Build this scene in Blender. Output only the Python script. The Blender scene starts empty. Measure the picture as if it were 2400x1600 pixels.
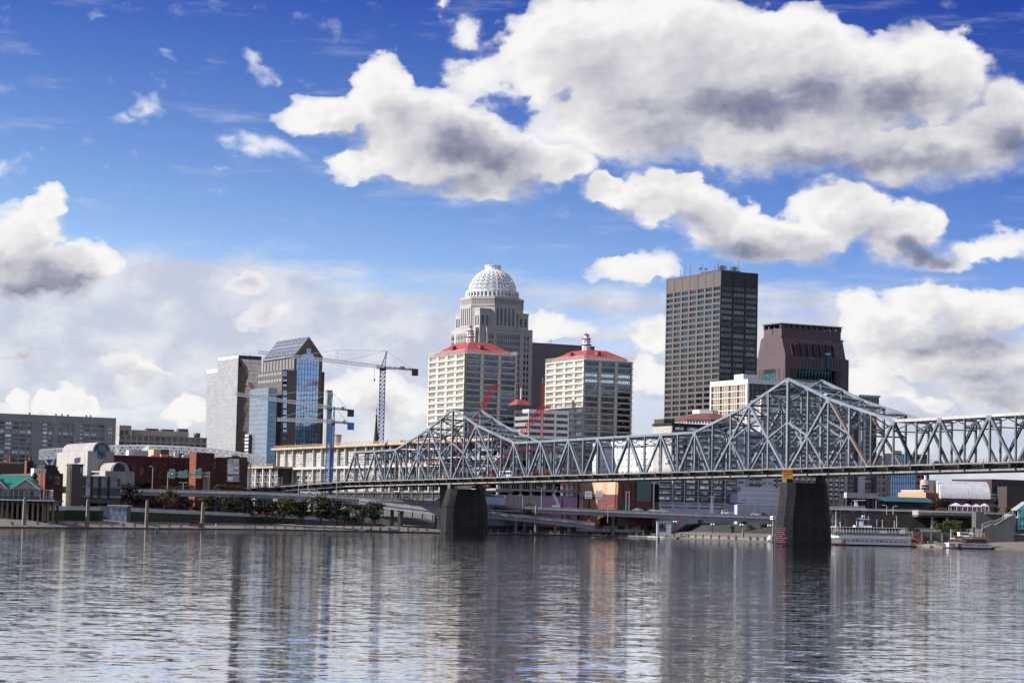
import bpy, math, random
from mathutils import Vector, Matrix
random.seed(7)
S = bpy.context.scene
COL = S.collection
rad = math.radians

# ------------------------------------------------------------------ camera
FPX, ROLL, PITCH, CAMZ = 5390.0, rad(1.3), rad(4.45), 6.2
cam = bpy.data.objects.new('camera', bpy.data.cameras.new('camera'))
COL.objects.link(cam)
cam.data.sensor_width = 36.0
cam.data.lens = FPX / 2400 * 36
cam.data.clip_start = 1.0
cam.data.clip_end = 60000
cam.matrix_world = (Matrix.Translation((0, 0, CAMZ)) @ Matrix.Rotation(math.pi / 2 + PITCH, 4, 'X')
                    @ Matrix.Rotation(ROLL, 4, 'Z'))
S.camera = cam
S.view_settings.view_transform = 'Standard'
S.view_settings.look = 'None'
S.view_settings.exposure = 0.45
S.view_settings.gamma = 1.0
S.view_settings.use_curve_mapping = False
S.cycles.use_denoising = True
S.cycles.use_adaptive_sampling = True
S.cycles.adaptive_threshold = 0.015
S.cycles.adaptive_min_samples = 12
S.cycles.max_bounces = 6
S.cycles.glossy_bounces = 3
S.cycles.diffuse_bounces = 3
S.cycles.caustics_reflective = False
S.cycles.caustics_refractive = False

_c, _s, _cp, _sp = math.cos(ROLL), math.sin(ROLL), math.cos(PITCH), math.sin(PITCH)
def ray(p):                       # sight line through a point measured on the photograph (2400 x 1600)
    x, y = p[0] - 1200.0, p[1] - 800.0
    xr, yr = x * _c + y * _s, x * _s - y * _c
    return Vector((xr, FPX * _cp - yr * _sp, FPX * _sp + yr * _cp))
def W(p, D):                      # the survey point on that sight line, D metres away
    d = ray(p); k = D / d.y
    return Vector((d.x * k, D, CAMZ + d.z * k))
def azel(p):
    d = ray(p).normalized()
    return math.degrees(math.atan2(d.x, d.y)), math.degrees(math.asin(d.z))

# ------------------------------------------------------------------ sky and sun
SUN_EL, SUN_AZ = 34.0, -98.0      # azimuth measured from +Y towards +X
SKY_STRENGTH = 0.073
world = bpy.data.worlds.new('World'); S.world = world
world.use_nodes = True
def build_sky():
    nt = world.node_tree; N = nt.nodes; L = nt.links; N.clear()
    def nd(tree, t, **k):
        n = tree.nodes.new(t)
        for a, v in k.items(): setattr(n, a, v)
        return n
    def mth(tree, op, a, b=None, c=None, clamp=False):
        n = nd(tree, 'ShaderNodeMath', operation=op, use_clamp=clamp)
        for i, v in enumerate((a, b, c)):
            if v is None: continue
            if isinstance(v, (int, float)): n.inputs[i].default_value = v
            else: tree.links.new(v, n.inputs[i])
        return n.outputs[0]
    def vm(tree, op, a, b=None, scale=None):
        n = nd(tree, 'ShaderNodeVectorMath', operation=op)
        for i, v in enumerate((a, b)):
            if v is None: continue
            if isinstance(v, tuple): n.inputs[i].default_value = v
            else: tree.links.new(v, n.inputs[i])
        if scale is not None: n.inputs['Scale'].default_value = scale
        return n.outputs[0]
    def mrange(tree, v, a, b, c=0.0, d=1.0, smooth=True):
        n = nd(tree, 'ShaderNodeMapRange'); n.interpolation_type = 'SMOOTHSTEP' if smooth else 'LINEAR'
        tree.links.new(v, n.inputs[0])
        for i, q in enumerate((a, b, c, d)): n.inputs[i + 1].default_value = q
        return n.outputs[0]
    def noise(tree, vec, scale, detail, rough=0.5, typ='FBM', dist=0.0, lac=2.0):
        n = nd(tree, 'ShaderNodeTexNoise'); n.noise_type = typ
        n.inputs['Scale'].default_value = scale; n.inputs['Detail'].default_value = detail
        n.inputs['Roughness'].default_value = rough; n.inputs['Distortion'].default_value = dist
        n.inputs['Lacunarity'].default_value = lac
        tree.links.new(vec, n.inputs['Vector'])
        return n
    def mixc(tree, f, a, b):
        n = nd(tree, 'ShaderNodeMix', data_type='RGBA')
        if isinstance(f, float): n.inputs[0].default_value = f
        else: tree.links.new(f, n.inputs[0])
        for i, v in ((6, a), (7, b)):
            if isinstance(v, tuple): n.inputs[i].default_value = v + (1,)
            else: tree.links.new(v, n.inputs[i])
        return n.outputs[2]
    # cloud masses: azimuth / elevation of each billow, its half widths, tilt and weight
    def group(name, items):
        g = bpy.data.node_groups.new(name, 'ShaderNodeTree')
        g.interface.new_socket('V', in_out='INPUT', socket_type='NodeSocketVector')
        g.interface.new_socket('D', in_out='OUTPUT', socket_type='NodeSocketFloat')
        gi, go = g.nodes.new('NodeGroupInput'), g.nodes.new('NodeGroupOutput')
        acc = None
        for (x, y, rx, ry, rot, w) in items:
            a, e = azel((x * 1.0204, y * 1.0204))
            mp = nd(g, 'ShaderNodeMapping', vector_type='TEXTURE')
            mp.inputs['Location'].default_value = (a, e, 0)
            mp.inputs['Rotation'].default_value = (0, 0, rad(rot))
            mp.inputs['Scale'].default_value = (rx / 92.0, ry / 92.0, 1)
            g.links.new(gi.outputs[0], mp.inputs[0])
            gr = nd(g, 'ShaderNodeTexGradient', gradient_type='SPHERICAL')
            g.links.new(mp.outputs[0], gr.inputs[0])
            v = mth(g, 'MULTIPLY', gr.outputs['Fac'], float(w))
            acc = v if acc is None else mth(g, 'SMOOTH_MAX', acc, v, 0.10)
        g.links.new(acc, go.inputs[0])
        return g
    cumulus = group('cumulus_masses', CUMULUS)
    veil = group('veil_masses', VEIL)
    shade = group('cloud_bellies', BELLIES)
    wisps = group('cloud_wisps', WISPS)
    tc = nd(nt, 'ShaderNodeTexCoord').outputs['Generated']
    tc = vm(nt, 'NORMALIZE', tc)
    sp = nd(nt, 'ShaderNodeSeparateXYZ'); L.new(tc, sp.inputs[0])
    az = mth(nt, 'MULTIPLY', mth(nt, 'ARCTAN2', sp.outputs[0], sp.outputs[1]), 57.2958)
    el = mth(nt, 'MULTIPLY', mth(nt, 'ARCSINE', sp.outputs[2]), 57.2958)
    cb = nd(nt, 'ShaderNodeCombineXYZ'); L.new(az, cb.inputs[0]); L.new(el, cb.inputs[1])
    P = cb.outputs[0]
    Q = vm(nt, 'SCALE', tc, scale=57.2958)          # direction in degrees, seamless all round
    Qf = vm(nt, 'MULTIPLY', Q, (1.0, 1.0, 1.45))    # flatter billows
    sunoff = (-0.72, 0.62)
    # domain warp
    wn = noise(nt, Qf, 0.55, 3.0, 0.5)
    warp = vm(nt, 'SCALE', vm(nt, 'SUBTRACT', wn.outputs['Color'], (0.5, 0.5, 0.5)), scale=1.15)
    wn2 = noise(nt, Qf, 2.2, 3.0, 0.5)
    warp2 = vm(nt, 'SCALE', vm(nt, 'SUBTRACT', wn2.outputs['Color'], (0.5, 0.5, 0.5)), scale=0.42)
    warp = vm(nt, 'ADD', warp, warp2)
    Pw = vm(nt, 'ADD', P, warp)
    # generic clouds everywhere outside the measured part of the sky
    dist = vm(nt, 'LENGTH', vm(nt, 'MULTIPLY', vm(nt, 'SUBTRACT', P, (0.0, 6.0, 0.0)), (0.075, 0.11, 0)))
    ln = [n for n in N if n.type == 'VECT_MATH' and n.operation == 'LENGTH'][-1].outputs['Value']
    outside = mrange(nt, ln, 1.05, 1.5)
    gen = noise(nt, Qf, 0.10, 2.0, 0.5).outputs['Fac']
    gen = mth(nt, 'MULTIPLY', mrange(nt, gen, 0.40, 0.70, 0.0, 0.95), outside)
    def grp(g, vec):
        n = nd(nt, 'ShaderNodeGroup'); n.node_tree = g; L.new(vec, n.inputs[0]); return n.outputs[0]
    B0 = mth(nt, 'MAXIMUM', grp(cumulus, Pw), gen)
    B1 = mth(nt, 'MAXIMUM', grp(cumulus, vm(nt, 'ADD', Pw, (sunoff[0] * 0.85, sunoff[1] * 0.85, 0))), gen)
    f0 = noise(nt, Qf, 1.05, 9.0, 0.56).outputs['Fac']
    off = vm(nt, 'ADD', Qf, (sunoff[0] * 0.22, 0, sunoff[1] * 0.22))
    f1 = noise(nt, off, 1.05, 6.0, 0.52).outputs['Fac']
    fl = noise(nt, vm(nt, 'ADD', Qf, (sunoff[0] * 0.7, 0, sunoff[1] * 0.7)), 0.9, 3.0, 0.5).outputs['Fac']
    def dens(B, f): return mth(nt, 'ADD', mth(nt, 'MULTIPLY', B, 1.95), mth(nt, 'MULTIPLY_ADD', f, 1.35, -0.98))
    def soft(B, f): return mth(nt, 'ADD', mth(nt, 'MULTIPLY', B, 1.5), mth(nt, 'MULTIPLY_ADD', f, 0.70, -0.68))
    d0, d1, d2 = dens(B0, f0), dens(B0, f1), soft(B1, fl)
    wid = mrange(nt, mth(nt, 'SUBTRACT', B1, B0), -0.05, 0.35, 0.22, 1.15)
    a0 = mth(nt, 'DIVIDE', mth(nt, 'ADD', d0, 0.03), wid, clamp=True)
    asm = mrange(nt, a0, 0.0, 1.0)
    gate = mrange(nt, B0, 0.0, 0.16)
    alpha = mth(nt, 'MULTIPLY', mth(nt, 'MULTIPLY', asm, gate), mrange(nt, B0, 0.10, 0.42, 0.40, 1.0))
    wd = mth(nt, 'ADD', mth(nt, 'MULTIPLY', grp(wisps, Pw), 1.5), mth(nt, 'MULTIPLY_ADD', f0, 1.9, -1.25))
    wa = mth(nt, 'MULTIPLY', mrange(nt, wd, 0.0, 0.95, 0.0, 0.80), mrange(nt, grp(wisps, Pw), 0.0, 0.2))
    # light reaching the billow: little cloud towards the sun is bright, much is grey
    fine = mth(nt, 'SUBTRACT', d0, d1)
    t = mth(nt, 'MULTIPLY_ADD', mrange(nt, d2, 0.0, 1.25, 0.0, 1.0, False), -0.52, 1.02)
    shd = mth(nt, 'MULTIPLY', grp(shade, Pw), mth(nt, 'MULTIPLY_ADD', fl, 0.28, 0.90))
    shd = mth(nt, 'MAXIMUM', mrange(nt, shd, 0.0, 1.0), mth(nt, 'MULTIPLY', outside, mrange(nt, d2, 0.3, 1.1, 0.0, 0.6)))
    t = mth(nt, 'MULTIPLY_ADD', shd, -0.56, t)
    t = mth(nt, 'ADD', t, mth(nt, 'MULTIPLY', fine, 0.40))
    core = mrange(nt, d0, 0.1, 1.0, 0.08, -0.06)
    t = mth(nt, 'ADD', t, core, clamp=True)
    cr = nd(nt, 'ShaderNodeValToRGB'); L.new(t, cr.inputs[0])
    e = cr.color_ramp.elements
    cols = [(0.0, (0.215, 0.235, 0.345)), (0.25, (0.36, 0.375, 0.475)), (0.5, (0.60, 0.60, 0.67)), (0.75, (0.80, 0.795, 0.82)), (1.0, (1.04, 1.02, 1.01))]
    e[0].position, e[1].position = 0.0, 1.0
    for pos, c in cols[1:-1]: e.new(pos)
    for el_, (pos, c) in zip(sorted(e, key=lambda q: q.position), cols):
        el_.position = pos; el_.color = c + (1,)
    cloud = vm(nt, 'SCALE', cr.outputs[0], scale=9.2 )
    # clear sky
    sky = nd(nt, 'ShaderNodeTexSky', sky_type='NISHITA')
    sky.sun_disc = False
    sky.sun_elevation = rad(SUN_EL); sky.sun_rotation = rad(SUN_AZ)
    sky.altitude = 0; sky.air_density = 1.0; sky.dust_density = 0.2; sky.ozone_density = 2.0
    sv = vm(nt, 'NORMALIZE', vm(nt, 'MULTIPLY', tc, (1, 1, 2.3)))
    L.new(sv, sky.inputs[0])
    hs = nd(nt, 'ShaderNodeHueSaturation'); hs.inputs['Saturation'].default_value = 1.3
    hs.inputs['Value'].default_value = 1.0; hs.inputs['Hue'].default_value = 0.507
    L.new(sky.outputs[0], hs.inputs['Color'])
    grad = mixc(nt, mrange(nt, el, 4.0, 13.5, 0.0, 1.0, False), (4.5, 3.1, 2.2), (0.85, 0.80, 1.42))
    sd = [mrange(nt, mth(nt, 'MULTIPLY_ADD', sp.outputs[0], k, c), 0.45, 1.15, 0.45, 1.15, False) for k, c in ((-1.25, 0.77), (-1.05, 0.81), (-0.45, 0.93))]
    sc = nd(nt, 'ShaderNodeCombineXYZ')      # clearer, deeper blue away from the sun
    for i in range(3): L.new(sd[i], sc.inputs[i])
    side = sc.outputs[0]
    base = vm(nt, 'MULTIPLY', vm(nt, 'MULTIPLY', hs.outputs[0], grad), side)
    # low veil of stratus, streaky
    Qs = vm(nt, 'MULTIPLY', Q, (0.45, 0.45, 2.6))
    vs = noise(nt, Qs, 0.8, 7.0, 0.58).outputs['Fac']
    V = mth(nt, 'ADD', mth(nt, 'MULTIPLY', grp(veil, vm(nt, 'ADD', P, vm(nt, 'SCALE', warp, scale=0.5))), 1.9), mth(nt, 'MULTIPLY_ADD', vs, 1.5, -0.9))
    low = mrange(nt, el, 1.2, 6.2, 1.0, 0.0)
    lowgen = mth(nt, 'MULTIPLY', low, mth(nt, 'MULTIPLY_ADD', vs, 0.5, 0.72))
    va = mth(nt, 'MAXIMUM', mrange(nt, V, 0.0, 0.75, 0.0, 0.93), lowgen, clamp=True)
    vcol = mixc(nt, mrange(nt, noise(nt, Qf, 0.75, 6.0, 0.55).outputs['Fac'], 0.36, 0.68), (5.6, 6.0, 7.2), (7.7, 7.85, 8.3))
    col = mixc(nt, va, base, vcol)
    col = mixc(nt, wa, col, (9.3, 9.4, 9.8))
    col = mixc(nt, alpha, col, cloud)
    bg = nd(nt, 'ShaderNodeBackground'); bg.inputs['Strength'].default_value = SKY_STRENGTH
    L.new(col, bg.inputs['Color'])
    out = nd(nt, 'ShaderNodeOutputWorld'); L.new(bg.outputs[0], out.inputs[0])
CUMULUS = [  # x, y, rx, ry, rot, weight (2352-wide survey sheet)
    (1330,120,250,175,0,1.05),(1560,120,300,190,0,1.1),(1790,150,270,170,0,1.05),(2000,210,230,170,0,1.0),(2150,190,190,165,0,1.05),
    (2270,300,170,170,0,.95),(1480,270,330,150,0,1.05),(1790,320,430,130,0,1.0),(2110,350,330,110,0,.95),(1250,170,130,130,0,.7),
    (1420,180,260,150,0,.9),(1660,210,300,160,0,.9),(1900,270,300,150,0,.9),(920,310,170,110,0,.9),(1080,330,170,110,0,.85),
    (1110,180,150,95,20,.45),(1075,75,75,60,30,.45),(1000,15,60,30,-30,.4),(1260,300,190,120,0,.38),
    (880,225,125,120,0,1.05),(770,270,170,70,0,.95),(970,290,170,130,0,1.05),(1010,370,260,105,0,1.0),(850,380,150,65,0,.8),
    (1160,370,190,110,0,.9),(1290,385,140,80,0,.7),(1090,425,200,70,0,.85),
    (1395,430,95,45,0,.85),(1530,450,170,85,0,1.0),(1660,515,190,85,-12,1.0),(1790,560,250,75,0,.95),(1940,490,160,115,0,1.05),
    (2060,535,160,105,0,1.0),(2130,590,140,45,-8,.8),(2270,570,160,60,0,.6),
    (60,540,150,95,0,1.0),(105,470,65,65,0,.85),(140,605,180,75,0,1.0),(20,620,200,70,0,1.0),
    
    (2130,690,135,75,0,.9),(2260,720,180,85,0,.95),(2030,740,150,80,0,.75),(2240,840,240,90,0,.85),(1970,700,90,60,0,.6),(2080,840,180,60,0,.7),
    (1470,615,150,60,0,.72),(1500,775,75,55,0,.75),(1505,860,95,80,0,.55),
    (40,915,38,40,0,.8),(105,935,42,38,0,.85),(168,935,60,44,0,.9),(300,880,60,25,0,.5),(440,950,80,45,0,.7),(340,845,150,45,0,.55),
    (840,900,130,65,0,.8),(920,930,150,70,0,.75),(1250,750,190,45,0,.5),(560,650,75,40,15,.5),(600,725,110,40,20,.5),(60,815,70,25,0,.4),
    (2220,800,380,120,0,.72),(2300,905,220,60,0,.7),(2050,905,160,50,0,.55),
    (2140,940,90,45,0,.55),(1980,870,120,60,0,.5),
]
WISPS = [
    (335,250,62,62,25,.85),(290,280,75,22,4,.6),(597,150,30,95,22,.6),(625,195,24,60,10,.45),(375,125,60,24,-12,.5),(240,45,70,20,-8,.4),(495,10,80,24,-18,.5),(610,335,160,46,-24,.85),(540,310,80,42,-10,.65),(690,370,70,30,-15,.6),
    (1075,75,95,75,30,.7),(1000,15,80,40,-30,.65),(1110,180,170,110,20,.75),(10,390,40,50,0,.5),(480,150,70,20,-15,.35),(1320,495,80,24,0,.4),(2270,570,190,70,0,.8),(640,260,40,16,0,.4),(500,380,60,18,-15,.35),
]
BELLIES = [
    (1750,245,430,85,0,1.0),(2050,220,190,80,0,.9),(1500,290,220,70,0,.45),(2020,375,520,60,0,.75),(2310,330,140,130,0,.8),(1280,250,130,110,0,.35),(1180,160,90,70,0,.3),
    (1110,345,190,90,-15,1.0),(1010,435,240,50,0,.65),(1220,410,170,60,0,.5),(1740,580,240,62,0,.85),(1640,530,130,45,-15,.5),(2130,580,120,45,-10,1.1),(2010,590,160,36,0,.6),
    (110,645,200,62,-5,1.1),(0,610,130,45,0,.8),(2190,790,300,60,0,.9),(2300,930,220,50,0,.7),(2250,870,260,70,0,.7),(2030,800,130,45,0,.6),(340,865,170,48,0,.75),(560,650,90,50,0,.6),(600,730,130,55,0,.6),(60,815,90,36,0,.9),(880,960,140,46,0,.5),(620,335,150,40,-22,.25),
]
VEIL = [(420,720,900,190,0,.95),(200,800,900,260,0,.9),(900,820,700,260,0,.75),(1300,860,700,180,0,.6),(1900,820,900,230,0,.7),(2200,950,700,200,0,.8),(1500,700,500,70,0,.4),(1100,640,300,60,0,.4)]
build_sky()
_sd = Vector((math.sin(rad(SUN_AZ)) * math.cos(rad(SUN_EL)), math.cos(rad(SUN_AZ)) * math.cos(rad(SUN_EL)), math.sin(rad(SUN_EL))))
sun = bpy.data.objects.new('sun', bpy.data.lights.new('sun', 'SUN'))
COL.objects.link(sun)
sun.data.energy = 5.0; sun.data.angle = rad(0.53); sun.data.color = (1.0, 0.95, 0.885)
sun.rotation_euler = _sd.to_track_quat('Z', 'Y').to_euler()

# ------------------------------------------------------------------ materials
MATS = {}
def mat(name, col, rough=0.75, metal=0.0, var=0.12, scale=0.12, streak=0.0, spec=0.35, fine=0.0, tint=None, bump=0.0, objvar=0.0):
    if name in MATS: return MATS[name]
    m = bpy.data.materials.new(name); MATS[name] = m
    m.use_nodes = True
    nt = m.node_tree; L = nt.links
    b = nt.nodes['Principled BSDF']
    b.inputs['Roughness'].default_value = rough
    b.inputs['Metallic'].default_value = metal
    b.inputs['Specular IOR Level'].default_value = spec
    g = nt.nodes.new('ShaderNodeNewGeometry')
    def noise(vec, sc, det=4):
        n = nt.nodes.new('ShaderNodeTexNoise'); n.inputs['Scale'].default_value = sc; n.inputs['Detail'].default_value = det
        L.new(vec, n.inputs['Vector']); return n.outputs['Fac']
    def mul(a, bb):
        n = nt.nodes.new('ShaderNodeMath'); n.operation = 'MULTIPLY'
        for i, v in enumerate((a, bb)):
            if isinstance(v, float): n.inputs[i].default_value = v
            else: L.new(v, n.inputs[i])
        return n.outputs[0]
    def mr(v, lo, hi, a=0.3, c=0.7):
        n = nt.nodes.new('ShaderNodeMapRange'); L.new(v, n.inputs[0])
        for i, q in enumerate((a, c, lo, hi)): n.inputs[i + 1].default_value = q
        return n.outputs[0]
    f = mr(noise(g.outputs['Position'], scale), 1 - var, 1 + var)
    if fine: f = mul(f, mr(noise(g.outputs['Position'], 1.7, 5), 1 - fine, 1 + fine))
    if streak:
        vmn = nt.nodes.new('ShaderNodeVectorMath'); vmn.operation = 'MULTIPLY'
        vmn.inputs[1].default_value = (1.1, 1.1, 0.07); L.new(g.outputs['Position'], vmn.inputs[0])
        f = mul(f, mr(noise(vmn.outputs[0], 1.0, 5), 1 - streak, 1.0, 0.35, 0.6))
    if objvar:
        oi = nt.nodes.new('ShaderNodeObjectInfo')
        f = mul(f, mr(oi.outputs['Random'], 1 - objvar, 1 + objvar, 0, 1))
    vs = nt.nodes.new('ShaderNodeVectorMath'); vs.operation = 'SCALE'
    vs.inputs[0].default_value = col; L.new(f, vs.inputs['Scale'])
    out = vs.outputs[0]
    if tint:
        mx = nt.nodes.new('ShaderNodeMix'); mx.data_type = 'RGBA'
        L.new(mr(noise(g.outputs['Position'], scale * 0.6, 5), 0, 1, 0.42, 0.62), mx.inputs[0])
        L.new(out, mx.inputs[6]); mx.inputs[7].default_value = tuple(tint) + (1,)
        out = mx.outputs[2]
    L.new(out, b.inputs['Base Color'])
    if bump:
        bp = nt.nodes.new('ShaderNodeBump'); bp.inputs['Strength'].default_value = bump; bp.inputs['Distance'].default_value = 0.3
        L.new(noise(g.outputs['Position'], 1.3, 4), bp.inputs['Height']); L.new(bp.outputs[0], b.inputs['Normal'])
    return m
def glass(name, col, rough=0.07, wave=0.02, wscale=0.25, objvar=0.5, metal=1.0, lit=0.0):
    """mirror-like window glazing: tinted reflection, slightly warped panes"""
    if name in MATS: return MATS[name]
    m = mat(name, col, rough, metal, 0.06, 0.3, objvar=objvar)
    nt = m.node_tree; L = nt.links; b = nt.nodes['Principled BSDF']
    if wave:
        g = nt.nodes.new('ShaderNodeNewGeometry')
        n = nt.nodes.new('ShaderNodeTexNoise'); n.inputs['Scale'].default_value = wscale; n.inputs['Detail'].default_value = 2
        L.new(g.outputs['Position'], n.inputs['Vector'])
        bp = nt.nodes.new('ShaderNodeBump'); bp.inputs['Strength'].default_value = 1.0; bp.inputs['Distance'].default_value = wave / wscale
        L.new(n.outputs['Fac'], bp.inputs['Height']); L.new(bp.outputs[0], b.inputs['Normal'])
    return m
M = dict(
    cream=mat('cream_concrete', (.62, .60, .545), .8, var=.07, streak=.16),
    cream_trim=mat('cream_trim', (.70, .675, .62), .8, var=.06),
    ledge=mat('tan_ledge', (.47, .40, .28), .8),
    white=mat('white_paint', (.78, .79, .80), .6, var=.05, streak=.06),
    pale=mat('pale_concrete', (.52, .51, .49), .85, var=.1, streak=.2),
    grey=mat('grey_concrete', (.33, .33, .335), .85, var=.1, streak=.2, fine=.06),
    dgrey=mat('dark_concrete', (.12, .12, .125), .85, var=.14, streak=.2),
    aegon=mat('pale_granite', (.44, .42, .405), .7, var=.05, streak=.08),
    aegon_band=mat('grey_granite_band', (.30, .28, .28), .7),
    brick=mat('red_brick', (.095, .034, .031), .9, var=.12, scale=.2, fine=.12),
    brick_l=mat('orange_brick', (.19, .066, .042), .9, var=.12, scale=.2, fine=.1),  # real orange brick, and red brick walls with sunlight put into the colour
    brown=mat('brown_granite', (.128, .106, .097), .45, var=.07, spec=.5),
    brown_d=mat('dark_brown_metal', (.075, .06, .055), .5, var=.1),
    slabw=mat('taupe_precast', (.19, .17, .172), .7, var=.07, streak=.1),
    pink=mat('rose_granite', (.118, .088, .098), .55, var=.07, streak=.08),
    pink_d=mat('rose_granite_dark', (.068, .05, .056), .6),
    copper=mat('green_copper', (.22, .32, .27), .6, var=.15),
    teal=mat('teal_roof', (.012, .17, .14), .55, var=.1, streak=.12),
    tealb=mat('teal_metal', (.02, .11, .135), .5, var=.08),
    red=mat('red_metal_roof', (.36, .062, .072), .6, var=.12, scale=.3, streak=.3, fine=.12),
    redp=mat('red_paint', (.58, .06, .06), .5),
    redbrown=mat('maroon_roof', (.16, .06, .05), .7, var=.12),
    orange=mat('orange_netting', (.72, .16, .06), .8, var=.25, scale=.5),
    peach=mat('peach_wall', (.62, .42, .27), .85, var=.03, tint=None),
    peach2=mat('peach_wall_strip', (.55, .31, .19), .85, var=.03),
    wood=mat('formwork_wood', (.48, .37, .25), .8, var=.25, scale=.6, fine=.2),
    steel=mat('bridge_steel', (.20, .24, .285), .55, .0, var=.16, scale=.25, streak=.22, fine=.08, tint=None, spec=.4, objvar=.10),
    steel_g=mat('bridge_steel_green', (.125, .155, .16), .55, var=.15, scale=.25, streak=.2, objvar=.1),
    steel_d=mat('dark_steel', (.055, .06, .065), .6, var=.2),
    rust=mat('rusty_steel', (.21, .16, .145), .7, var=.2, streak=.3),
    deckc=mat('bridge_deck_concrete', (.27, .26, .25), .85, var=.16, streak=.35, scale=.3),
    asphalt=mat('asphalt', (.055, .055, .058), .9),
    pierstone=mat('pier_stone', (.036, .038, .043), .85, var=.28, scale=.18, fine=.25, streak=.35, objvar=.12, bump=.3),
    hwy=mat('highway_concrete', (.34, .35, .37), .85, var=.1, scale=.05, streak=.22),
    hwy_d=mat('highway_girder', (.17, .175, .185), .8, var=.1, streak=.2),
    beige=mat('beige_stone', (.40, .36, .32), .85, var=.08, streak=.12),
    bronze=mat('shaded_bronze', (.035, .040, .045), .45, var=.1),  # bronze front of the brown tower, with that face's shade put into the colour
    tan=mat('tan_fin', (.47, .40, .31), .8, var=.1),
    wharf=mat('wharf_paving', (.15, .13, .12), .9, var=.12, scale=.1, fine=.1),  # paving darkened: cloud shadow over the riverbank is put into its colour
    kerb=mat('shore_wall_stone', (.10, .10, .10), .9, var=.25, scale=.4),
    post=mat('limestone_post', (.24, .215, .18), .9, var=.15, scale=.5, streak=.2),
    soil=mat('city_ground', (.035, .036, .034), .95, var=.25, scale=.03),
    lawn=mat('lawn_grass', (.035, .06, .022), .95, var=.3, scale=.3, fine=.2),
    black=mat('black_metal', (.02, .02, .022), .5),
    bluep=mat('crane_blue', (.03, .10, .36), .5),
    bluel=mat('crane_light_blue', (.10, .27, .46), .5),
    craneg=mat('crane_galvanised', (.62, .63, .64), .5, var=.08),
    craned=mat('crane_grey', (.20, .21, .22), .5),
    silver=mat('silver_roof', (.82, .82, .83), .32, .55, var=.10, scale=.3, streak=.10),
    vault=mat('zinc_vault', (.36, .34, .33), .55, .0, var=.1, streak=.15),
    barrelw=mat('cream_panel', (.44, .42, .385), .8, var=.05, streak=.1),
    hvac=mat('galvanised_hvac', (.50, .52, .55), .5, var=.1),
    purple=mat('purple_sheathing', (.42, .25, .50), .9, var=.12, scale=.7),
    lblue=mat('pale_blue_sheeting', (.40, .52, .68), .8),
    condo=mat('lavender_white_wall', (.50, .53, .62), .8, var=.06),
    hotel=mat('hotel_concrete', (.58, .56, .54), .85, var=.08, streak=.15),
    yellow=mat('orange_sign', (.85, .40, .03), .6),
    maroon=mat('maroon_sign', (.22, .015, .05), .6),
    sgreen=mat('sign_green', (.005, .22, .14), .5),
    syellow=mat('sign_yellow', (.80, .45, .02), .5),
    lamp=mat('lamp_pole', (.60, .60, .60), .5),
    trunk=mat('bark', (.09, .07, .055), .9),
    hull=mat('boat_hull', (.05, .04, .04), .7),
    boatw=mat('boat_white', (.86, .86, .87), .6, var=.03),
    boatred=mat('paddle_red', (.45, .04, .03), .6),
    wicker=mat('boat_tan_rail', (.55, .30, .14), .7),
    spirem=mat('spire_slate', (.045, .03, .028), .7),
    tyre=mat('tyre', (.02, .02, .02), .9),
    curtain=mat('curtain', (.34, .36, .40), .9, objvar=.4),
    mural_w=mat('mural_sky', (.45, .62, .72), .7), mural_b=mat('mural_teal', (.03, .14, .17), .7),
    net=mat('scaffold_tube', (.60, .585, .56), .6, var=.2),
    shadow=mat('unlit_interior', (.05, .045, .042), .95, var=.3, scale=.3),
)
M.update(
    win=glass('dark_window', (.075, .09, .105), .06, .03),
    winb=glass('blue_window', (.085, .12, .17), .05, .02),
    winl=glass('pale_window', (.34, .40, .44), .12, .03, objvar=.6),
    win_bright=glass('bright_window', (.72, .88, .93), .05, .02, objvar=.15),
    bluewall=glass('blue_curtain_wall', (.25, .42, .72), .04, .006, .06, objvar=.06),
    palewall=glass('silver_curtain_wall', (.60, .605, .60), .16, .010, .10, objvar=.06, metal=.45),  # sun glare on left faces put into a paler, half-diffuse glass
    darkwall=glass('smoke_curtain_wall', (.50, .48, .48), .06, .022, .14, objvar=.08),
    lowglass=glass('pale_blue_curtain_wall', (.54, .67, .78), .07, .010, .06, objvar=.06, metal=.75),  # paler than the front glass: bright sky reflection put into the tint
    tealg=glass('teal_glass', (.07, .30, .32), .06, .03),
    blackg=glass('black_glass', (.055, .075, .09), .06, .02, objvar=.35),
    skyl=glass('skylight_glass', (.42, .45, .47), .16, .01, metal=.6),
    carg=glass('car_glass', (.05, .06, .07), .05, 0),
)

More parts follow.
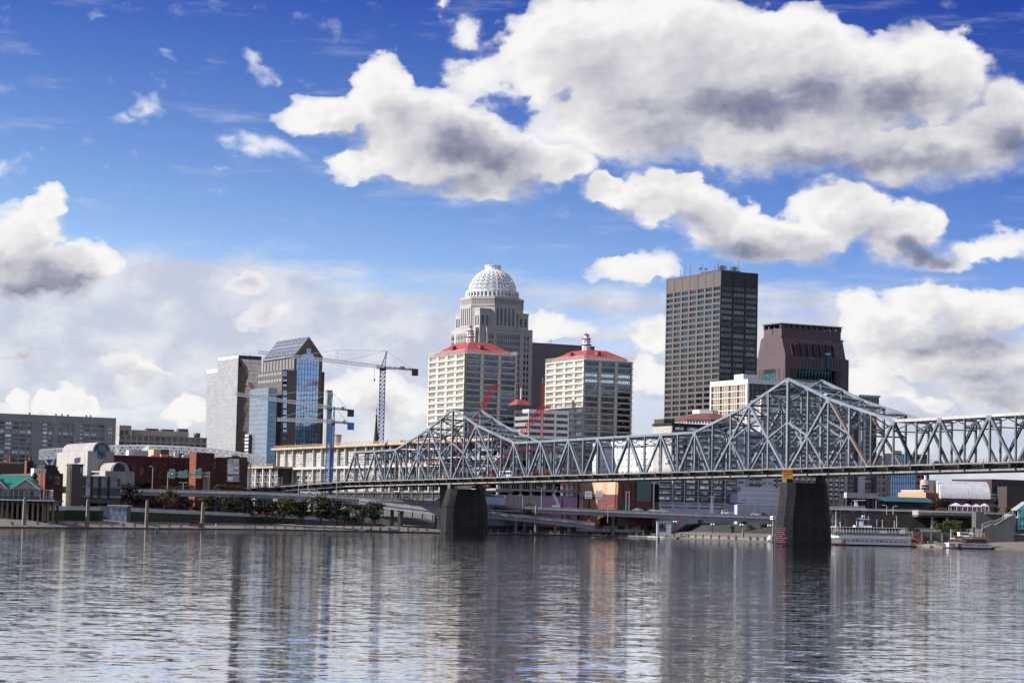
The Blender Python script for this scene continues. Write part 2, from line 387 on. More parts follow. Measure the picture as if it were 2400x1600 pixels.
# ------------------------------------------------------------------ building blocks
def tag(o, label=None, cat=None, group=None, kind=None):
    if label: o['label'] = label
    if cat: o['category'] = cat
    if group: o['group'] = group
    if kind: o['kind'] = kind
    return o
def thing(name, label, cat, loc=(0, 0, 0), rz=0.0, group=None):
    o = bpy.data.objects.new(name, None); COL.objects.link(o)
    o.location = loc; o.rotation_euler = (0, 0, rz); o.empty_display_size = 2
    return tag(o, label, cat, group)
class MB:
    def __init__(s): s.v, s.f, s.mi = [], [], []
    def face(s, pts, mi=0):
        n = len(s.v); s.v += [tuple(p) for p in pts]; s.f.append(tuple(range(n, n + len(pts)))); s.mi.append(mi)
    def box(s, x0, x1, y0, y1, z0, z1, mi=0):
        s.hexa([(x0, y0, z0), (x1, y0, z0), (x1, y1, z0), (x0, y1, z0)], [(x0, y0, z1), (x1, y0, z1), (x1, y1, z1), (x0, y1, z1)], mi)
    def hexa(s, lo, hi, mi=0):
        n = len(s.v); k = len(lo); s.v += [tuple(p) for p in lo] + [tuple(p) for p in hi]
        s.f.append(tuple(range(n + k - 1, n - 1, -1))); s.f.append(tuple(range(n + k, n + 2 * k)))
        for i in range(k):
            j = (i + 1) % k; s.f.append((n + i, n + j, n + k + j, n + k + i))
        s.mi += [mi] * (k + 2)
    def prism(s, poly, z0, z1, mi=0):
        s.hexa([(x, y, z0) for x, y in poly], [(x, y, z1) for x, y in poly], mi)
    def beam(s, p0, p1, w, h=None, mi=0):
        h = h or w; p0, p1 = Vector(p0), Vector(p1); d = (p1 - p0)
        if d.length < 1e-6: return
        d.normalize(); up = Vector((0, 0, 1)) if abs(d.z) < .95 else Vector((1, 0, 0))
        a = d.cross(up).normalized() * (w / 2); b = a.cross(d).normalized() * (h / 2)
        s.hexa([p0 - a - b, p0 + a - b, p0 + a + b, p0 - a + b], [p1 - a - b, p1 + a - b, p1 + a + b, p1 - a + b], mi)
    def lathe(s, prof, n=24, cx=0, cy=0, a0=0.0, a1=2 * math.pi, mi=0):
        full = abs(a1 - a0 - 2 * math.pi) < 1e-6; k = n if full else n + 1; base = len(s.v)
        for r, z in prof:
            for i in range(k):
                a = a0 + (a1 - a0) * i / n
                s.v.append((cx + r * math.cos(a), cy + r * math.sin(a), z))
        for j in range(len(prof) - 1):
            for i in range(n):
                i2 = (i + 1) % k
                s.f.append((base + j * k + i, base + j * k + i2, base + (j + 1) * k + i2, base + (j + 1) * k + i)); s.mi.append(mi)
    def mesh(s, name, mats):
        me = bpy.data.meshes.new(name); me.from_pydata(s.v, [], s.f)
        for m in (mats if isinstance(mats, (list, tuple)) else [mats]): me.materials.append(m)
        if any(s.mi): me.polygons.foreach_set('material_index', s.mi)
        me.update(); return me
    def build(s, name, mats, parent=None, smooth=False, kind=None):
        me = s.mesh(name, mats)
        if smooth: me.polygons.foreach_set('use_smooth', [True] * len(me.polygons))
        return put(name, me, parent, kind=kind)
def put(name, me, parent=None, mtx=None, kind=None):
    o = bpy.data.objects.new(name, me); COL.objects.link(o)
    if parent is not None: o.parent = parent
    if mtx is not None: o.matrix_local = mtx
    if kind: o['kind'] = kind
    return o
_UB = {}
def unit(m, shape='box'):
    k = (m.name, shape)
    if k not in _UB:
        b = MB()
        if shape == 'box': b.box(0, 1, 0, 1, 0, 1)
        elif shape == 'bar': b.box(-.5, .5, -.5, .5, 0, 1)
        elif shape == 'hbar':       # rolled H section
            b.box(-.5, .5, -.5, -.34, 0, 1); b.box(-.5, .5, .34, .5, 0, 1); b.box(-.14, .14, -.34, .34, 0, 1)
        elif shape == 'lace':       # laced member: two channels with batten plates between them
            b.box(-.5, .5, -.5, -.3, 0, 1); b.box(-.5, .5, .3, .5, 0, 1)
            for i in range(13): b.box(-.46, .46, -.3, .3, i / 13 + .008, i / 13 + .046)
        _UB[k] = b.mesh(shape + '_' + m.name, m)
    return _UB[k]
def ubox(name, m, parent, x0, x1, y0, y1, z0, z1):
    return put(name, unit(m), parent, Matrix.Translation((x0, y0, z0)) @ Matrix.Diagonal((x1 - x0, y1 - y0, z1 - z0, 1)))
def ubeam(name, m, parent, p0, p1, w, h=None, shape='bar', side=None):
    h = h or w; p0, p1 = Vector(p0), Vector(p1); d = p1 - p0; ln = d.length; d = d / ln
    ref = Vector(side) if side else (Vector((0, 0, 1)) if abs(d.z) < .95 else Vector((1, 0, 0)))
    a = d.cross(ref).normalized(); b = a.cross(d).normalized()
    R = Matrix((a * w, b * h, d * ln)).transposed().to_4x4(); R.translation = p0
    return put(name, unit(m, shape), parent, R)

TH = math.atan2(.46, .888)           # the street grid's angle to the view
UX, UY = Vector((.888, .46, 0)), Vector((-.46, .888, 0))
def solve(C, d, p):
    r = ray(p); return (r.x * C.y - r.y * C.x) / (r.y * d.x - r.x * d.y)
R_ = {'A': (0, 900, .2551), 'B': (450, 760, .2551), 'C': (550, 1000, .2551), 'D': (950, 600, .2551), 'E': (950, 900, .2551),
      'F': (1450, 600, .2551), 'G': (1450, 900, .2551), 'H': (1800, 900, .2551), 'a': (0, 1090, .12755), 'b': (280, 1040, .12755),
      'c': (1030, 1100, .12755), 'd': (1300, 1100, .12755), 'e': (1900, 1140, .11054), 'f': (2140, 1100, .12755),
      'K': (1020, 600, .12755), 'k': (1000, 740, .10204), 'h': (1760, 740, .12755), 'g': (1540, 940, .12755), 'N': (0, 0, 1.0)}
def z(r, x, y):
    o = R_[r]; return (o[0] + x * o[2], o[1] + y * o[2])
GROUND = 7.0
class B:
    """a block on the street grid: near corner, left face, front face surveyed on sheet r"""
    def __init__(s, name, label, cat, r, corner, xl, xr, D, base=GROUND, parent=None, group=None):
        s.r = r; s.C = W(z(r, *corner), D); s.base = base; s.H = s.C.z - base
        s.L = abs(solve(s.C, UY, z(r, xl, corner[1]))) if xl is not None else 20.0
        s.Wd = abs(solve(s.C, UX, z(r, xr, corner[1]))) if xr is not None else 20.0
        if parent is None:
            s.e = thing(name, label, cat, (s.C.x, s.C.y, base), TH, group); s.o = Vector((0, 0, 0))
        else:
            s.e = parent.e; q = Vector((s.C.x, s.C.y, base)) - parent.e.location
            s.o = Vector((q.dot(UX), q.dot(UY), q.z))
    def f(s, x, y, off=0.0, r=None):       # point on the front face -> (along, height)
        p = z(r or s.r, x, y); C = s.C + UY * off; t = solve(C, UX, p)
        return t, W(p, (C + UX * t).y).z - s.base
    def l(s, x, y, off=0.0, r=None):
        p = z(r or s.r, x, y); C = s.C + UX * off; t = solve(C, UY, p)
        return t, W(p, (C + UY * t).y).z - s.base
    def fx(s, x, y=None): return s.f(x, y if y is not None else 400)[0]
    def box(s, name, m, x0, x1, y0, y1, z0, z1, parent=None):
        o = s.o; return ubox(name, m, parent or s.e, x0 + o.x, x1 + o.x, y0 + o.y, y1 + o.y, z0 + o.z, z1 + o.z)
    def fbox(s, face, name, m, a0, a1, z0, z1, out=0.0, inn=0.3):
        if face == 'F': return s.box(name, m, a0, a1, -out, inn, z0, z1)
        return s.box(name, m, -out, inn, a0, a1, z0, z1)
    def mb(s, b, name, m, smooth=False, kind=None):
        o = b.build(name, m, s.e, smooth, kind); o.location = s.o; return o
    def win(s, face, me, a0, a1, z0, z1, out, name='window'):
        o = s.o
        if face == 'F': mt = Matrix.Translation((a0 + o.x, -out + o.y, z0 + o.z)) @ Matrix.Diagonal((a1 - a0, .12, z1 - z0, 1))
        else: mt = Matrix.Translation((-out + o.x, a1 + o.y, z0 + o.z)) @ Matrix.Rotation(-math.pi / 2, 4, 'Z') @ Matrix.Diagonal((a1 - a0, .12, z1 - z0, 1))
        return put(name, me, s.e, mt)
    def facade(s, face, a0, a1, z0, z1, cols, rows, pw, sh, dep, me, mp, ms, pname='pier', sname='spandrel', end=True, proud=0.0, sill=None, sillh=.3, skip=None, spro=-.04):
        """piers and spandrels stand proud of recessed windows; each pane is its own part"""
        dx = (a1 - a0) / cols; dz = (z1 - z0) / rows
        for i in range(cols + 1):
            c = a0 + i * dx; p0, p1 = max(a0, c - pw / 2), min(a1, c + pw / 2)
            if not end and i in (0, cols): continue
            s.fbox(face, pname, mp, p0, p1, z0, z1, proud, dep + .08)
        for j in range(rows + 1):
            c = z0 + j * dz; q0, q1 = max(z0, c - sh / 2), min(z1, c + sh / 2)
            s.fbox(face, sname, ms, a0 + .02, a1 - .02, q0, q1, proud + spro, dep + .06)
        for j in range(rows):
            for i in range(cols):
                if skip and skip(i, j): continue
                m_ = me(i, j) if callable(me) else me
                w0, w1 = a0 + i * dx + pw / 2, a0 + (i + 1) * dx - pw / 2
                h0, h1 = z0 + j * dz + sh / 2, z0 + (j + 1) * dz - sh / 2
                if sill:
                    s.fbox(face, 'sill_panel', sill, w0, w1, h0, h0 + sillh, -.12, dep + .05); h0 += sillh
                s.win(face, m_, w0, w1, h0, h1, -dep + .1)
_WM = {}
def winmesh(g, fr, nx=1, nz=1, t=.05, tz=None, blinds=None, seed=0):
    """unit window: glazing set behind a grid of frame bars; some panes have blinds drawn"""
    k = (g.name, fr.name if fr else '', nx, nz, t, blinds.name if blinds else '', seed)
    if k in _WM: return _WM[k]
    b = MB(); tz = tz or t; rr = random.Random(seed)
    b.box(0, 1, .4, 1, 0, 1, 0)
    if fr:
        for i in range(nx + 1):
            c = min(max(i / nx, t / 2), 1 - t / 2); b.box(c - t / 2, c + t / 2, 0, .4, 0, 1, 1)
        for j in range(nz + 1):
            c = min(max(j / nz, tz / 2), 1 - tz / 2); b.box(0, 1, .05, .41, c - tz / 2, c + tz / 2, 1)
    mats = [g] + ([fr] if fr else [])
    if blinds:
        mats = [g, fr or g, blinds]
        for i in range(nx):
            if rr.random() < .42:
                h = rr.choice((.3, .45, .6)); b.box((i + .14) / nx, (i + .86) / nx, .3, .45, 1 - h, .93, 2)
    _WM[k] = b.mesh('window_' + g.name, mats); return _WM[k]
def rnd_win(*opts):
    return lambda i, j: opts[(i * 7 + j * 13 + (i * j) % 5) % len(opts)]
def text(parent, body, m, loc, size, rz=0.0, ext=.01, name='lettering', ax='LEFT', ry=None):
    c = bpy.data.curves.new(name, 'FONT'); c.body = body; c.size = size; c.extrude = ext; c.align_x = ax; c.align_y = 'CENTER'
    c.materials.append(m); c.resolution_u = 2
    t = bpy.data.objects.new('lettering_curve', c)
    me = bpy.data.meshes.new_from_object(t); bpy.data.objects.remove(t); bpy.data.curves.remove(c)
    if not me.materials: me.materials.append(m)
    o = put(name, me, parent); o.location = loc; o.rotation_euler = (math.pi / 2, 0, rz); return o

# ------------------------------------------------------------------ river, shore and city ground
SHORE = [((-900, 1240), 640), ((-300, 1240), 715), ((0, 1240), 752), ((300, 1240), 842), ((600, 1240), 950), ((1030, 1240), 1003), ((1400, 1240), 1045),
         ((1550, 1240), 1030), ((1705, 1240), 930), ((1900, 1240), 882), ((2131, 1240), 862), ((2400, 1240), 790), ((2700, 1240), 740)]
SH = [(W(p, D).x, D) for p, D in SHORE]
SH = [(-30000.0, SH[0][1] - 100), (-2500.0, SH[0][1] - 20)] + SH + [(2500.0, SH[-1][1] - 20), (30000.0, SH[-1][1] - 200)]
def shore_y(x):
    for (x0, y0), (x1, y1) in zip(SH, SH[1:]):
        if x0 <= x <= x1: return y0 + (y1 - y0) * (x - x0) / (x1 - x0)
    return 800
XS = sorted(set([a for a, b in SH] + list(range(-300, 301, 12))))
PROF = [(0, -2.0), (0, .55), (1.2, .6), (48, 2.6), (75, 3.2), (100, 6.2), (130, GROUND), (1500, GROUND), (40000, GROUND)]
def ground_z(dy):
    for (a, h0), (b, h1) in zip(PROF[1:], PROF[2:]):
        if a <= dy <= b: return h0 + (h1 - h0) * (dy - a) / (b - a)
    return GROUND
def ground_strip(name, i0, i1, m):
    b = MB(); n = len(XS); rows = PROF[i0:i1 + 1]
    for dy, h in rows:
        for x in XS: b.v.append((x, shore_y(x) + dy, h))
    for j in range(len(rows) - 1):
        for i in range(n - 1):
            b.f.append((j * n + i, j * n + i + 1, (j + 1) * n + i + 1, (j + 1) * n + i)); b.mi.append(0)
    return tag(b.build(name, m), kind='structure')
ground_strip('shore_wall', 0, 2, M['kerb'])
ground_strip('promenade', 2, 4, M['wharf'])
ground_strip('city_ground', 4, 8, M['soil'])
def water_material():
    m = bpy.data.materials.new('river_water'); m.use_nodes = True
    nt = m.node_tree; L = nt.links; b = nt.nodes['Principled BSDF']
    b.inputs['Base Color'].default_value = (.06, .056, .054, 1)
    b.inputs['Roughness'].default_value = .05; b.inputs['IOR'].default_value = 2.2
    b.inputs['Specular IOR Level'].default_value = .5
    g = nt.nodes.new('ShaderNodeNewGeometry')
    def ripple(sx, sy, sc, det, ax, ay, rough=.5):
        v = nt.nodes.new('ShaderNodeVectorMath'); v.operation = 'MULTIPLY'; v.inputs[1].default_value = (sx, sy, 1); L.new(g.outputs['Position'], v.inputs[0])
        n = nt.nodes.new('ShaderNodeTexNoise'); n.inputs['Scale'].default_value = sc; n.inputs['Detail'].default_value = det; n.inputs['Roughness'].default_value = rough
        L.new(v.outputs[0], n.inputs['Vector'])
        a = nt.nodes.new('ShaderNodeVectorMath'); a.operation = 'SUBTRACT'; a.inputs[1].default_value = (.5, .5, .5); L.new(n.outputs['Color'], a.inputs[0])
        k = nt.nodes.new('ShaderNodeVectorMath'); k.operation = 'MULTIPLY'; k.inputs[1].default_value = (ax, ay, 0); L.new(a.outputs[0], k.inputs[0])
        return k.outputs[0]
    def vadd(a, c):
        k = nt.nodes.new('ShaderNodeVectorMath'); k.operation = 'ADD'
        L.new(a, k.inputs[0])
        if isinstance(c, tuple): k.inputs[1].default_value = c
        else: L.new(c, k.inputs[1])
        return k.outputs[0]
    wind = nt.nodes.new('ShaderNodeMapRange')       # calmer and rougher patches of water
    v = nt.nodes.new('ShaderNodeVectorMath'); v.operation = 'MULTIPLY'; v.inputs[1].default_value = (.014, .006, 1); L.new(g.outputs['Position'], v.inputs[0])
    n = nt.nodes.new('ShaderNodeTexNoise'); n.inputs['Scale'].default_value = 1.0; n.inputs['Detail'].default_value = 4; L.new(v.outputs[0], n.inputs['Vector'])
    L.new(n.outputs['Fac'], wind.inputs[0])
    for i, q in enumerate((.35, .65, .62, 1.15)): wind.inputs[i + 1].default_value = q
    sl = vadd(ripple(.62, 1.0, 3.0, 2, .24 * WAVE, .62 * WAVE), ripple(.50, 1.0, .85, 2, .15 * WAVE, .50 * WAVE))
    k = nt.nodes.new('ShaderNodeVectorMath'); k.operation = 'SCALE'; L.new(sl, k.inputs[0]); L.new(wind.outputs[0], k.inputs['Scale'])
    nn = nt.nodes.new('ShaderNodeVectorMath'); nn.operation = 'NORMALIZE'; L.new(vadd(k.outputs[0], (0, 0, 1)), nn.inputs[0])
    L.new(nn.outputs[0], b.inputs['Normal'])
    gl = nt.nodes.new('ShaderNodeBsdfGlossy'); gl.inputs['Color'].default_value = (.96, .96, .96, 1); gl.inputs['Roughness'].default_value = .05
    L.new(nn.outputs[0], gl.inputs['Normal'])
    mx = nt.nodes.new('ShaderNodeMixShader'); mx.inputs[0].default_value = .88
    L.new(b.outputs[0], mx.inputs[1]); L.new(gl.outputs[0], mx.inputs[2]); L.new(mx.outputs[0], nt.nodes['Material Output'].inputs['Surface'])
    return m
WAVE = 0.25
wb = MB(); wb.face([(-30000, -4000, 0), (30000, -4000, 0), (30000, 1400, 0), (-30000, 1400, 0)])
tag(wb.build('river_water', water_material()), kind='structure')

# ------------------------------------------------------------------ the truss bridge
BAX = Vector((5.22, -10.09, 0)); BSIDE = Vector((.888, .46, 0)); BW = 13.2
BP0 = Vector((W((1058, 1120), 972).x, 972, 0))
def deck_z(t): return 23.25 + .083 * t if t > -10 else 22.42 + .28 * (t + 10)
RISE = {0: 29.3, 1: 25.6, 2: 21.8, 3: 19.0, 4: 16.3, 5: 13.6}
def rise(t):
    k = min(abs(t), abs(t - 22), abs(t - 44)); return RISE.get(k, 13.5)
bridge = thing('truss_bridge', 'long blue-grey steel cantilever truss bridge crossing the river on dark stone piers', 'bridge', (BP0.x, BP0.y, 0))
def node(t, s, h):                 # h metres above the deck, side 0 near, 1 far (bridge coordinates)
    return BAX * t + BSIDE * (BW * s) + Vector((0, 0, deck_z(t) + h))
T0, T1 = -10, 38
st = M['steel']
for s in (0, 1):
    ax = BAX.normalized(); sd = tuple(BSIDE)
    for t in range(T0, T1):
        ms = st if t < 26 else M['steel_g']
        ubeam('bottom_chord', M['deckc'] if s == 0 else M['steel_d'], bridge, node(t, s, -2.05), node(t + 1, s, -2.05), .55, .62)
        if t == T0:
            ubeam('end_post', ms, bridge, node(t, s, -1.5), node(t + 1, s, 13.5), .8, .8, 'hbar', sd)
        else:
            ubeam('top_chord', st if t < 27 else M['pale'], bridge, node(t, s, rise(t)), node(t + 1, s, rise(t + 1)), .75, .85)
        if t > T0:
            peak = t in (0, 22)
            ubeam('vertical', ms, bridge, node(t, s, -2.2), node(t, s, rise(t) - .1), .95 if peak else (.62 if t % 2 else .52), .8 if peak else .55, 'hbar' if t < 26 else 'lace', sd)
        k = min((t, t - 22, t - 44), key=abs)
    def diag(t0, h0, t1, h1, w=.62, rusty=False, nm='diagonal'):
        if not (T0 <= min(t0, t1) and max(t0, t1) <= T1): return
        mm = M['rust'] if rusty else (st if max(t0, t1) < 27 else M['steel_g'])
        ubeam(nm, mm, bridge, node(t0, s, h0), node(t1, s, h1), w, w * .95, 'hbar', sd)
    bot = -1.6
    # flat spans: apexes at odd panel points
    for t in list(range(-9, -5, 2)) + list(range(5, 18, 2)) + list(range(27, 38, 2)):
        if t != 5 and t != 27: diag(t, rise(t), t - 1, bot, .78)
        if t != 17: diag(t, rise(t), t + 1, bot, .78)
    for c in (0, 22):
        for q in (-1, 1):
            T = lambda k: c + q * k
            if True:
                diag(T(5), rise(5), T(4), bot, .7)
                m3 = (rise(2) + bot) / 2 + .2
                mh3 = m3; mh1 = m3
                diag(T(4), bot, T(2), rise(2), .75, rusty=(q == 1 and c == 22))
                diag(T(2), rise(2), T(0), bot, .8)
                diag(T(3), mh3 - .2, T(2), bot, .5, nm='strut')
                diag(T(1), mh1 - .2, T(2), bot, .5, nm='strut')
                diag(T(1), mh1, T(0), mh1 + 4.8, .5, nm='strut')
                diag(T(3), mh3, T(2), mh3 + 4.4, .4, nm='strut')
    for t in (-5,):
        diag(-5, rise(-5), -6, bot, .78)
    for t in (5, 27):
        pass
    diag(27, rise(27), 28, bot, .78)
for t in range(T0, T1 + 1):        # floor beams, sway frames and top laterals between the two trusses
    ubeam('floor_beam', M['steel_d'], bridge, node(t, 0, -1.6), node(t, 1, -1.6), .4, 1.1)
    if t > T0:
        h = rise(t)
        ubeam('top_strut', st, bridge, node(t, 0, h - .2), node(t, 1, h - .2), .4, .7, 'hbar')
        lo = max(6.2, h - 7.0) if h > 16 else h - 3.0
        if h > 15:
            ubeam('sway_strut', st, bridge, node(t, 0, lo), node(t, 1, lo), .4, .5)
            ubeam('sway_brace', st, bridge, node(t, 0, h - .5), node(t, 1, lo), .35)
            ubeam('sway_brace', st, bridge, node(t, 0, lo), node(t, 1, h - .5), .35)
            if h > 20:
                l2 = 6.4
                ubeam('sway_strut', st, bridge, node(t, 0, l2), node(t, 1, l2), .45, .8)
                ubeam('sway_brace', st, bridge, node(t, 0, lo), node(t, 1, l2), .38)
                ubeam('sway_brace', st, bridge, node(t, 0, l2), node(t, 1, lo), .38)
        else:
            ubeam('sway_strut', st, bridge, node(t, 0, h - 3.2), node(t, 1, h - 3.2), .3, .35)
            mid = (node(t, 0, h - .5) + node(t, 1, h - .5)) / 2
            ubeam('sway_brace', st, bridge, node(t, 0, h - 3.2), mid, .25); ubeam('sway_brace', st, bridge, node(t, 1, h - 3.2), mid, .25)
        if t < T1:
            a0, a1, b0, b1 = node(t, 0, h), node(t, 1, h), node(t + 1, 0, rise(t + 1)), node(t + 1, 1, rise(t + 1))
            ubeam('top_lateral', st, bridge, a0, b1, .32); ubeam('top_lateral', st, bridge, a1, b0, .32)
# gusset plates at the joints of the near truss and the far truss
gp = MB()
for s in (0, 1):
    for t in range(T0 + 1, T1):
        if (t % 2 and rise(t) < 14) or t in (-2, 2, 20, 24, 0, 22, -5, 5, 17):
            c = node(t, s, rise(t) - .35); a = BAX.normalized(); n = BSIDE * .48
            r = 1.15
            pts = [c - a * r + Vector((0, 0, .5)), c + a * r + Vector((0, 0, .5)), c + a * r * .8 - Vector((0, 0, 1.0)), c - a * r * .8 - Vector((0, 0, 1.0))]
            gp.hexa([p - n for p in pts], [p + n for p in pts])
gp.build('gusset_plates', st, bridge, kind='stuff')
# deck with approach, fascia, rail
def strip(b, t0, t1, s0, s1, h0, h1, mi=0):
    lo = [node(t0, s0, h0), node(t1, s0, h0), node(t1, s1, h0), node(t0, s1, h0)]
    b.hexa(lo, [p + Vector((0, 0, h1 - h0)) for p in lo], mi)
TA = -26
rd = MB()
for t in range(TA, T1): strip(rd, t, t + 1, .06, .94, -.75, -.25)
rd.build('roadway', M['asphalt'], bridge)
for s0, s1 in ((-.17, .0), (1.0, 1.17)):
    for t in range(TA, T1):
        sb = MB(); strip(sb, t + .012, t + .988, s0, s1, -.30, .02)
        for k in range(3): strip(sb, t + k / 3 + .02, t + (k + 1) / 3 - .02, s0 - .004 if s0 < 0 else s0, s1 + (.004 if s0 > 0 else 0), -.34, .06)
        sb.build('sidewalk_panel', M['deckc'], bridge)
        br = MB(); strip(br, t - .02, t + .02, s0, s1, -1.5, -.36); br.build('bracket', M['steel_d'], bridge)
sg = MB()
for t in range(TA, T1):
    for s0 in (.12, .5, .88): strip(sg, t, t + 1, s0 - .02, s0 + .02, -1.5, -.76)
sg.build('stringers', M['steel_d'], bridge, kind='stuff')
for s0 in (-.165, 1.165):
    rl = MB()
    for t in range(TA, T1):
        for h in (1.15, .75, .4):
            rl.beam(node(t, s0, h), node(t + 1, s0, h), .05, .05)
        for k in range(9): rl.beam(node(t + k / 9, s0, 0), node(t + k / 9, s0, 1.15), .05 if k % 3 else .11)
    rl.build('railing', M['steel_d'], bridge)
for t in range(TA, T0):            # approach girders
    for s in (0, 1):
        ubeam('plate_girder', M['steel_d'], bridge, node(t, s, -1.6), node(t + 1, s, -1.6), .4, 1.9)
for t in range(TA, T0 - 1, 5):
    for s in (.08, .92):
        p = node(t, s, -2.6); ubeam('trestle_leg', M['dgrey'], bridge, (p.x, p.y, 4.0), p, 1.3)
# stone piers, each built of its courses
def pier(c_t, label, top, bot_len, top_len, thick, shoulder, cut):
    c = BP0 + BAX * c_t + BSIDE * (BW / 2)
    p = thing('bridge_pier', label, 'bridge pier', (c.x, c.y, 0), TH, 'stone piers of the truss bridge')
    n = 34; dz = top / n
    for k in range(n):
        z0, z1 = k * dz - (1.5 if k == 0 else 0), (k + 1) * dz
        f = (k + .5) / n
        def ring(f, ins):
            if f < shoulder: ln = bot_len + (bot_len * .965 - bot_len) * f / shoulder; nose = 1.0
            elif f < cut: ln = bot_len * .965 + (top_len - bot_len * .965) * (f - shoulder) / (cut - shoulder); nose = 1.0
            else: ln = top_len; nose = 1.0
            th = thick * (1.08 - .12 * f) - ins; ln = ln / 2 - ins; a = th / 2 * nose
            return [(-ln + a, -th / 2), (ln - a, -th / 2), (ln - a * .35, -th * .3), (ln, 0), (ln - a * .35, th * .3), (ln - a, th / 2), (-ln + a, th / 2), (-ln + a * .35, th * .3), (-ln, 0), (-ln + a * .35, -th * .3)]
        b = MB(); r0, r1 = ring(f - .4 / n, 0), ring(f + .4 / n, 0); rj = ring(f, .22)
        b.prism(rj, z0 + dz * .82, z1)
        zt = z0 + (z1 - z0) * .86
        b.hexa([(x, y, z0) for x, y in r0], [(x, y, zt) for x, y in r1])
        b.build('stone_course', M['pierstone'], p)
    for sx in (-1, 1):
        ubox('bearing_block', M['dgrey'], p, sx * BW / 2 - 1.1, sx * BW / 2 + 1.1, -1.3, 1.3, top, deck_z(c_t) - 2.4)
    return p
pier(0, 'dark stone bridge pier by the shore at the smaller truss peak', 19.0, 22.5, 17.5, 7.5, .62, .98)
pr = pier(22, 'dark stone bridge pier standing in the river with a maroon notice on its foot', 20.6, 22.0, 18.6, 7.5, .42, .83)
# notice board and clearance sign
nb = thing('pier_notice', 'maroon notice board with white lines of text on the right bridge pier', 'notice board', (0, 0, 0))
def on_pier(px, py, D): return W((px, py), D)
q0 = on_pier(1818, 1238, 743.0); q1 = on_pier(1840, 1276, 743.0)
nb.location = (q0.x, 743.0, 0.0)
ubox('board', M['maroon'], nb, 0, 3.3, -.1, .15, .45, q0.z)
ubox('board_cap', M['pale'], nb, -.05, 3.35, -.14, .16, q0.z, q0.z + .14)
for i, tx in enumerate(('NOTICE TO', 'MARINERS', 'KEEP CLEAR', 'OF PIERS', 'BRIDGE WORK', 'NO WAKE', 'CHANNEL 13')):
    text(nb, tx, M['white'], (.2, -.12, q0.z - .55 - i * .62), .52)
cs = thing('clearance_sign', 'orange clearance sign hung on the bridge deck above the right pier', 'sign', (0, 0, 0))
q = W((1835, 1100), 737.0); q2 = W((1858, 1121.5), 737.0)
cs.location = (q.x, 737.0, 0)
ubox('panel', M['yellow'], cs, 0, q2.x - q.x, -.1, .1, q2.z, q.z)
for i, (tx, sz) in enumerate((('BRIDGE', .85), ('CLEARANCE', .55), ('73 FT', .55))):
    text(cs, tx, M['redbrown'], (.18, -.12, q.z - .62 - i * .8), sz)

# ------------------------------------------------------------------ towers, left to right
def hip(b, x0, x1, y0, y1, z0, tx0, tx1, ty0, ty1, z1):
    b.hexa([(x0, y0, z0), (x1, y0, z0), (x1, y1, z0), (x0, y1, z0)], [(tx0, ty0, z1), (tx1, ty0, z1), (tx1, ty1, z1), (tx0, ty1, z1)])
def fringe(b, T, x0, x1, y0, y1, h, step=1.6):
    """roof-edge guard rail round a flat roof"""
    pts = [(x0, y0), (x1, y0), (x1, y1), (x0, y1)]
    for (ax, ay), (bx, by) in zip(pts, pts[1:] + pts[:1]):
        for hh in (h, h * .5): b.beam((ax, ay, T + hh), (bx, by, T + hh), .12)
        n = int(max(abs(bx - ax), abs(by - ay)) / step)
        for i in range(n): b.beam((ax + (bx - ax) * i / n, ay + (by - ay) * i / n, T), (ax + (bx - ax) * i / n, ay + (by - ay) * i / n, T + h), .12)
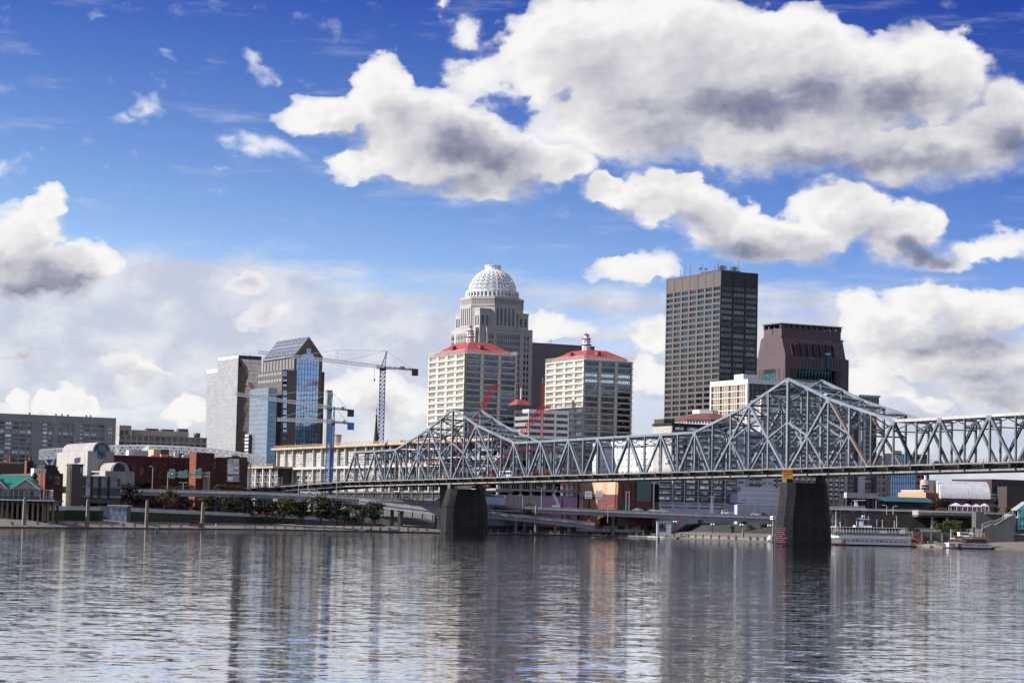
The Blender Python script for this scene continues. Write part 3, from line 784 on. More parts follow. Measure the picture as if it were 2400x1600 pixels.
def twin_tower(label, corner, xl, xr, D, row0, pitch, roof, cup, bright_rows):
    b = B('office_tower', label, 'tower', 'D', corner, xl, xr, D, group='twin red-roofed towers')
    Lw, Fw, H = b.L, b.Wd, b.H
    dz = abs(b.f(corner[0] + 60, row0)[1] - b.f(corner[0] + 60, row0 + pitch * 8)[1]) / 8
    b.box('wall', M['cream'], .7, Fw, .8, Lw, 0, H)
    ztop = b.f(corner[0] + 60, row0 - pitch * .52)[1]
    rows = int(ztop // dz); z0 = ztop - rows * dz
    wl = [winmesh(M['winl'], M['cream_trim'], 6, 2, .035, .09, None), winmesh(M['win'], M['cream_trim'], 6, 2, .035, .09, None)]
    wf = [winmesh(M['winb'], M['black'], 7, 1, .02, .05, M['curtain'], q) for q in range(6)]
    wb = winmesh(M['win_bright'], M['black'], 7, 2, .02, .06)
    b.facade('L', 0, Lw, z0, ztop, 4, rows, Lw / 4 * .24, dz * .34, .7, rnd_win(*wl), M['cream'], M['cream'], sill=M['cream_trim'], sillh=dz * .10)
    mf = lambda i, j: wb if (rows - 1 - j) in bright_rows else wf[(i * 5 + j * 3 + i * j) % 6]
    b.facade('F', 0, Fw, z0, ztop, 3, rows, Fw / 3 * .18, dz * .30, .75, mf, M['cream'], M['cream'], sill=M['blackg'], sillh=dz * .16)
    for j in range(rows + 1):
        zz = z0 + j * dz
        b.box('ledge', M['ledge'], -.35, Fw + .35, -.3, -.05, zz - dz * .04, zz + dz * .05)
        b.box('ledge', M['ledge'], -.35, -.05, -.05, Lw + .3, zz - dz * .04, zz + dz * .05)
        if j % 1 == 0: b.box('window_rail', M['ledge'], Fw + .02, Fw + 1.2, .5, .8, zz - .1, zz + .06)
    b.box('parapet', M['cream'], -.1, Fw + .1, -.12, Lw, ztop + dz * .06, H + .02)
    fr = MB(); fringe(fr, H, 0, Fw, 0, Lw, 2.1); b.mb(fr, 'roof_guard', M['cream_trim'])
    # roof
    a0, zr0 = b.f(*roof[0]); a1, _ = b.f(*roof[1]); t0, t1 = b.f(*roof[2])[0], b.f(*roof[3])[0]
    zr1 = b.f(roof[3][0], roof[3][1], Lw * .3)[1]
    ins = 2.6
    rf = MB(); rf.box(ins - .4, Fw - ins + .4, ins - .4, Lw - ins + .4, H - .1, H + 1.1)
    b.mb(rf, 'roof_kerb', M['cream_trim'])
    rf = MB(); rx = Fw * .30
    hip(rf, ins - 1, Fw - ins + 1, ins - 1, Lw - ins + 1, H + 1.1, rx, Fw - rx, Lw * .30, Lw * .70, zr1)
    b.mb(rf, 'roof', M['red'])
    for (dx, dy) in ((Fw * .36, Lw * .1), (Fw * .08, Lw * .45)):
        dm = MB(); hz = H + 1.4 + (zr1 - H) * .25
        dm.hexa([(dx, dy, hz), (dx + 2.2, dy, hz), (dx + 2.2, dy + 4, hz), (dx, dy + 4, hz)], [(dx, dy, hz + 1.9), (dx + 2.2, dy, hz + 1.9), (dx + 2.2, dy + 4, hz + 1.9), (dx, dy + 4, hz + 1.9)])
        b.mb(dm, 'dormer', M['red'])
    # lighthouse cupola
    cx, cy = Fw * .5, Lw * .5
    (xa, ybot), (xb, ytop) = cup
    t = solve(b.C + UY * cy, UX, z('D', (xa + xb) / 2, ybot)); cx = t
    r = abs(solve(b.C + UY * cy, UX, z('D', xa, ybot)) - solve(b.C + UY * cy, UX, z('D', xb, ybot))) / 2
    zb, zt = b.f(xa, ybot, cy)[1], b.f((xa + xb) / 2, ytop, cy)[1]; h = zt - zb
    zb = zr1 - .3; h = zt - zb
    def tier(nm, m, prof):
        q = MB(); q.lathe([(rr, zb + hh * h) for rr, hh in prof], 8, cx, cy, rad(22.5), rad(382.5)); return b.mb(q, nm, m)
    c1 = tier('cupola_base', M['white'], [(r * .92, 0), (r * .92, .335)])
    tier('balcony_ring', M['red'], [(r * .9, .33), (r * 1.12, .335), (r * 1.12, .385), (r * .8, .39)])
    tier('cupola_stage', M['white'], [(r * .80, .385), (r * .78, .65)])
    tier('balcony_ring', M['red'], [(r * .76, .65), (r * 1.0, .655), (r * 1.0, .70), (r * .6, .705)])
    tier('lantern', M['white'], [(r * .50, .70), (r * .48, .88)])
    tier('lantern_cap', M['red'], [(r * .68, .875), (r * .1, .985), (0, 1.0)])
    for k in range(5):
        a = rad(180 + TH * 0 + k * 45 + 22.5)
        for hh, rr in ((.18, .86), (.53, .745)):
            ubox('porthole', M['blackg'], b.e, cx + math.cos(a) * r * rr - .28, cx + math.cos(a) * r * rr + .28, cy + math.sin(a) * r * rr - .28, cy + math.sin(a) * r * rr + .28, zb + hh * h - .35, zb + hh * h + .35)
    for k in range(8):
        a = rad(k * 45); ubeam('lantern_post', M['white'], b.e, (cx + math.cos(a) * r * .62, cy + math.sin(a) * r * .62, zb + .7 * h), (cx + math.cos(a) * r * .6, cy + math.sin(a) * r * .6, zb + .885 * h), .14)
    return b
tw1 = twin_tower('cream tower with red hipped roof and lighthouse cupola, standing before the domed tower', (548, 890), 215, 1027, 1230, 925, 55.5,
                 [(285, 870), (885, 870), (480, 795), (720, 797)], ((562, 795), (628, 632)), ())
tw2 = twin_tower('cream tower with red hipped roof and lighthouse cupola, nearer the dark tower', (1640, 945), 1290, 2090, 1255, 988, 54,
                 [(1360, 935), (1950, 940), (1540, 862), (1785, 868)], ((1625, 862), (1700, 706)), (2, 3))

# dark bank tower
def dark_tower():
    b = B('office_tower', 'tall brown tower with flat top, dark windows and roof antennas', 'tower', 'F', (942, 137), 440, 1282, 1330)
    H, Lw, Fw = b.H, b.L, b.Wd
    b.box('wall', M['brown'], .5, Fw, .5, Lw, 0, H - .2)
    zt = b.l(900, 272)[1]; z1 = b.l(905, 330)[1]
    dz = (b.l(475, 375)[1] - b.l(475, 1375)[1]) / 19.2
    pan = MB(); pan.box(0, 1, 0, 1, 0, 1); panm = winmesh(M['brown'], None)
    b.facade('L', 0, Lw, zt, H, 7, 1, Lw / 7 * .16, (H - zt) * .12, .25, panm, M['brown'], M['brown'], 'fin', 'band')
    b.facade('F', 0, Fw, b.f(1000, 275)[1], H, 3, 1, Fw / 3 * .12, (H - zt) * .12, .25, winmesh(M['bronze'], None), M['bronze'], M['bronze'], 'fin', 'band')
    rows = int((zt) / dz); z0 = zt - rows * dz
    wl = [winmesh(M['blackg'], M['black'], 4, 1, .03)]
    b.facade('L', 0, Lw, z0, zt, 7, rows, Lw / 7 * .20, dz * .38, .5, wl[0], M['brown'], M['brown'])
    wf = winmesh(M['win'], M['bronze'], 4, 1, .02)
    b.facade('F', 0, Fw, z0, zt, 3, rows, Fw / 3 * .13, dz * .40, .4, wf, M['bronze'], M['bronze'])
    b.box('roof', M['dgrey'], .1, Fw - .1, .1, Lw - .1, H - .2, H + .3)
    b.box('plant_room', M['brown_d'], Fw * .25, Fw * .8, Lw * .18, Lw * .5, H + .3, H + 2.2)
    def mast(x, y, m=M['craned'], kind=0):
        base = b.l(x, 150)[0]; y0 = max(1.5, min(Lw - 1, base)); top = b.l(x, y)[1]
        q = MB(); q.beam((2, y0, H + .2), (2, y0, top), .22)
        if kind == 1:
            for k in range(4): q.beam((1.2, y0 - .7, H + 1 + k * 1.6), (2.8, y0 + .7, H + 1 + k * 1.6), .25)
        if kind == 2: q.lathe([(0, top - 1.6), (1.2, top - 1.3), (1.2, top - .9), (0, top - .6)], 10, 2, y0)
        b.mb(q, 'antenna', m)
    for x, y, k in ((540, 128, 0), (583, 82, 0), (632, 86, 1), (722, 96, 2), (738, 92, 1), (772, 100, 2), (852, 84, 0), (884, 44, 1), (922, 66, 0)): mast(x, y, kind=k)
    for x0, x1, top in ((948, 1010, 84), (1062, 1118, 94)):
        a0, a1 = b.f(x0, 130)[0], b.f(x1, 130)[0]; zt_ = b.f(x0, top)[1]
        q = MB()
        for a in (a0, (a0 + a1) / 2, a1): q.beam((a, 2, H + .2), (a, 2, zt_), .2); q.beam((a, 4.5, H + .2), (a, 4.5, zt_), .2)
        for k in range(4):
            zz = H + .8 + (zt_ - H - 1) * k / 3
            q.beam((a0, 2, zz), (a1, 2, zz), .28, .3); q.beam((a0, 4.5, zz), (a1, 4.5, zz), .28, .3)
        if x0 > 1000: q.beam((a1, 2, zt_), (a1, 2, b.f(x1, 38)[1]), .3)
        b.mb(q, 'antenna_rack', M['craned'])
dark_tower()

# domed granite tower
def domed_tower():
    D = 1600.0
    k = D / FPX * .12755                     # metres per sheet unit
    c = W(z('K', 1050, 755), D + 14)
    t = thing('domed_tower', 'tall pale granite tower crowned by an open lattice dome', 'tower', (c.x, c.y, GROUND), TH)
    def h(y): return W(z('K', 1050, y), D).z - GROUND
    G = M['aegon']
    oct_r = 547 * k; s2 = oct_r * math.tan(rad(22.5))
    def octo(a): s_ = a * math.tan(rad(22.5)); return [(-a, -s_), (-s_, -a), (s_, -a), (a, -s_), (a, s_), (s_, a), (-s_, a), (-a, s_)]
    b = MB(); b.prism(octo(oct_r - .35), 0, h(757)); b.build('octagon_shaft', G, t)
    b = MB(); b.prism(octo(oct_r + .1), h(800), h(757) + .05); b.prism(octo(oct_r + .05), h(930), h(893)); b.build('cornice', G, t)
    b = MB(); b.prism(octo(oct_r - .15), h(893), h(800)); b.build('frieze', M['aegon_band'], t)
    b = MB()
    ap = oct_r - .15
    for fi in range(5):                      # lozenges of the frieze
        an = rad(-180 + 45 * fi - 0)
        n = Vector((math.cos(an), math.sin(an), 0)); tv = Vector((-n.y, n.x, 0))
        for i in range(11):
            for j in range(3):
                q = n * (ap + .0) + tv * ((i - 5) * s2 * 2 / 11.5); zc = h(893) + (h(800) - h(893)) * (j + .5) / 3; w = .42
                b.hexa([q + tv * w + Vector((0, 0, zc)), q + Vector((0, 0, zc + w)), q - tv * w + Vector((0, 0, zc)), q + Vector((0, 0, zc - w))],
                       [q + n * .18 + tv * w + Vector((0, 0, zc)), q + n * .18 + Vector((0, 0, zc + w)), q + n * .18 - tv * w + Vector((0, 0, zc)), q + n * .18 + Vector((0, 0, zc - w))])
    b.build('frieze_lozenges', G, t, kind='stuff')
    win = winmesh(M['blackg'], M['craned'], 2, 6, .05, .015)
    # tall slots on the octagon's left and front faces, set between piers
    def wpanel(nm, me, face, ap, a0, a1, z0, z1):
        if face == 'F': mt = Matrix.Translation((a0, -ap - .06, z0)) @ Matrix.Diagonal((a1 - a0, .3, z1 - z0, 1))
        else: mt = Matrix.Translation((-ap - .06, a1, z0)) @ Matrix.Rotation(-math.pi / 2, 4, 'Z') @ Matrix.Diagonal((a1 - a0, .3, z1 - z0, 1))
        put(nm, me, t, mt)
    z0, z1 = h(1280), h(962); n = 5; pitch = s2 * 2 / 5.6
    for face in ('F', 'L'):
        for i in range(n):
            a = (i - 2) * pitch; wpanel('tall_window', win, face, oct_r - .12, a - pitch * .24, a + pitch * .24, z0, z1)
        for i in range(n + 1):
            a = (i - 2.5) * pitch; w = pitch * .25
            if face == 'F': ubox('pier', G, t, a - w, a + w, -oct_r, -oct_r + .5, z0 - 2, z1 + 1.2)
            else: ubox('pier', G, t, -oct_r, -oct_r + .5, a - w, a + w, z0 - 2, z1 + 1.2)
        for zz in ((z1, h(930)), (h(1310), z0)):
            if face == 'F': ubox('panel', G, t, -s2 + .05, s2 - .05, -oct_r + .02, -oct_r + .5, zz[0], zz[1])
            else: ubox('panel', G, t, -oct_r + .02, -oct_r + .5, -s2 + .05, s2 - .05, zz[0], zz[1])
    # corner pavilions
    e1 = 503 * k; pw = 215 * k
    zt = {(-1, -1): h(985), (1, -1): h(1035), (-1, 1): h(1028), (1, 1): h(1035)}
    for (sx, sy), top in zt.items():
        cx, cy = sx * (e1 - pw / 2), sy * (e1 - pw / 2)
        ubox('corner_pavilion', G, t, cx - pw / 2, cx + pw / 2, cy - pw / 2, cy + pw / 2, 0, top)
        ubox('pavilion_cap', G, t, cx - pw / 2 - .25, cx + pw / 2 + .25, cy - pw / 2 - .25, cy + pw / 2 + .25, top - 1.1, top + .1)
        zw0, zw1 = h(1290), h(1130) if (sx, sy) != (-1, -1) else h(1110)
        for i in (-1, 1):
            a = cx + i * pw * .22
            if sy < 0: put('pavilion_window', win, t, Matrix.Translation((a - pw * .11, -e1 - .12, zw0)) @ Matrix.Diagonal((pw * .22, .2, zw1 - zw0, 1)))
            a = cy + i * pw * .22
            if sx < 0: put('pavilion_window', win, t, Matrix.Translation((-e1 - .12, a + pw * .11, zw0)) @ Matrix.Rotation(-math.pi / 2, 4, 'Z') @ Matrix.Diagonal((pw * .22, .2, zw1 - zw0, 1)))
    # main shaft with a notched near corner
    e2 = 566 * k; nx, ny = 191 * k, 110 * k; zt = h(1335)
    e3 = e2 - .4
    b = MB(); b.prism([(-e3, e3), (-e3, -e3 + ny), (-e3 + nx, -e3 + ny), (-e3 + nx, -e3), (e3, -e3), (e3, e3)], 0, zt); b.build('shaft', G, t)
    b = MB(); b.prism([(-e2, e2), (-e2, -e2 + ny - .4), (-e2 + nx - .4, -e2 + ny - .4), (-e2 + nx - .4, -e2), (e2, -e2), (e2, e2)], zt - 3.4, zt + .05); b.build('shaft_cornice', G, t)
    dent = MB()
    x0 = -e2 + nx
    for i in range(22): dent.box(x0 + 4.6 + i * (2 * e2 - nx - 9) / 22, x0 + 5.3 + i * (2 * e2 - nx - 9) / 22, -e2 - .16, -e2 + .1, zt - 1.9, zt - 1.0)
    dent.build('dentils', M['aegon_band'], t)
    rows = 16; dz = 112 * k; wz = .62 * dz
    sw = winmesh(M['blackg'], M['craned'], 1, 2, .10, .05)
    Fw = e2 - x0
    def put_rows(face, lst, rr):
        for j in range(rr):
            zz = zt - 3.6 - (j + 1) * dz + (dz - wz) * .35
            for a, w in lst:
                if face == 'F': mt = Matrix.Translation((a - w / 2, -e2 + .25, zz)) @ Matrix.Diagonal((w, .3, wz, 1))
                else: mt = Matrix.Translation((-e2 + .25, a + w / 2, zz)) @ Matrix.Rotation(-math.pi / 2, 4, 'Z') @ Matrix.Diagonal((w, .3, wz, 1))
                put('window', sw, t, mt)
    fl = [(x0 + Fw * q, Fw * .045) for q in (.055, .115)] + [(x0 + Fw * (.225 + i * .0405), Fw * .027) for i in range(13)] + [(x0 + Fw * q, Fw * .045) for q in (.83, .90)]
    put_rows('F', fl, 13)
    Lw = 2 * e2 - ny; y0 = -e2 + ny
    ll = [(y0 + Lw * (.06 + i * .062), Lw * .036) for i in range(12)] + [(y0 + Lw * q, Lw * .05) for q in (.88, .94)]
    put_rows('L', ll, 5)
    edges = sorted([a - w / 2 for a, w in fl] + [a + w / 2 for a, w in fl])
    edges = [x0] + edges + [e2]
    for i in range(0, len(edges), 2): ubox('mullion_pier', G, t, edges[i], edges[i + 1], -e2, -e3 + .1, 0, zt - 3.4)
    edges = [y0] + sorted([a - w / 2 for a, w in ll] + [a + w / 2 for a, w in ll]) + [e2]
    for i in range(0, len(edges), 2): ubox('mullion_pier', G, t, -e2, -e3 + .1, edges[i], edges[i + 1], 0, zt - 3.4)
    # drum and dome
    rdm, zd0, zd1 = 487 * k, h(757), h(628)
    q = MB(); q.lathe([(rdm - .5, zd0), (rdm - .5, zd1), (0, zd1)], 48); q.build('drum', M['white'], t)
    q = MB(); q.lathe([(rdm - .1, zd1 - 1.0), (rdm + .15, zd1 - 1.0), (rdm + .15, zd1 + .1), (440 * k, zd1 + .12)], 48); q.build('drum_ring', M['white'], t)
    for i in range(40):
        a = 2 * math.pi * i / 40
        ubeam('drum_pilaster', M['white'], t, (rdm * math.cos(a), rdm * math.sin(a), zd0), (rdm * math.cos(a), rdm * math.sin(a), zd1 - 1), .9, .5)
    pan = MB()
    for i in range(40):
        a = 2 * math.pi * (i + .5) / 40; pan.beam(((rdm - .45) * math.cos(a), (rdm - .45) * math.sin(a), zd0 + 1.2), ((rdm - .45) * math.cos(a), (rdm - .45) * math.sin(a), zd1 - 2), 1.2, .3)
    pan.build('drum_windows', M['winb'], t)
    R = 440 * k; ztop = h(222); Hd = (ztop - zd1)
    def dp(i, j, n=24, m=7):
        lat = j / m * math.acos(150 * k / R) ; r = R * math.cos(lat); a = 2 * math.pi * i / n
        return Vector((r * math.cos(a), r * math.sin(a), zd1 + Hd * math.sin(lat) / math.sin(math.acos(150 * k / R))))
    n, m = 24, 7
    for i in range(n):
        q = MB()
        for j in range(m): q.beam(dp(i, j), dp(i, j + 1), .42)
        q.build('dome_rib', M['white'], t)
    for j in range(m + 1):
        q = MB()
        for i in range(n): q.beam(dp(i, j), dp(i + 1, j), .38)
        q.build('dome_ring', M['white'], t)
    q = MB()
    for j in range(m):
        for i in range(n):
            q.beam(dp(i, j), dp(i + 1, j + 1), .30); q.beam(dp(i + 1, j), dp(i, j + 1), .30)
    q.build('dome_lattice', M['white'], t)
    q = MB()
    prof = [(R * .90 * math.cos(l), zd1 + Hd * .90 * math.sin(l)) for l in [rad(x) for x in (0, 12, 24, 36, 48, 60, 70)]]
    for i in range(16):
        for j in range(5):
            a = 2 * math.pi * i / 16
            q.beam((prof[j][0] * math.cos(a), prof[j][0] * math.sin(a), prof[j][1]), (prof[j + 1][0] * math.cos(a), prof[j + 1][0] * math.sin(a), prof[j + 1][1]), .7)
            a2 = 2 * math.pi * (i + 1) / 16
            q.beam((prof[j][0] * math.cos(a), prof[j][0] * math.sin(a), prof[j][1]), (prof[j + 1][0] * math.cos(a2), prof[j + 1][0] * math.sin(a2), prof[j + 1][1]), .5)
    q.build('inner_dome_frame', M['hvac'], t)
    q = MB(); rc = 150 * k; q.lathe([(rc, ztop - .3), (rc, h(150)), (rc * 1.06, h(150)), (rc * 1.06, h(138)), (rc * .9, h(138)), (rc * .9, ztop)], 20); q.build('crown_ring', M['white'], t)
    for x, y in ((1022, 60), (1100, 80)):
        ubeam('antenna', M['craned'], t, ((x - 1050) * k, 0, h(150)), ((x - 1050) * k, 0, h(y)), .2)
domed_tower()

# long slab behind the domed tower
b = B('office_slab', 'grey-brown flat office slab rising behind the twin cream towers', 'building', 'D', (1140, 798), None, 1740, 1680)
b.box('wall', M['slabw'], .4, b.Wd, .4, 24, 0, b.H)
zt = b.f(1200, 900)[1]; zw = b.f(1200, 930)[1]; zb = b.f(1230, 950)[1]
b.fbox('F', 'cornice_wall', M['slabw'], 0, b.Wd, zt, b.H + .02, 0, .6)
b.facade('F', 0, b.Wd, zw, zt, 9, 1, 4, .5, .5, winmesh(M['blackg'], None), M['slabw'], M['slabw'])
b.facade('F', 0, b.Wd, 0, zw, 40, 17, 1.3, 1.2, .5, winmesh(M['blackg'], None), M['slabw'], M['slabw'], 'fin', 'spandrel', skip=lambda i, j: i > 12 or j < 2)
b.box('roof_edge', M['pink_d'], -.2, b.Wd, -.2, 24, b.H + .02, b.H + .5)
for x in (1205, 1350, 1366): ubeam('antenna', M['craned'], b.e, (b.f(x, 800)[0], 4, b.H), (b.f(x, 800)[0], 4, b.f(x, 762)[1]), .25)

# silver glass towers on the left
def curtain(b, face, a0, a1, z0, z1, cols, rows, g, m, dep=.12, w=.14, big=None):
    """curtain wall: glazed panels with real mullions and transoms standing proud"""
    gx = big or (max(1, cols // 3), max(1, rows // 3)); me = winmesh(g, None)
    for i in range(gx[0]):
        for j in range(gx[1]):
            q0, q1 = a0 + (a1 - a0) * i / gx[0], a0 + (a1 - a0) * (i + 1) / gx[0]
            h0, h1 = z0 + (z1 - z0) * j / gx[1], z0 + (z1 - z0) * (j + 1) / gx[1]
            b.win(face, me, q0 + .01, q1 - .01, h0 + .01, h1 - .01, 0.06, 'glazing_panel')
    q = MB()
    for i in range(cols + 1):
        a = a0 + (a1 - a0) * i / cols
        if face == 'F': q.box(a - w / 2, a + w / 2, -dep, 0, z0, z1)
        else: q.box(-dep, 0, a - w / 2, a + w / 2, z0, z1)
    for j in range(rows + 1):
        zz = z0 + (z1 - z0) * j / rows
        if face == 'F': q.box(a0, a1, -dep * .7, 0, zz - w / 2, zz + w / 2)
        else: q.box(-dep * .7, 0, a0, a1, zz - w / 2, zz + w / 2)
    b.mb(q, 'mullion_grid', m, kind='stuff')
b = B('glass_tower', 'silver glass tower with a pale lit side and dark mirrored front', 'tower', 'B', (432, 283), 240, 640, 1480)
b.box('wall', M['brown_d'], .1, b.Wd, .1, b.L, 0, b.H - .1)
ztl = b.l(330, 322)[1]; ztf = b.f(500, 320)[1]
curtain(b, 'L', 0, b.L, 0, ztl, 26, 40, M['palewall'], M['silver'], big=(8, 36))
curtain(b, 'F', 0, b.Wd, 0, ztf, 22, 40, M['darkwall'], M['brown_d'], big=(8, 26))
b.fbox('L', 'parapet', M['white'], 0, b.L, ztl, b.H, .05, .4); b.fbox('F', 'parapet', M['brown_d'], 0, b.Wd, ztf, b.H, .05, .4)
ubox('corner_fin', M['pink'], b.e, -.35, .3, -.35, .3, 0, b.H)
for x in (440, 500, 565): ubeam('antenna', M['craned'], b.e, (b.f(x, 283)[0], 6, b.H), (b.f(x, 283)[0], 6, b.f(x, 258)[1]), .2)
L2 = b.l(143, 420)[0]; zl2 = b.l(190, 412)[1]; zl3 = b.l(190, 446)[1]
b.box('wing_wall', M['hvac'], .1, b.Wd * .8, b.L, L2, 0, zl2)
cu = B.__new__(B); cu.__dict__.update(b.__dict__)
curtain(b, 'L', b.L, L2, 0, zl3, 14, 36, M['palewall'], M['silver'], big=(4, 30)); b.fbox('L', 'wing_parapet', M['white'], b.L, L2, zl3, zl2, .05, .4)

# gabled granite and glass tower
def gabled_tower():
    b = B('gabled_tower', 'brown granite tower with a glass gable roof and blue curtain wall front', 'tower', 'B', (943, 292), 655, 1200, 1400)
    H, Lw, Fw = b.H, b.L, b.Wd; g = M['brown']
    b.box('wall', g, .3, Fw, .3, Lw, 0, H)
    zg = b.f(1050, 318)[1]; xg0, xg1 = b.f(957, 400)[0], b.f(1168, 400)[0]
    b.fbox('F', 'stone_pier', g, 0, xg0, 0, H, 0, .35); b.fbox('F', 'stone_pier', g, xg1, Fw, 0, H, 0, .35)
    b.fbox('F', 'stone_band', g, xg0, xg1, zg, H, -.02, .35)
    curtain(b, 'F', xg0, xg1, 0, zg, 8, 30, M['bluewall'], M['black'], .2, .16, big=(8, 30))
    mid = Fw / 2; xa, za = b.f(1075, 120)
    q = MB(); q.hexa([(0, 0, H), (Fw, 0, H), (mid, 0, za)], [(0, 1.2, H), (Fw, 1.2, H), (mid, 1.2, za)]); b.mb(q, 'gable', g)
    xw0, xw1 = b.f(1050, 260)[0], b.f(1095, 260)[0]; zw1 = b.f(1072, 220)[1]
    zs = [b.f(1072, y)[1] for y in (318, 297, 272)]; wx = [(b.f(1000, 300)[0], b.f(1135, 300)[0]), (b.f(1022, 285)[0], b.f(1118, 285)[0])]
    gm = winmesh(M['bluewall'], M['black'], 6, 1, .02)
    b.win('F', gm, wx[0][0], wx[0][1], zs[0], zs[1], .12, 'gable_window'); b.win('F', gm, wx[1][0], wx[1][1], zs[1], zs[2], .12, 'gable_window')
    b.win('F', winmesh(M['bluewall'], M['black'], 2, 3, .05), xw0, xw1, zs[2], zw1, .12, 'gable_window')
    # skylight roof: one glazed slope each side on real bars
    for sd in (0, 1):
        q = MB(); xs = -.6 if sd == 0 else Fw + .6
        q.hexa([(xs, .6, H - .5), (mid, .6, za - .1), (mid, Lw - .3, za - .1), (xs, Lw - .3, H - .5)], [(xs, .6, H), (mid, .6, za + .35), (mid, Lw - .3, za + .35), (xs, Lw - .3, H)])
        b.mb(q, 'roof_glazing', M['skyl'])
        q = MB(); nn = 9; mm = 5
        def rp(u, v): return Vector((xs + (mid - xs) * v, .6 + (Lw - .9) * u, H + (za + .35 - H) * v + .12))
        for i in range(nn + 1): q.beam(rp(i / nn, 0), rp(i / nn, 1), .3 if i in (0, nn) else .16)
        for j in range(mm + 1): q.beam(rp(0, j / mm), rp(1, j / mm), .26 if j in (0, 3, mm) else .12)
        for i in range(nn):
            for j in range(3, mm): q.beam(rp(i / nn, j / mm), rp((i + 1) / nn, (j + 1) / mm), .10)
        b.mb(q, 'roof_bars', M['hvac'])
    # window bands on the left face
    ztp, zbt = b.l(800, 322)[1], b.l(800, 425)[1]
    b.facade('L', 0, Lw, zbt, ztp, 10, 1, Lw / 10 * .34, .6, .35, winmesh(M['palewall'], M['black'], 2, 5, .06, .02), g, g)
    z2, z3 = b.l(800, 306)[1], b.l(800, 290)[1]
    b.facade('L', 0, Lw, z2, z3, 9, 1, Lw / 9 * .5, .1, .35, winmesh(M['blackg'], None), g, g)
    b.fbox('L', 'stone_band', g, 0, Lw, z3, H, 0, .3); b.fbox('L', 'stone_band', g, 0, Lw, ztp, z2, 0, .3); b.fbox('L', 'stone_wall', g, 0, Lw, 0, zbt, 0, .3)
    # right-hand step
    b.box('side_step', M['brown_d'], Fw, b.f(1230, 440)[0], 2, Lw * .7, 0, b.f(1215, 435)[1])
    # middle wing
    m = B('', '', '', 'B', (832, 415), 600, 912, 1392, parent=b)
    m.box('middle_wing', g, .3, m.Wd + 4, .3, m.L, 0, m.H)
    zr = [(m.l(700, 445)[1], m.l(700, 476)[1]), (m.l(700, 505)[1], m.l(700, 536)[1])]
    for zt_, zb_ in zr:
        m.facade('L', 2, m.L - 1, zb_, zt_, 9, 1, .3, .15, .28, winmesh(M['palewall'], M['black'], 2, 1, .05), g, g, proud=0)
    m.fbox('L', 'stone_band', g, 0, m.L, zr[0][0], m.H, 0, .3); m.fbox('L', 'stone_band', g, 0, m.L, zr[1][0], zr[0][1], 0, .3); m.fbox('L', 'stone_wall', g, 0, m.L, 0, zr[1][1], 0, .3)
    m.fbox('L', 'stone_pier', g, -.01, 2, zr[1][1], zr[0][0], .01, .3)
    m.fbox('F', 'stone_wall', g, 0, m.Wd, 0, m.H, 0, .3)
    for y in (452, 525, 548, 628, 688, 746, 806, 866, 926, 986, 1046):
        a, zz = m.f(852, y); m.win('F', winmesh(M['bluewall'], M['black'], 2, 2, .06), a - 1.2, a + 1.4, zz - 1.6, zz + 1.6, .08)
    # low glass wing
    l = B('', '', '', 'B', (703, 583), 537, 782, 1384, parent=b)
    l.box('glass_wing', M['brown_d'], .1, l.Wd, .1, l.L, 0, l.H - .1)
    curtain(l, 'L', 0, l.L, 0, l.H, 14, 26, M['lowglass'], M['hvac'], big=(7, 26))
    curtain(l, 'F', 0, l.Wd, 0, l.H, 8, 26, M['bluewall'], M['black'], big=(4, 26))
gabled_tower()

# white framed office block
def framed_block():
    b = B('office_block', 'white-framed office block with tan window fins beside the dark tower', 'building', 'F', (1185, 1128), 840, 1790, 1200)
    H, Lw, Fw = b.H, b.L, b.Wd; w = M['white']
    b.box('wall', M['brown_d'], .8, Fw, .8, Lw, 0, H - .1)
    zt = b.l(1000, 1190)[1]; a0 = b.l(1165, 1300)[0]; a1 = b.l(848, 1300)[0]
    b.fbox('L', 'frame_band', w, 0, Lw, zt, H, 0, 1.0); b.fbox('L', 'frame_post', w, 0, a0, 0, zt, 0, 1.0); b.fbox('L', 'frame_post', w, a1, Lw, 0, zt, 0, 1.0)
    zf = b.f(1400, 1180)[1]
    b.fbox('F', 'frame_band', w, .02, Fw, zf, H, -.01, 1.0)
    dz = abs(b.l(1100, 1240)[1] - b.l(1100, 1355)[1]) / 2; rows = int(zt / dz)
    n = 20
    for j in range(rows + 1): b.fbox('L', 'slab_edge', w, a0, a1, zt - j * dz - .18, zt - j * dz + .18, -.25, .8)
    fin = unit(M['tan'])
    for i in range(n):
        c = a0 + (a1 - a0) * (i + .5) / n; hw = (a1 - a0) / n * .32
        if i % 5 == 4: continue
        b.fbox('L', 'fin', M['tan'], c - hw, c + hw, 0, zt, -.40, .8)
    me = winmesh(M['blackg'], M['brown_d'], 2, 1, .06)
    b.facade('F', 0, Fw, 0, zf, 16, rows, .5, .5, .5, me, M['brown_d'], M['brown_d'], 'fin', 'spandrel', proud=-.2)
    a, zz = b.f(1145, 1085, 6); a2 = b.f(1275, 1090, 6)[0]; bb = b.l(1062, 1090)[0]
    ph = B('', '', '', 'F', (1145, 1083), 1062, 1276, 1210, parent=b)
    ph.box('penthouse', w, 0, ph.Wd, 0, ph.L, H - 4 + 0, ph.H)
framed_block()

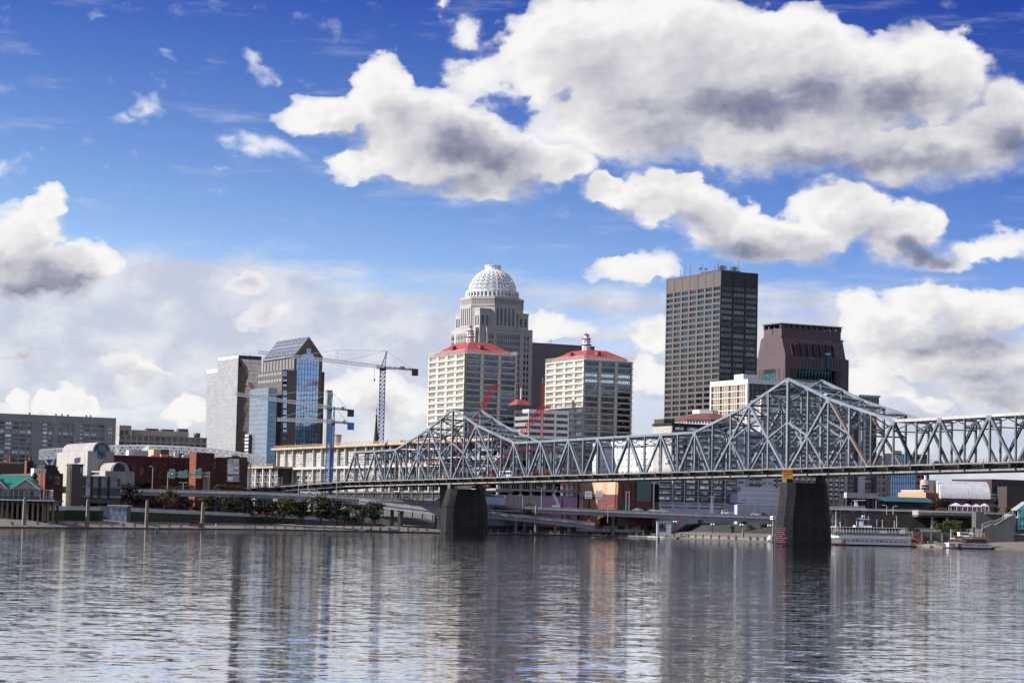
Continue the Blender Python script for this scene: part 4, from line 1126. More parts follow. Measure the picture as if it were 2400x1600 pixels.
# rose granite stepped tower
def rose_tower():
    b = B('stepped_tower', 'rose-brown granite tower with sloped shoulders and a green barrel roof', 'tower', 'F', (1530, 913), 1270, 2095, 1450)
    H, Lw, Fw = b.H, b.L, b.Wd; g = M['pink']
    zt = b.f(1700, 1040)[1]; xg0, xg1 = b.f(1645, 1100)[0], b.f(2000, 1100)[0]
    b.box('wall', g, 0, xg0, 1.5, Lw, 0, zt); b.box('wall', g, xg1, Fw, 1.5, Lw, 0, zt); b.box('core', M['pink_d'], xg0, xg1, 9, Lw - .2, 0, zt)
    b.box('upper_wall', g, 0, Fw, 0, Lw, zt, H)
    b.box('side_step', g, Fw, b.f(2140, 960)[0], 3, Lw * .8, 0, b.f(2110, 950)[1])
    for x0, x1 in ((1530, 1580), (2040, 2095)): b.fbox('F', 'pilaster', g, b.f(x0, 1100)[0], b.f(x1, 1100)[0], 0, zt, -.1, 1.6)
    for i in range(4):
        for s0 in (1588, 2006): b.fbox('F', 'column', g, b.f(s0 + i * 14, 1100)[0], b.f(s0 + i * 14 + 9, 1100)[0], 0, zt, -.2, 1.6)
    q = MB(); q.box(xg0, xg1, 3, 3.2, 0, zt); b.mb(q, 'atrium_glass', M['tealg'])
    q = MB(); nn = 12
    for i in range(nn + 1): a = xg0 + (xg1 - xg0) * i / nn; q.box(a - .12, a + .12, 2.8, 3, 0, zt)
    for j in range(16): q.box(xg0, xg1, 2.85, 3, j * zt / 16, j * zt / 16 + .2)
    for i in range(nn): q.beam((xg0 + (xg1 - xg0) * i / nn, 2, zt), (xg0 + (xg1 - xg0) * (i + .5) / nn, 2, zt * .75), .3); q.beam((xg0 + (xg1 - xg0) * (i + 1) / nn, 2, zt), (xg0 + (xg1 - xg0) * (i + .5) / nn, 2, zt * .75), .3)
    b.mb(q, 'atrium_frame', M['steel_d'])
    # relief colonnade and teal bay
    for i in range(14):
        x = 1700 + i * 26
        if 1880 < x < 1950: continue
        a, z1 = b.f(x, 955); z0 = b.f(x, 1025)[1]
        b.fbox('F', 'relief_column', g, a - .75, a + .75, z0, z1, .35, .1); b.win('F', winmesh(M['blackg'], None), a + .8, a + 1.6, z0, z1, .05, 'slot_window')
        if i < 6 or i > 9: b.win('F', winmesh(M['blackg'], None), a - .7, a + .7, b.f(x, 945)[1], b.f(x, 930)[1], .05, 'attic_window')
    a0, a1 = b.f(1895, 950)[0], b.f(1942, 950)[0]; z0, z1 = b.f(1918, 1042)[1], b.f(1918, 908)[1]
    q = MB(); q.prism([(a0, 0), (a0 + .6, -1.6), (a1 - .6, -1.6), (a1, 0)], z0, z1); b.mb(q, 'balcony_bay', M['tealb'])
    q = MB(); q.prism([(a0 + .3, 0), (a0 + .8, -1.7), (a1 - .8, -1.7), (a1 - .3, 0)], z1, z1 + 1.0); b.mb(q, 'bay_roof', M['white'])
    # left face details
    zl = b.l(1380, 1040)[1]; y0, y1 = b.l(1440, 1100)[0], b.l(1335, 1100)[0]
    b.win('L', winmesh(M['tealg'], M['black'], 4, 4, .03), y0, y1, 0, zl, .1, 'side_glazing')
    for x in (1460, 1475, 1290, 1305, 1320): a = b.l(x, 1100)[0]; b.fbox('L', 'column', g, a - .7, a + .7, 0, zl, .3, .1)
    # battered middle stage: front and sides lean back
    z1 = b.f(1560, 745)[1]; x1 = Fw * .075; x2 = Fw * .925
    ib, it, dpt = .5, 0, 4.5
    lo = [(0.6, .6, H), (Fw - .3, .6, H), (Fw - .3, Lw - .3, H), (0.6, Lw - .3, H)]
    ylo = Lw - .3
    # surveyed top corners
    tl = b.l(1300, 755)[0]
    hi = [(0.3, dpt, z1), (Fw - .2, dpt, z1), (Fw - .2, Lw - 4, z1), (0.3, Lw - 4, z1)]
    q = MB(); q.hexa(lo, hi); b.mb(q, 'battered_stage', g)
    # seven leaning slots
    for i in range(7):
        xa = Fw * (.12 + i * .105); w = Fw * .055
        def fp(x, v): return (x + 0, .6 + (dpt - .6) * v - .05, H + (z1 - H) * v)
        q = MB(); lo_ = [fp(xa, .03), fp(xa + w, .03), fp(xa + w, .72), fp(xa, .72)]
        q.hexa(lo_, [(x, y + .4, zz) for x, y, zz in lo_]); b.mb(q, 'slot_window', M['black'])
        for e0 in (-.35, w):
            q = MB(); lo_ = [fp(xa + e0, .03), fp(xa + e0 + .35, .03), fp(xa + e0 + .35, .74), fp(xa + e0, .74)]
            q.hexa([(x, y - .9, zz) for x, y, zz in lo_], [(x, y + .3, zz) for x, y, zz in lo_]); b.mb(q, 'slot_fin', g)
    # top block, loggia and barrel roof
    zt1 = b.f(1700, 672, dpt)[1]; zl1 = b.f(1700, 640, dpt)[1]
    ox0, ox1, oy0, oy1 = 1.1, Fw - .5, 6.0, Lw - 6.0
    b.box('top_block', g, ox0, ox1, oy0, oy1, z1 - .2, zt1)
    b.box('shoulder_step', g, ox0 - .8, ox1 + 1.8, oy0 - .2, oy1 + 1, z1 - .3, z1 + 1.0)
    n = 11
    for i in range(n):
        a = ox0 + 1.0 + (ox1 - ox0 - 2) * i / (n - 1)
        for yy in (oy0, oy1 - 1.6): b.box('loggia_pier', g, a - 1.5, a + 1.5, yy, yy + 1.6, zt1, zl1)
    b.box('loggia_beam', g, ox0 - .3, ox1 + .3, oy0 - .3, oy1 + .3, zl1, zl1 + .7)
    q = MB(); r = (oy1 - oy0) / 2 + 1.2; cy = (oy0 + oy1) / 2; rise_ = b.f(1500, 600, dpt)[1] - zl1 - .6; pts = []
    for i in range(13):
        a = math.pi * i / 12; pts.append((cy - r * math.cos(a), zl1 + .7 + rise_ * math.sin(a)))
    q.hexa([(ox0 - 1.5, y, zz) for y, zz in pts], [(ox1 + 1.5, y, zz) for y, zz in pts]); b.mb(q, 'barrel_roof', M['copper'])
    a = b.l(1385, 800)[0]; q = MB(); q.box(ox0 - .03, ox0 + .3, cy - .5, cy + .5, z1 + 2, zt1); b.mb(q, 'side_slot', M['black'])
rose_tower()

# ------------------------------------------------------------------ middle and right-hand blocks
# low white-banded block with a red pyramid, between the twin towers
b = B('office_block', 'low white-banded office block with a small red pyramid roof between the twin towers', 'building', 'E', (1135, 235), 1008, 1504, 1175)
b.box('wall', M['pale'], .4, b.Wd, .4, b.L, 0, b.H)
dz = abs(b.f(1300, 283)[1] - b.f(1300, 455)[1]) / 3; zt = b.f(1300, 255)[1] - .2
rows = int(zt / dz)
b.facade('F', 0, b.Wd, zt - rows * dz, zt, 3, rows, 1.2, dz * .46, .4, winmesh(M['win'], M['pale'], 8, 1, .02), M['white'], M['white'])
b.facade('L', 0, b.L, zt - rows * dz, zt, 1, rows, .6, dz * .55, .4, winmesh(M['blackg'], None), M['grey'], M['grey'])  # grey instead of white: the neighbouring tower's shadow put into the colour
b.box('parapet', M['white'], 0, b.Wd, 0, b.L, zt, b.H + .3)
p0 = b.f(1015, 235, 8)[0]; p1 = b.f(1210, 235, 8)[0]; zp = b.f(1100, 192, 8)[1]
b.box('plant_room', M['blackg'], p0, p1, 8, 18, b.H, zp)
q = MB(); r0, r1 = b.f(1020, 190, 8)[0], b.f(1168, 190, 8)[0]; ap = b.f(1093, 143, 12)[1]
q.hexa([(r0, 7.5, zp), (r1, 7.5, zp), (r1, 18, zp), (r0, 18, zp)], [((r0 + r1) / 2 - 2, 11.5, ap), ((r0 + r1) / 2 + 2, 11.5, ap), ((r0 + r1) / 2 + 2, 14, ap), ((r0 + r1) / 2 - 2, 14, ap)]); b.mb(q, 'pyramid_roof', M['red'])
ubeam('spire_mast', M['craneg'], b.e, ((r0 + r1) / 2 + .3, 12.5, ap), ((r0 + r1) / 2 + .3, 12.5, b.f(1097, 0, 12)[1] - 2), .45)

# white balconied apartments
b = B('apartment_block', 'white apartment block with rows of small windows seen through the bridge truss', 'apartments', 'E', (2290, 488), 1725, 2300, 1150)
b.box('wall', M['white'], .5, b.Wd, .5, b.L, 0, b.H)
dz = abs(b.l(2000, 530)[1] - b.l(2000, 757)[1]) / 4; rows = int(b.H / dz)
b.facade('L', 0, b.L, b.H - rows * dz, b.H, 13, rows, b.L / 13 * .45, dz * .62, .6, winmesh(M['win'], M['black'], 2, 1, .08), M['white'], M['white'])

# hotel west: cream end wall, brick bays, revolving restaurant on the roof
def hotel_west():
    b = B('hotel_tower', 'brick-bayed hotel with cream end wall and maroon octagonal rooftop restaurant', 'hotel', 'G', (490, 372), 320, 1092, 1060)
    H, Lw, Fw = b.H, b.L, b.Wd
    b.box('wall', M['barrelw'], 0, .6, .7, Lw, 0, H - .05); b.box('core', M['brown_d'], .6, Fw, .9, Lw - .1, 0, H - .1)
    b.box('corner_wall', M['barrelw'], 0, .8, .15, .7, 0, H - .05)
    for y in (412, 500, 575, 652, 730):
        for x in (375, 390): a, zz = b.l(x, y); b.win('L', winmesh(M['win'], None), a - .25, a + .25, zz - .9, zz + .9, .02, 'slit_window')
        a, zz = b.l(440, y); b.win('L', winmesh(M['winl'], M['white'], 2, 1, .1), a - 1.4, a + 1.4, zz - .8, zz + .8, .06)
    x0, z0 = b.f(372, 1085); zt = b.f(700, 392)[1]
    cols = 5; dx = Fw / cols
    dz = (b.f(700, 890)[1] - b.f(700, 1055)[1]) / 3; z0 = b.f(700, 1085)[1]; rows = round((zt - z0) / dz); dz = (zt - z0) / rows
    wm = [winmesh(M['winl'], M['white'], 6, 1, .03, .08, M['curtain'], q) for q in range(4)]
    cs = [0] + [b.f(x, 900)[0] for x in (602, 727, 852, 975)] + [Fw]
    cs[0] = .8
    for i in range(5):
        c0, c1 = cs[i], cs[i + 1]
        b.fbox('F', 'brick_pier', M['brick'], c0, c0 + (c1 - c0) * .17, z0, zt, .0, 1.2)
        ubeam('white_column', M['condo'], b.e, (c0 - .1, -.5, z0 - 4), (c0 - .1, -.5, z0 + dz * 8.0), .45)
        for j in range(rows):
            h0 = z0 + j * dz
            b.win('F', wm[(i + j * 3) % 4], c0 + (c1 - c0) * .17, c1, h0 + dz * .12, h0 + dz * .88, -.75)
            b.fbox('F', 'balcony_slab', M['pale'], c0, c1 - .05, h0 - .12, h0 + .12, .5, 1.0)
            b.fbox('F', 'balcony_rail', M['steel_d'], c0 + .1, c1 - .1, h0 + .15, h0 + .95, .45, -.38)
            b.fbox('F', 'brick_panel', M['redbrown'], c0 + (c1 - c0) * .17, c1 - .02, h0 + .12, h0 + dz * .25, -.45, .95)
    # lower extension left of the tower
    xe = b.f(372, 950)[0]; zx = b.f(420, 918)[1]
    b.box('lower_wing', M['brown_d'], xe, .75, .8, 14, 0, zx)
    for j in range(4):
        h0 = z0 + j * dz
        b.win('F', wm[j % 4], xe + .5, -.05, h0 + dz * .12, h0 + dz * .88, -.6); b.fbox('F', 'balcony_slab', M['pale'], xe, -.02, h0 - .12, h0 + .12, .4, 1.0)
        b.fbox('F', 'balcony_rail', M['steel_d'], xe, -.05, h0 + .15, h0 + .95, .35, -.28)
    b.box('lower_wing_side', M['brick_l'], xe - 5.5, xe, 5, 14, 0, zx - .6)
    zl0, zl1 = b.f(420, 918)[1], b.f(420, 870)[1]
    b.box('terrace_wall', M['barrelw'], xe - 5, -.05, 1.4, 12, zl0, zl1)
    # white podium
    zb = b.f(700, 1190)[1]; y1 = b.f(700, 1092)[1]
    b.box('podium', M['condo'], xe - .4, Fw + .3, -.9, 12, 0 - 5, y1)
    for (ya, yb) in ((1108, 1098), (1142, 1128)):
        for i in range(6):
            q0 = xe + (Fw - xe) * i / 6 + .6; q1 = xe + (Fw - xe) * (i + 1) / 6 - .6
            b.win('F', winmesh(M['win'], M['condo'], 7, 1, .03), q0, q1, b.f(700, ya)[1], b.f(700, yb)[1], .98, 'podium_window')
    b.box('roof_slab', M['black'], -.6, Fw + .6, -.6, Lw + .4, H - .1, H + .8)
    # rooftop restaurant
    c = B('', '', '', 'F', (790, 1550), None, None, 1090, parent=b)
    zc0, zc1, zc2, zc3, zc4 = [W(z('F', 790, y), 1085).z - b.base for y in (1550, 1512, 1455, 1452, 1414)]
    cc = W(z('F', 795, 1550), 1088); rel = Vector((cc.x, cc.y, 0)) - Vector((b.e.location.x, b.e.location.y, 0)); cx, cy = rel.dot(UX), rel.dot(UY)
    R1 = 290 * .2551 * 1088 / FPX; R2 = 118 * .2551 * 1088 / FPX
    q = MB(); q.lathe([(R1 * .98, H), (R1 * .98, zc1)], 8, cx, cy, rad(22.5), rad(382.5)); b.mb(q, 'restaurant_glazing', M['win'])
    for i in range(64):
        f = i / 64 * 8; k = int(f); a0, a1 = rad(22.5 + 45 * k), rad(67.5 + 45 * k); u = f - k
        px = cx + R1 * ((1 - u) * math.cos(a0) + u * math.cos(a1)); py = cy + R1 * ((1 - u) * math.sin(a0) + u * math.sin(a1))
        ubeam('mullion', M['white'], b.e, (px, py, H + .8), (px, py, zc1), .3)
    q = MB(); q.lathe([(R1 * 1.05, H + .4), (R1 * 1.05, H + 1.5), (R1 * .98, H + 1.5)], 8, cx, cy, rad(22.5), rad(382.5)); b.mb(q, 'restaurant_sill', M['white'])
    q = MB(); q.lathe([(R1 * 1.04, zc1 - .3), (R1 * 1.04, zc1 + .2), (R2 * 1.05, zc2 + .4)], 8, cx, cy, rad(22.5), rad(382.5)); b.mb(q, 'restaurant_roof', M['redbrown'])
    q = MB(); q.lathe([(R2, zc2 - 1), (R2, zc4), (0, zc4)], 6, cx, cy, rad(30), rad(390)); b.mb(q, 'roof_drum', M['white'])
    a0 = b.l(320, 370)[0]; pz = W(z('F', 350, 1500), 1075).z - b.base
    b.box('stair_head', M['brown_d'], 0.2, 6, Lw - 9, Lw - .2, H, pz)
hotel_west()

# lavender-white stepped condominium
def condo():
    b = B('condominium', 'lavender-white stepped condominium block between the brick hotel and the bridge pier', 'apartments', 'G', (1093, 432), None, 1432, 1078)
    H, Fw = b.H, b.Wd
    b.box('wall', M['condo'], 0, Fw, .5, 22, 0, H)
    xd0, xd1 = b.f(1170, 600)[0], b.f(1190, 600)[0]
    dz = (b.f(1250, 890)[1] - b.f(1250, 944)[1]); zt = b.f(1250, 450)[1]; rows = int(zt / dz)
    wm = winmesh(M['win'], M['white'], 3, 1, .05, .08)
    z0 = zt - rows * dz
    b.facade('F', 0, xd0, z0, zt, 1, rows, 1.6, dz * .5, .5, wm, M['condo'], M['condo'])
    b.facade('F', xd1, Fw, z0, zt, 4, rows, 1.3, dz * .5, .5, wm, M['condo'], M['condo'])
    b.fbox('F', 'dark_slot', M['blackg'], xd0, xd1, 0, zt, -.5, .55)
    for j in range(rows):
        b.fbox('F', 'balcony_rail', M['steel_d'], xd1 + .5, Fw * .66, z0 + j * dz + .1, z0 + j * dz + 1.0, .5, -.4)
    b.fbox('F', 'parapet', M['condo'], 0, Fw, zt, H + .3, .05, .5)
    # stepped terraces in front
    steps = [(1120, 1470, 958, 4), (1095, 1475, 1000, 8), (1180, 1475, 1050, 11), (1090, 1475, 1105, 14)]
    for n, (x0, x1, y, d) in enumerate(steps):
        a0, zz = b.f(x0, y, -d); a1 = b.f(x1, y, -d)[0]
        zl = b.f(x0, (steps[n + 1][2] if n < 3 else 1290), -d)[1]
        b.box('terrace_block', M['condo'], a0, a1, -d, .4, max(0, zl) - 2, zz)
        nw = 6
        for i in range(nw):
            q0 = a0 + (a1 - a0) * (i + .2) / nw; q1 = a0 + (a1 - a0) * (i + .8) / nw
            put('window', wm, b.e, Matrix.Translation((q0, -d - .1, zz - 2.9)) @ Matrix.Diagonal((q1 - q0, .3, 1.7, 1)))
        b.box('terrace_rail', M['white'], a0, a1, -d - .1, -d, zz, zz + .5)
condo()

# hotel east: balcony grid and brick corner
def hotel_east():
    b = B('hotel_tower', 'large balconied hotel behind the right bridge pier with a dark brick end', 'hotel', 'H', (-62, 105), None, 718, 1095)
    H, Fw = b.H, b.Wd
    b.box('core', M['grey'], 0, Fw, 1.6, 9, 0, H - 2)
    dzp = (b.f(600, 680)[1] - b.f(600, 1020)[1]) / 8.05
    zt = b.f(400, 205)[1]; rows = int(zt / dzp); cols = 15; dx = Fw / cols
    wm = [winmesh(M['win'], M['pale'], 2, 1, .08, .06, M['curtain'], q) for q in range(4)]
    n = 0
    for j in range(rows):
        h0 = zt - (j + 1) * dzp
        b.fbox('F', 'balcony_slab', M['hotel'], 0, Fw, h0 - .14, h0 + .14, 0, 1.7)
        for i in range(cols):
            if n < 299:
                a = (i + .5) * dx
                b.fbox('F', 'balcony_panel', M['white'], a - dx * .27, a + dx * .20, h0 + .14, h0 + 1.0, .04, -.02); 
                b.win('F', wm[(i * 3 + j) % 4], a - dx * .4, a + dx * .4, h0 + .16, h0 + dzp - .16, -1.45)
            n += 1
    for i in range(cols + 1): b.fbox('F', 'party_wall', M['hotel'], i * dx - .12, i * dx + .12, 0, zt, -.1, 1.65)
    # arcaded top storey
    z1 = b.f(300, 128)[1]
    b.facade('F', 0, Fw, zt, z1, 15, 1, .7, .5, .9, winmesh(M['win'], M['white'], 2, 2, .06), M['white'], M['white'])
    b.fbox('F', 'cornice', M['barrelw'], -.3, Fw + .3, z1, H, .4, 4)
    b.box('penthouse', M['pale'], 8, Fw - 2, 4, 8.5, H - 2, H + .8)
    b.fbox('F', 'corner_fin', M['pale'], Fw, Fw + 1.2, 0, z1, .3, 1.6)
    b.fbox('F', 'teal_fin', M['tealb'], Fw + 1.2, Fw + 1.7, 0, z1, .5, 1.6)
    # brick corner tower
    x1 = b.f(1010, 600)[0]; zb = b.f(800, 205)[1]
    b.box('brick_tower', M['pink_d'], Fw + 1.2, x1, 1.2, 9, 0, zb)
    for xa, xb, me in ((748, 800, 0), (905, 960, 1)):
        a0, a1 = b.f(xa, 600)[0], b.f(xb, 600)[0]
        q = b.fbox('F', 'recess', M['black'], a0 - .6, a1 + .6, 0, zb - 2, -1.1, 1.25)
        for j in range(int(zb / dzp) - 1):
            h0 = zb - (j + 1.6) * dzp
            b.win('F', wm[j % 4], a0, a1, h0, h0 + dzp * .62, -1.0); b.fbox('F', 'spandrel', M['brown_d'], a0 - .5, a1 + .5, h0 + dzp * .66, h0 + dzp * .92, -.95, 1.2)
    a0, a1 = b.f(840, 600)[0], b.f(902, 600)[0]
    b.fbox('F', 'blank_panel', M['condo'], a0, a1, 0, b.f(870, 215)[1], -.7, 1.3)
    for y in (388, 492, 540, 610, 655): 
        a, zz = b.f(872, y); b.fbox('F', 'wall_mark', M['steel_d'], a - .9, a + .9, zz - .12, zz + .12, -.6, 1.0)
    # rounded glass penthouse
    a0, a1 = b.f(835, 150)[0], b.f(1028, 150)[0]; zz = [b.f(930, y)[1] for y in (208, 186, 118, 100)]
    b.box('penthouse_base', M['pale'], a0, a1, .6, 9, zb, zz[1]); b.box('penthouse_glass', M['blackg'], a0 + .3, a1 - .3, .2, 8.6, zz[1], zz[2]); b.box('penthouse_cap', M['pale'], a0 - .3, a1 + .2, -.2, 9.2, zz[2], zz[3])
    for i in range(9): a = a0 + .5 + (a1 - a0 - 1) * i / 8; b.fbox('F', 'mullion', M['pale'], a - .1, a + .1, zz[1], zz[2], -.1, .25)
    a0, a1 = b.f(560, 100)[0], b.f(830, 100)[0]
    b.box('roof_plant', M['blackg'], a0, a1, 1.5, 8.4, zb - 1, b.f(700, 105)[1])
    b.box('roof_plant_cap', M['pale'], a0 - .3, a1 - .1, 1.2, 8.6, b.f(700, 105)[1], b.f(700, 98)[1] + .3)
hotel_east()

# far right glass offices
b = B('glass_office', 'low blue glass office block far off behind the right end of the bridge', 'office', 'H', (1130, 637), 1063, 1392, 1500)
b.box('wall', M['brown_d'], .1, b.Wd, .1, b.L, 0, b.H)
curtain(b, 'L', 0, b.L, 0, b.H, 8, 13, M['winl'], M['white'], .3, .5, big=(4, 12)); curtain(b, 'F', 0, b.Wd, 0, b.H - .5, 16, 13, M['bluewall'], M['steel_d'], .2, .3, big=(8, 12))
a0, a1 = b.f(1160, 620, 6)[0], b.f(1228, 620, 6)[0]; b.box('penthouse', M['barrelw'], a0, a1, 6, 14, b.H, b.f(1190, 610, 6)[1])
b = B('office_block', 'tan stone block with small square windows left of the far glass office', 'office', 'H', (1003, 655), None, 1088, 1490)
b.box('wall', M['beige'], .3, b.Wd, .3, 15, 0, b.H); zt = b.f(1040, 700)[1]
b.facade('F', 0, b.Wd, zt - 8 * 4.2, zt, 2, 8, b.Wd * .26, 2.0, .3, winmesh(M['blackg'], M['beige'], 2, 2, .06), M['beige'], M['beige'])
b.fbox('F', 'parapet', M['beige'], 0, b.Wd, zt, b.H + .2, 0, .3); b.fbox('F', 'base_wall', M['beige'], 0, b.Wd, 0, zt - 8 * 4.2, 0, .3)
b = B('office_block', 'brown brick block with pale lit side right of the far glass office', 'office', 'H', (1412, 645), 1362, 1482, 1480)
b.box('wall', M['brick'], 0.2, b.Wd, 0.2, b.L, 0, b.H); b.fbox('L', 'lit_side', M['peach'], 0, b.L, 0, b.H + .2, 0, .3); b.fbox('F', 'front_wall', M['pink_d'], 0.02, b.Wd, 0, b.H + .1, 0, .3)  # peach side and dark front put light and shade into the colours
for j in range(9): b.win('L', winmesh(M['win'], None), b.L * .2, b.L * .8, b.H - 3 - j * 4, b.H - 1.6 - j * 4, .05)

# arts complex on the right: podium, round tower, silver vault, brick hall
b = B('podium_building', 'long low podium with a peach lit wall and round concrete tower, right of the hotel', 'building', 'H', (1450, 995), 1195, 1592, 1060)
b.box('wall', M['redbrown'], .05, b.Wd, .2, b.L, 0, b.H); b.fbox('L', 'lit_wall', M['peach2'], 0, b.L, 0, b.H + .1, .02, .25)  # peach left and brown front put light and shade into the wall colours
b.box('roof_deck', M['barrelw'], 1, b.Wd - 2, 3, b.L - 1, b.H, b.f(1300, 966, 8)[1])
cx = solve(b.C + UY * 10, UX, z('H', 1446, 900)); r = 35 * .2551 * 1070 / FPX
zz = [b.f(1445, y, 10)[1] for y in (985, 950, 945, 922, 918, 875)]
q = MB(); q.lathe([(r, zz[0]), (r, zz[1])], 20, cx, 10); b.mb(q, 'tower_glass', M['win'])
q = MB(); q.lathe([(r * 1.03, zz[1]), (r * 1.03, zz[2])], 20, cx, 10); q.lathe([(r * 1.05, zz[4] - .4), (r * 1.05, zz[5]), (0, zz[5])], 20, cx, 10); b.mb(q, 'round_tower', M['barrelw'])
q = MB(); q.lathe([(r * .9, zz[2]), (r * .9, zz[4])], 20, cx, 10); b.mb(q, 'tower_window_band', M['black'])
b.box('tower_block', M['grey'], cx + r * .4, b.f(1530, 900, 10)[0], 8, 15, b.H, zz[5] - .2)
b.box('roof_vent', M['white'], cx - .4, cx + .5, 9.6, 10.4, zz[5], zz[5] + 2)
a0 = b.f(1012, 1035, -6)[0]; a1 = b.f(1470, 1060, -6)[0]; zt, zb = b.f(1200, 1040, -6)[1], b.f(1200, 1082, -10)[1]
q = MB(); q.hexa([(a0, -10, zb), (a1 + 1.5, -10, zb), (a1, -5, zt), (a0, -5, zt)], [(a0, -10, zb + .3), (a1 + 1.5, -10, zb + .3), (a1, -5, zt + .3), (a0, -5, zt + .3)]); b.mb(q, 'teal_awning', M['tealb'])
b.box('arcade_wall', M['dgrey'], a0, a1 + 2, -4.8, .1, -2, zb + .5)
for i in range(18): b.win('F', winmesh(M['winb'], M['dgrey'], 3, 1, .1), a0 + (a1 - a0) * (i + .1) / 18, a0 + (a1 - a0) * (i + .9) / 18, zb - 5, zb - 2.4, 4.9, 'arcade_window')
f0, f1 = b.f(722, 1020, -11)[0], b.f(1015, 1020, -11)[0]
b.box('grey_fascia', M['pale'], f0, f1, -11, -9, b.f(900, 1048, -11)[1], b.f(900, 998, -11)[1])
b.box('fascia_wall', M['black'], f0 + .3, f1, -8.8, -5.5, -3, b.f(900, 1005, -11)[1])
for i in range(7): b.box('podium_post', M['dgrey'], f0 + (f1 - f0) * i / 6, f0 + (f1 - f0) * i / 6 + .5, -10.8, -10.3, -3, b.f(900, 1048, -11)[1])
b.box('back_wall', M['dgrey'], a0 - 20, a1 + 30, -3, .0, -3.5, b.H * .35)

# silver vault: quarter-cylinder roof facing the river
v = thing('vaulted_hall', 'curved silver metal vault catching the sun right of the round tower', 'building', (0, 0, 0))
D = 1058
p00, p01 = W(z('H', 1592, 1045), D), W(z('H', 2040, 1060), D); p10 = W(z('H', 1605, 887), D + 10)
v.location = (p00.x, D, GROUND); wv = p01.x - p00.x; h0, h1 = p00.z - GROUND, p10.z - GROUND
prof = []
for i in range(15):
    a = rad(90 * i / 14); prof.append((11 * (1 - math.cos(a)), h0 + (h1 - h0) * math.sin(a)))
n = 14
for k in range(n):
    x0, x1 = wv * k / n, wv * (k + 1) / n; q = MB()
    for (y0, z0), (y1, z1) in zip(prof, prof[1:]): q.face([(x0 + .02, y0, z0), (x1 - .02, y0, z0), (x1 - .02, y1, z1), (x0 + .02, y1, z1)])
    q.build('roof_sheet', M['silver'], v, True)
q = MB()
for x in (0.05, wv - .05):
    for s in (0,): q.hexa([(x - .2, y - .1, zz - .1) for y, zz in prof] + [(x - .2, 11, h0)], [(x + .2, y - .1, zz - .1) for y, zz in prof] + [(x + .2, 11, h0)])
q.build('end_wall', M['pale'], v)
ubox('back_roof', M['hvac'], v, 0, wv, 11, 30, 0, h1 - .05)
ubox('brick_base', M['redbrown'], v, -2, wv + 2, .4, 10, -2, h0 - .1)
b = B('brick_hall', 'windowless dark brick hall at the far right with a blue mural strip', 'building', 'H', (2055, 870), None, 2700, 1098)
b.box('wall', M['pink_d'], 0, b.Wd, 0, 30, 0, b.H)
a = b.f(2195, 945, -8)[0]; b.box('front_block', M['brown_d'], a, b.Wd, -8, 0, 0, b.f(2300, 943, -8)[1])
a0, a1 = b.f(2052, 1040, -1)[0], b.f(2194, 1040, -1)[0]
for k, (y0, y1) in enumerate(((1006, 1022), (1033, 1052), (1060, 1072), (1104, 1130))): b.box('mural_strip', M['mural_w'], a0, a1, -.4, -.05, b.f(2100, y1)[1], b.f(2100, y0)[1])
b.box('mural_backing', M['mural_b'], a0 - .1, a1 + .05, -.2, -.02, b.f(2100, 1078)[1], b.f(2100, 1004)[1])
q = MB(); rr = random.Random(3)
for i in range(16): x = a0 + (a1 - a0) * i / 16; q.box(x, x + rr.uniform(.8, 1.6), -.55, -.42, b.f(2100, 1035)[1], b.f(2100, 1035)[1] + rr.uniform(.3, 1.0))
b.mb(q, 'mural_trees', M['mural_b'])
# glass gable pavilion and stairs
b = B('glass_pavilion', 'grey-roofed pavilion with teal glass gable at the right edge', 'pavilion', 'H', (2295, 1150), 2243, 2500, 905, base=3.0)
H, Lw, Fw = b.H, b.L, b.Wd
b.box('wall', M['grey'], .1, Fw, .1, Lw, 0, H)
zr = b.f(2330, 1085, 0)[1]; curtain(b, 'F', 0, Fw, 0, H, 7, 8, M['tealg'], M['hvac'], .2, .2, big=(7, 8))
q = MB(); q.hexa([(0, 0, H), (Fw, 0, H), (Fw, 0, zr + 8), (5, 0, zr)], [(0, .5, H), (Fw, .5, H), (Fw, .5, zr + 8), (5, .5, zr)]); b.mb(q, 'gable_glass', M['tealg'])
q = MB(); q.hexa([(-.6, -.3, H - .4), (5, -.3, zr), (5, Lw, zr), (-.6, Lw, H - .4)], [(-.6, -.3, H), (5, -.3, zr + .4), (5, Lw, zr + .4), (-.6, Lw, H)]); b.mb(q, 'roof', M['grey'])
for x in (2262, 2282): a, zz = b.l(x, 1175); b.win('L', winmesh(M['blackg'], None), a - .5, a + .5, zz - 1.5, zz + 1.2, .1)

# ------------------------------------------------------------------ left bank of buildings
b = B('slab_building', 'wide grey concrete slab building with a grid of glazed bays at the left edge', 'building', 'A', (-420, 249), None, 1070, 1230)
H, Fw = b.H, b.Wd
b.box('wall', M['grey'], 0, Fw, 1.0, 22, 0, H - .1)
x1 = b.f(962, 480)[0]; zt = b.f(500, 355)[1]; dz = abs(b.f(700, 396)[1] - b.f(700, 545)[1]) / 4
b.fbox('F', 'top_band', M['grey'], 0, Fw, zt, H, 0, 1.2); b.fbox('F', 'end_wall', M['grey'], x1, Fw, 0, zt, -.02, 1.2)
rows = int(zt / dz); z0 = zt - rows * dz
gw = [winmesh(M['win'], M['grey'], 2, 1, .06, .10, M['curtain'], q) for q in range(3)] + [winmesh(M['winb'], M['grey'], 2, 1, .06, .10), winmesh(M['winl'], M['grey'], 2, 1, .06, .1, M['curtain'], 5)]
b.facade('F', 0, x1, z0, zt, 21, rows, .7, dz * .34, .8, rnd_win(*gw), M['grey'], M['grey'], proud=-.25, skip=lambda i, j: j < rows - 13)
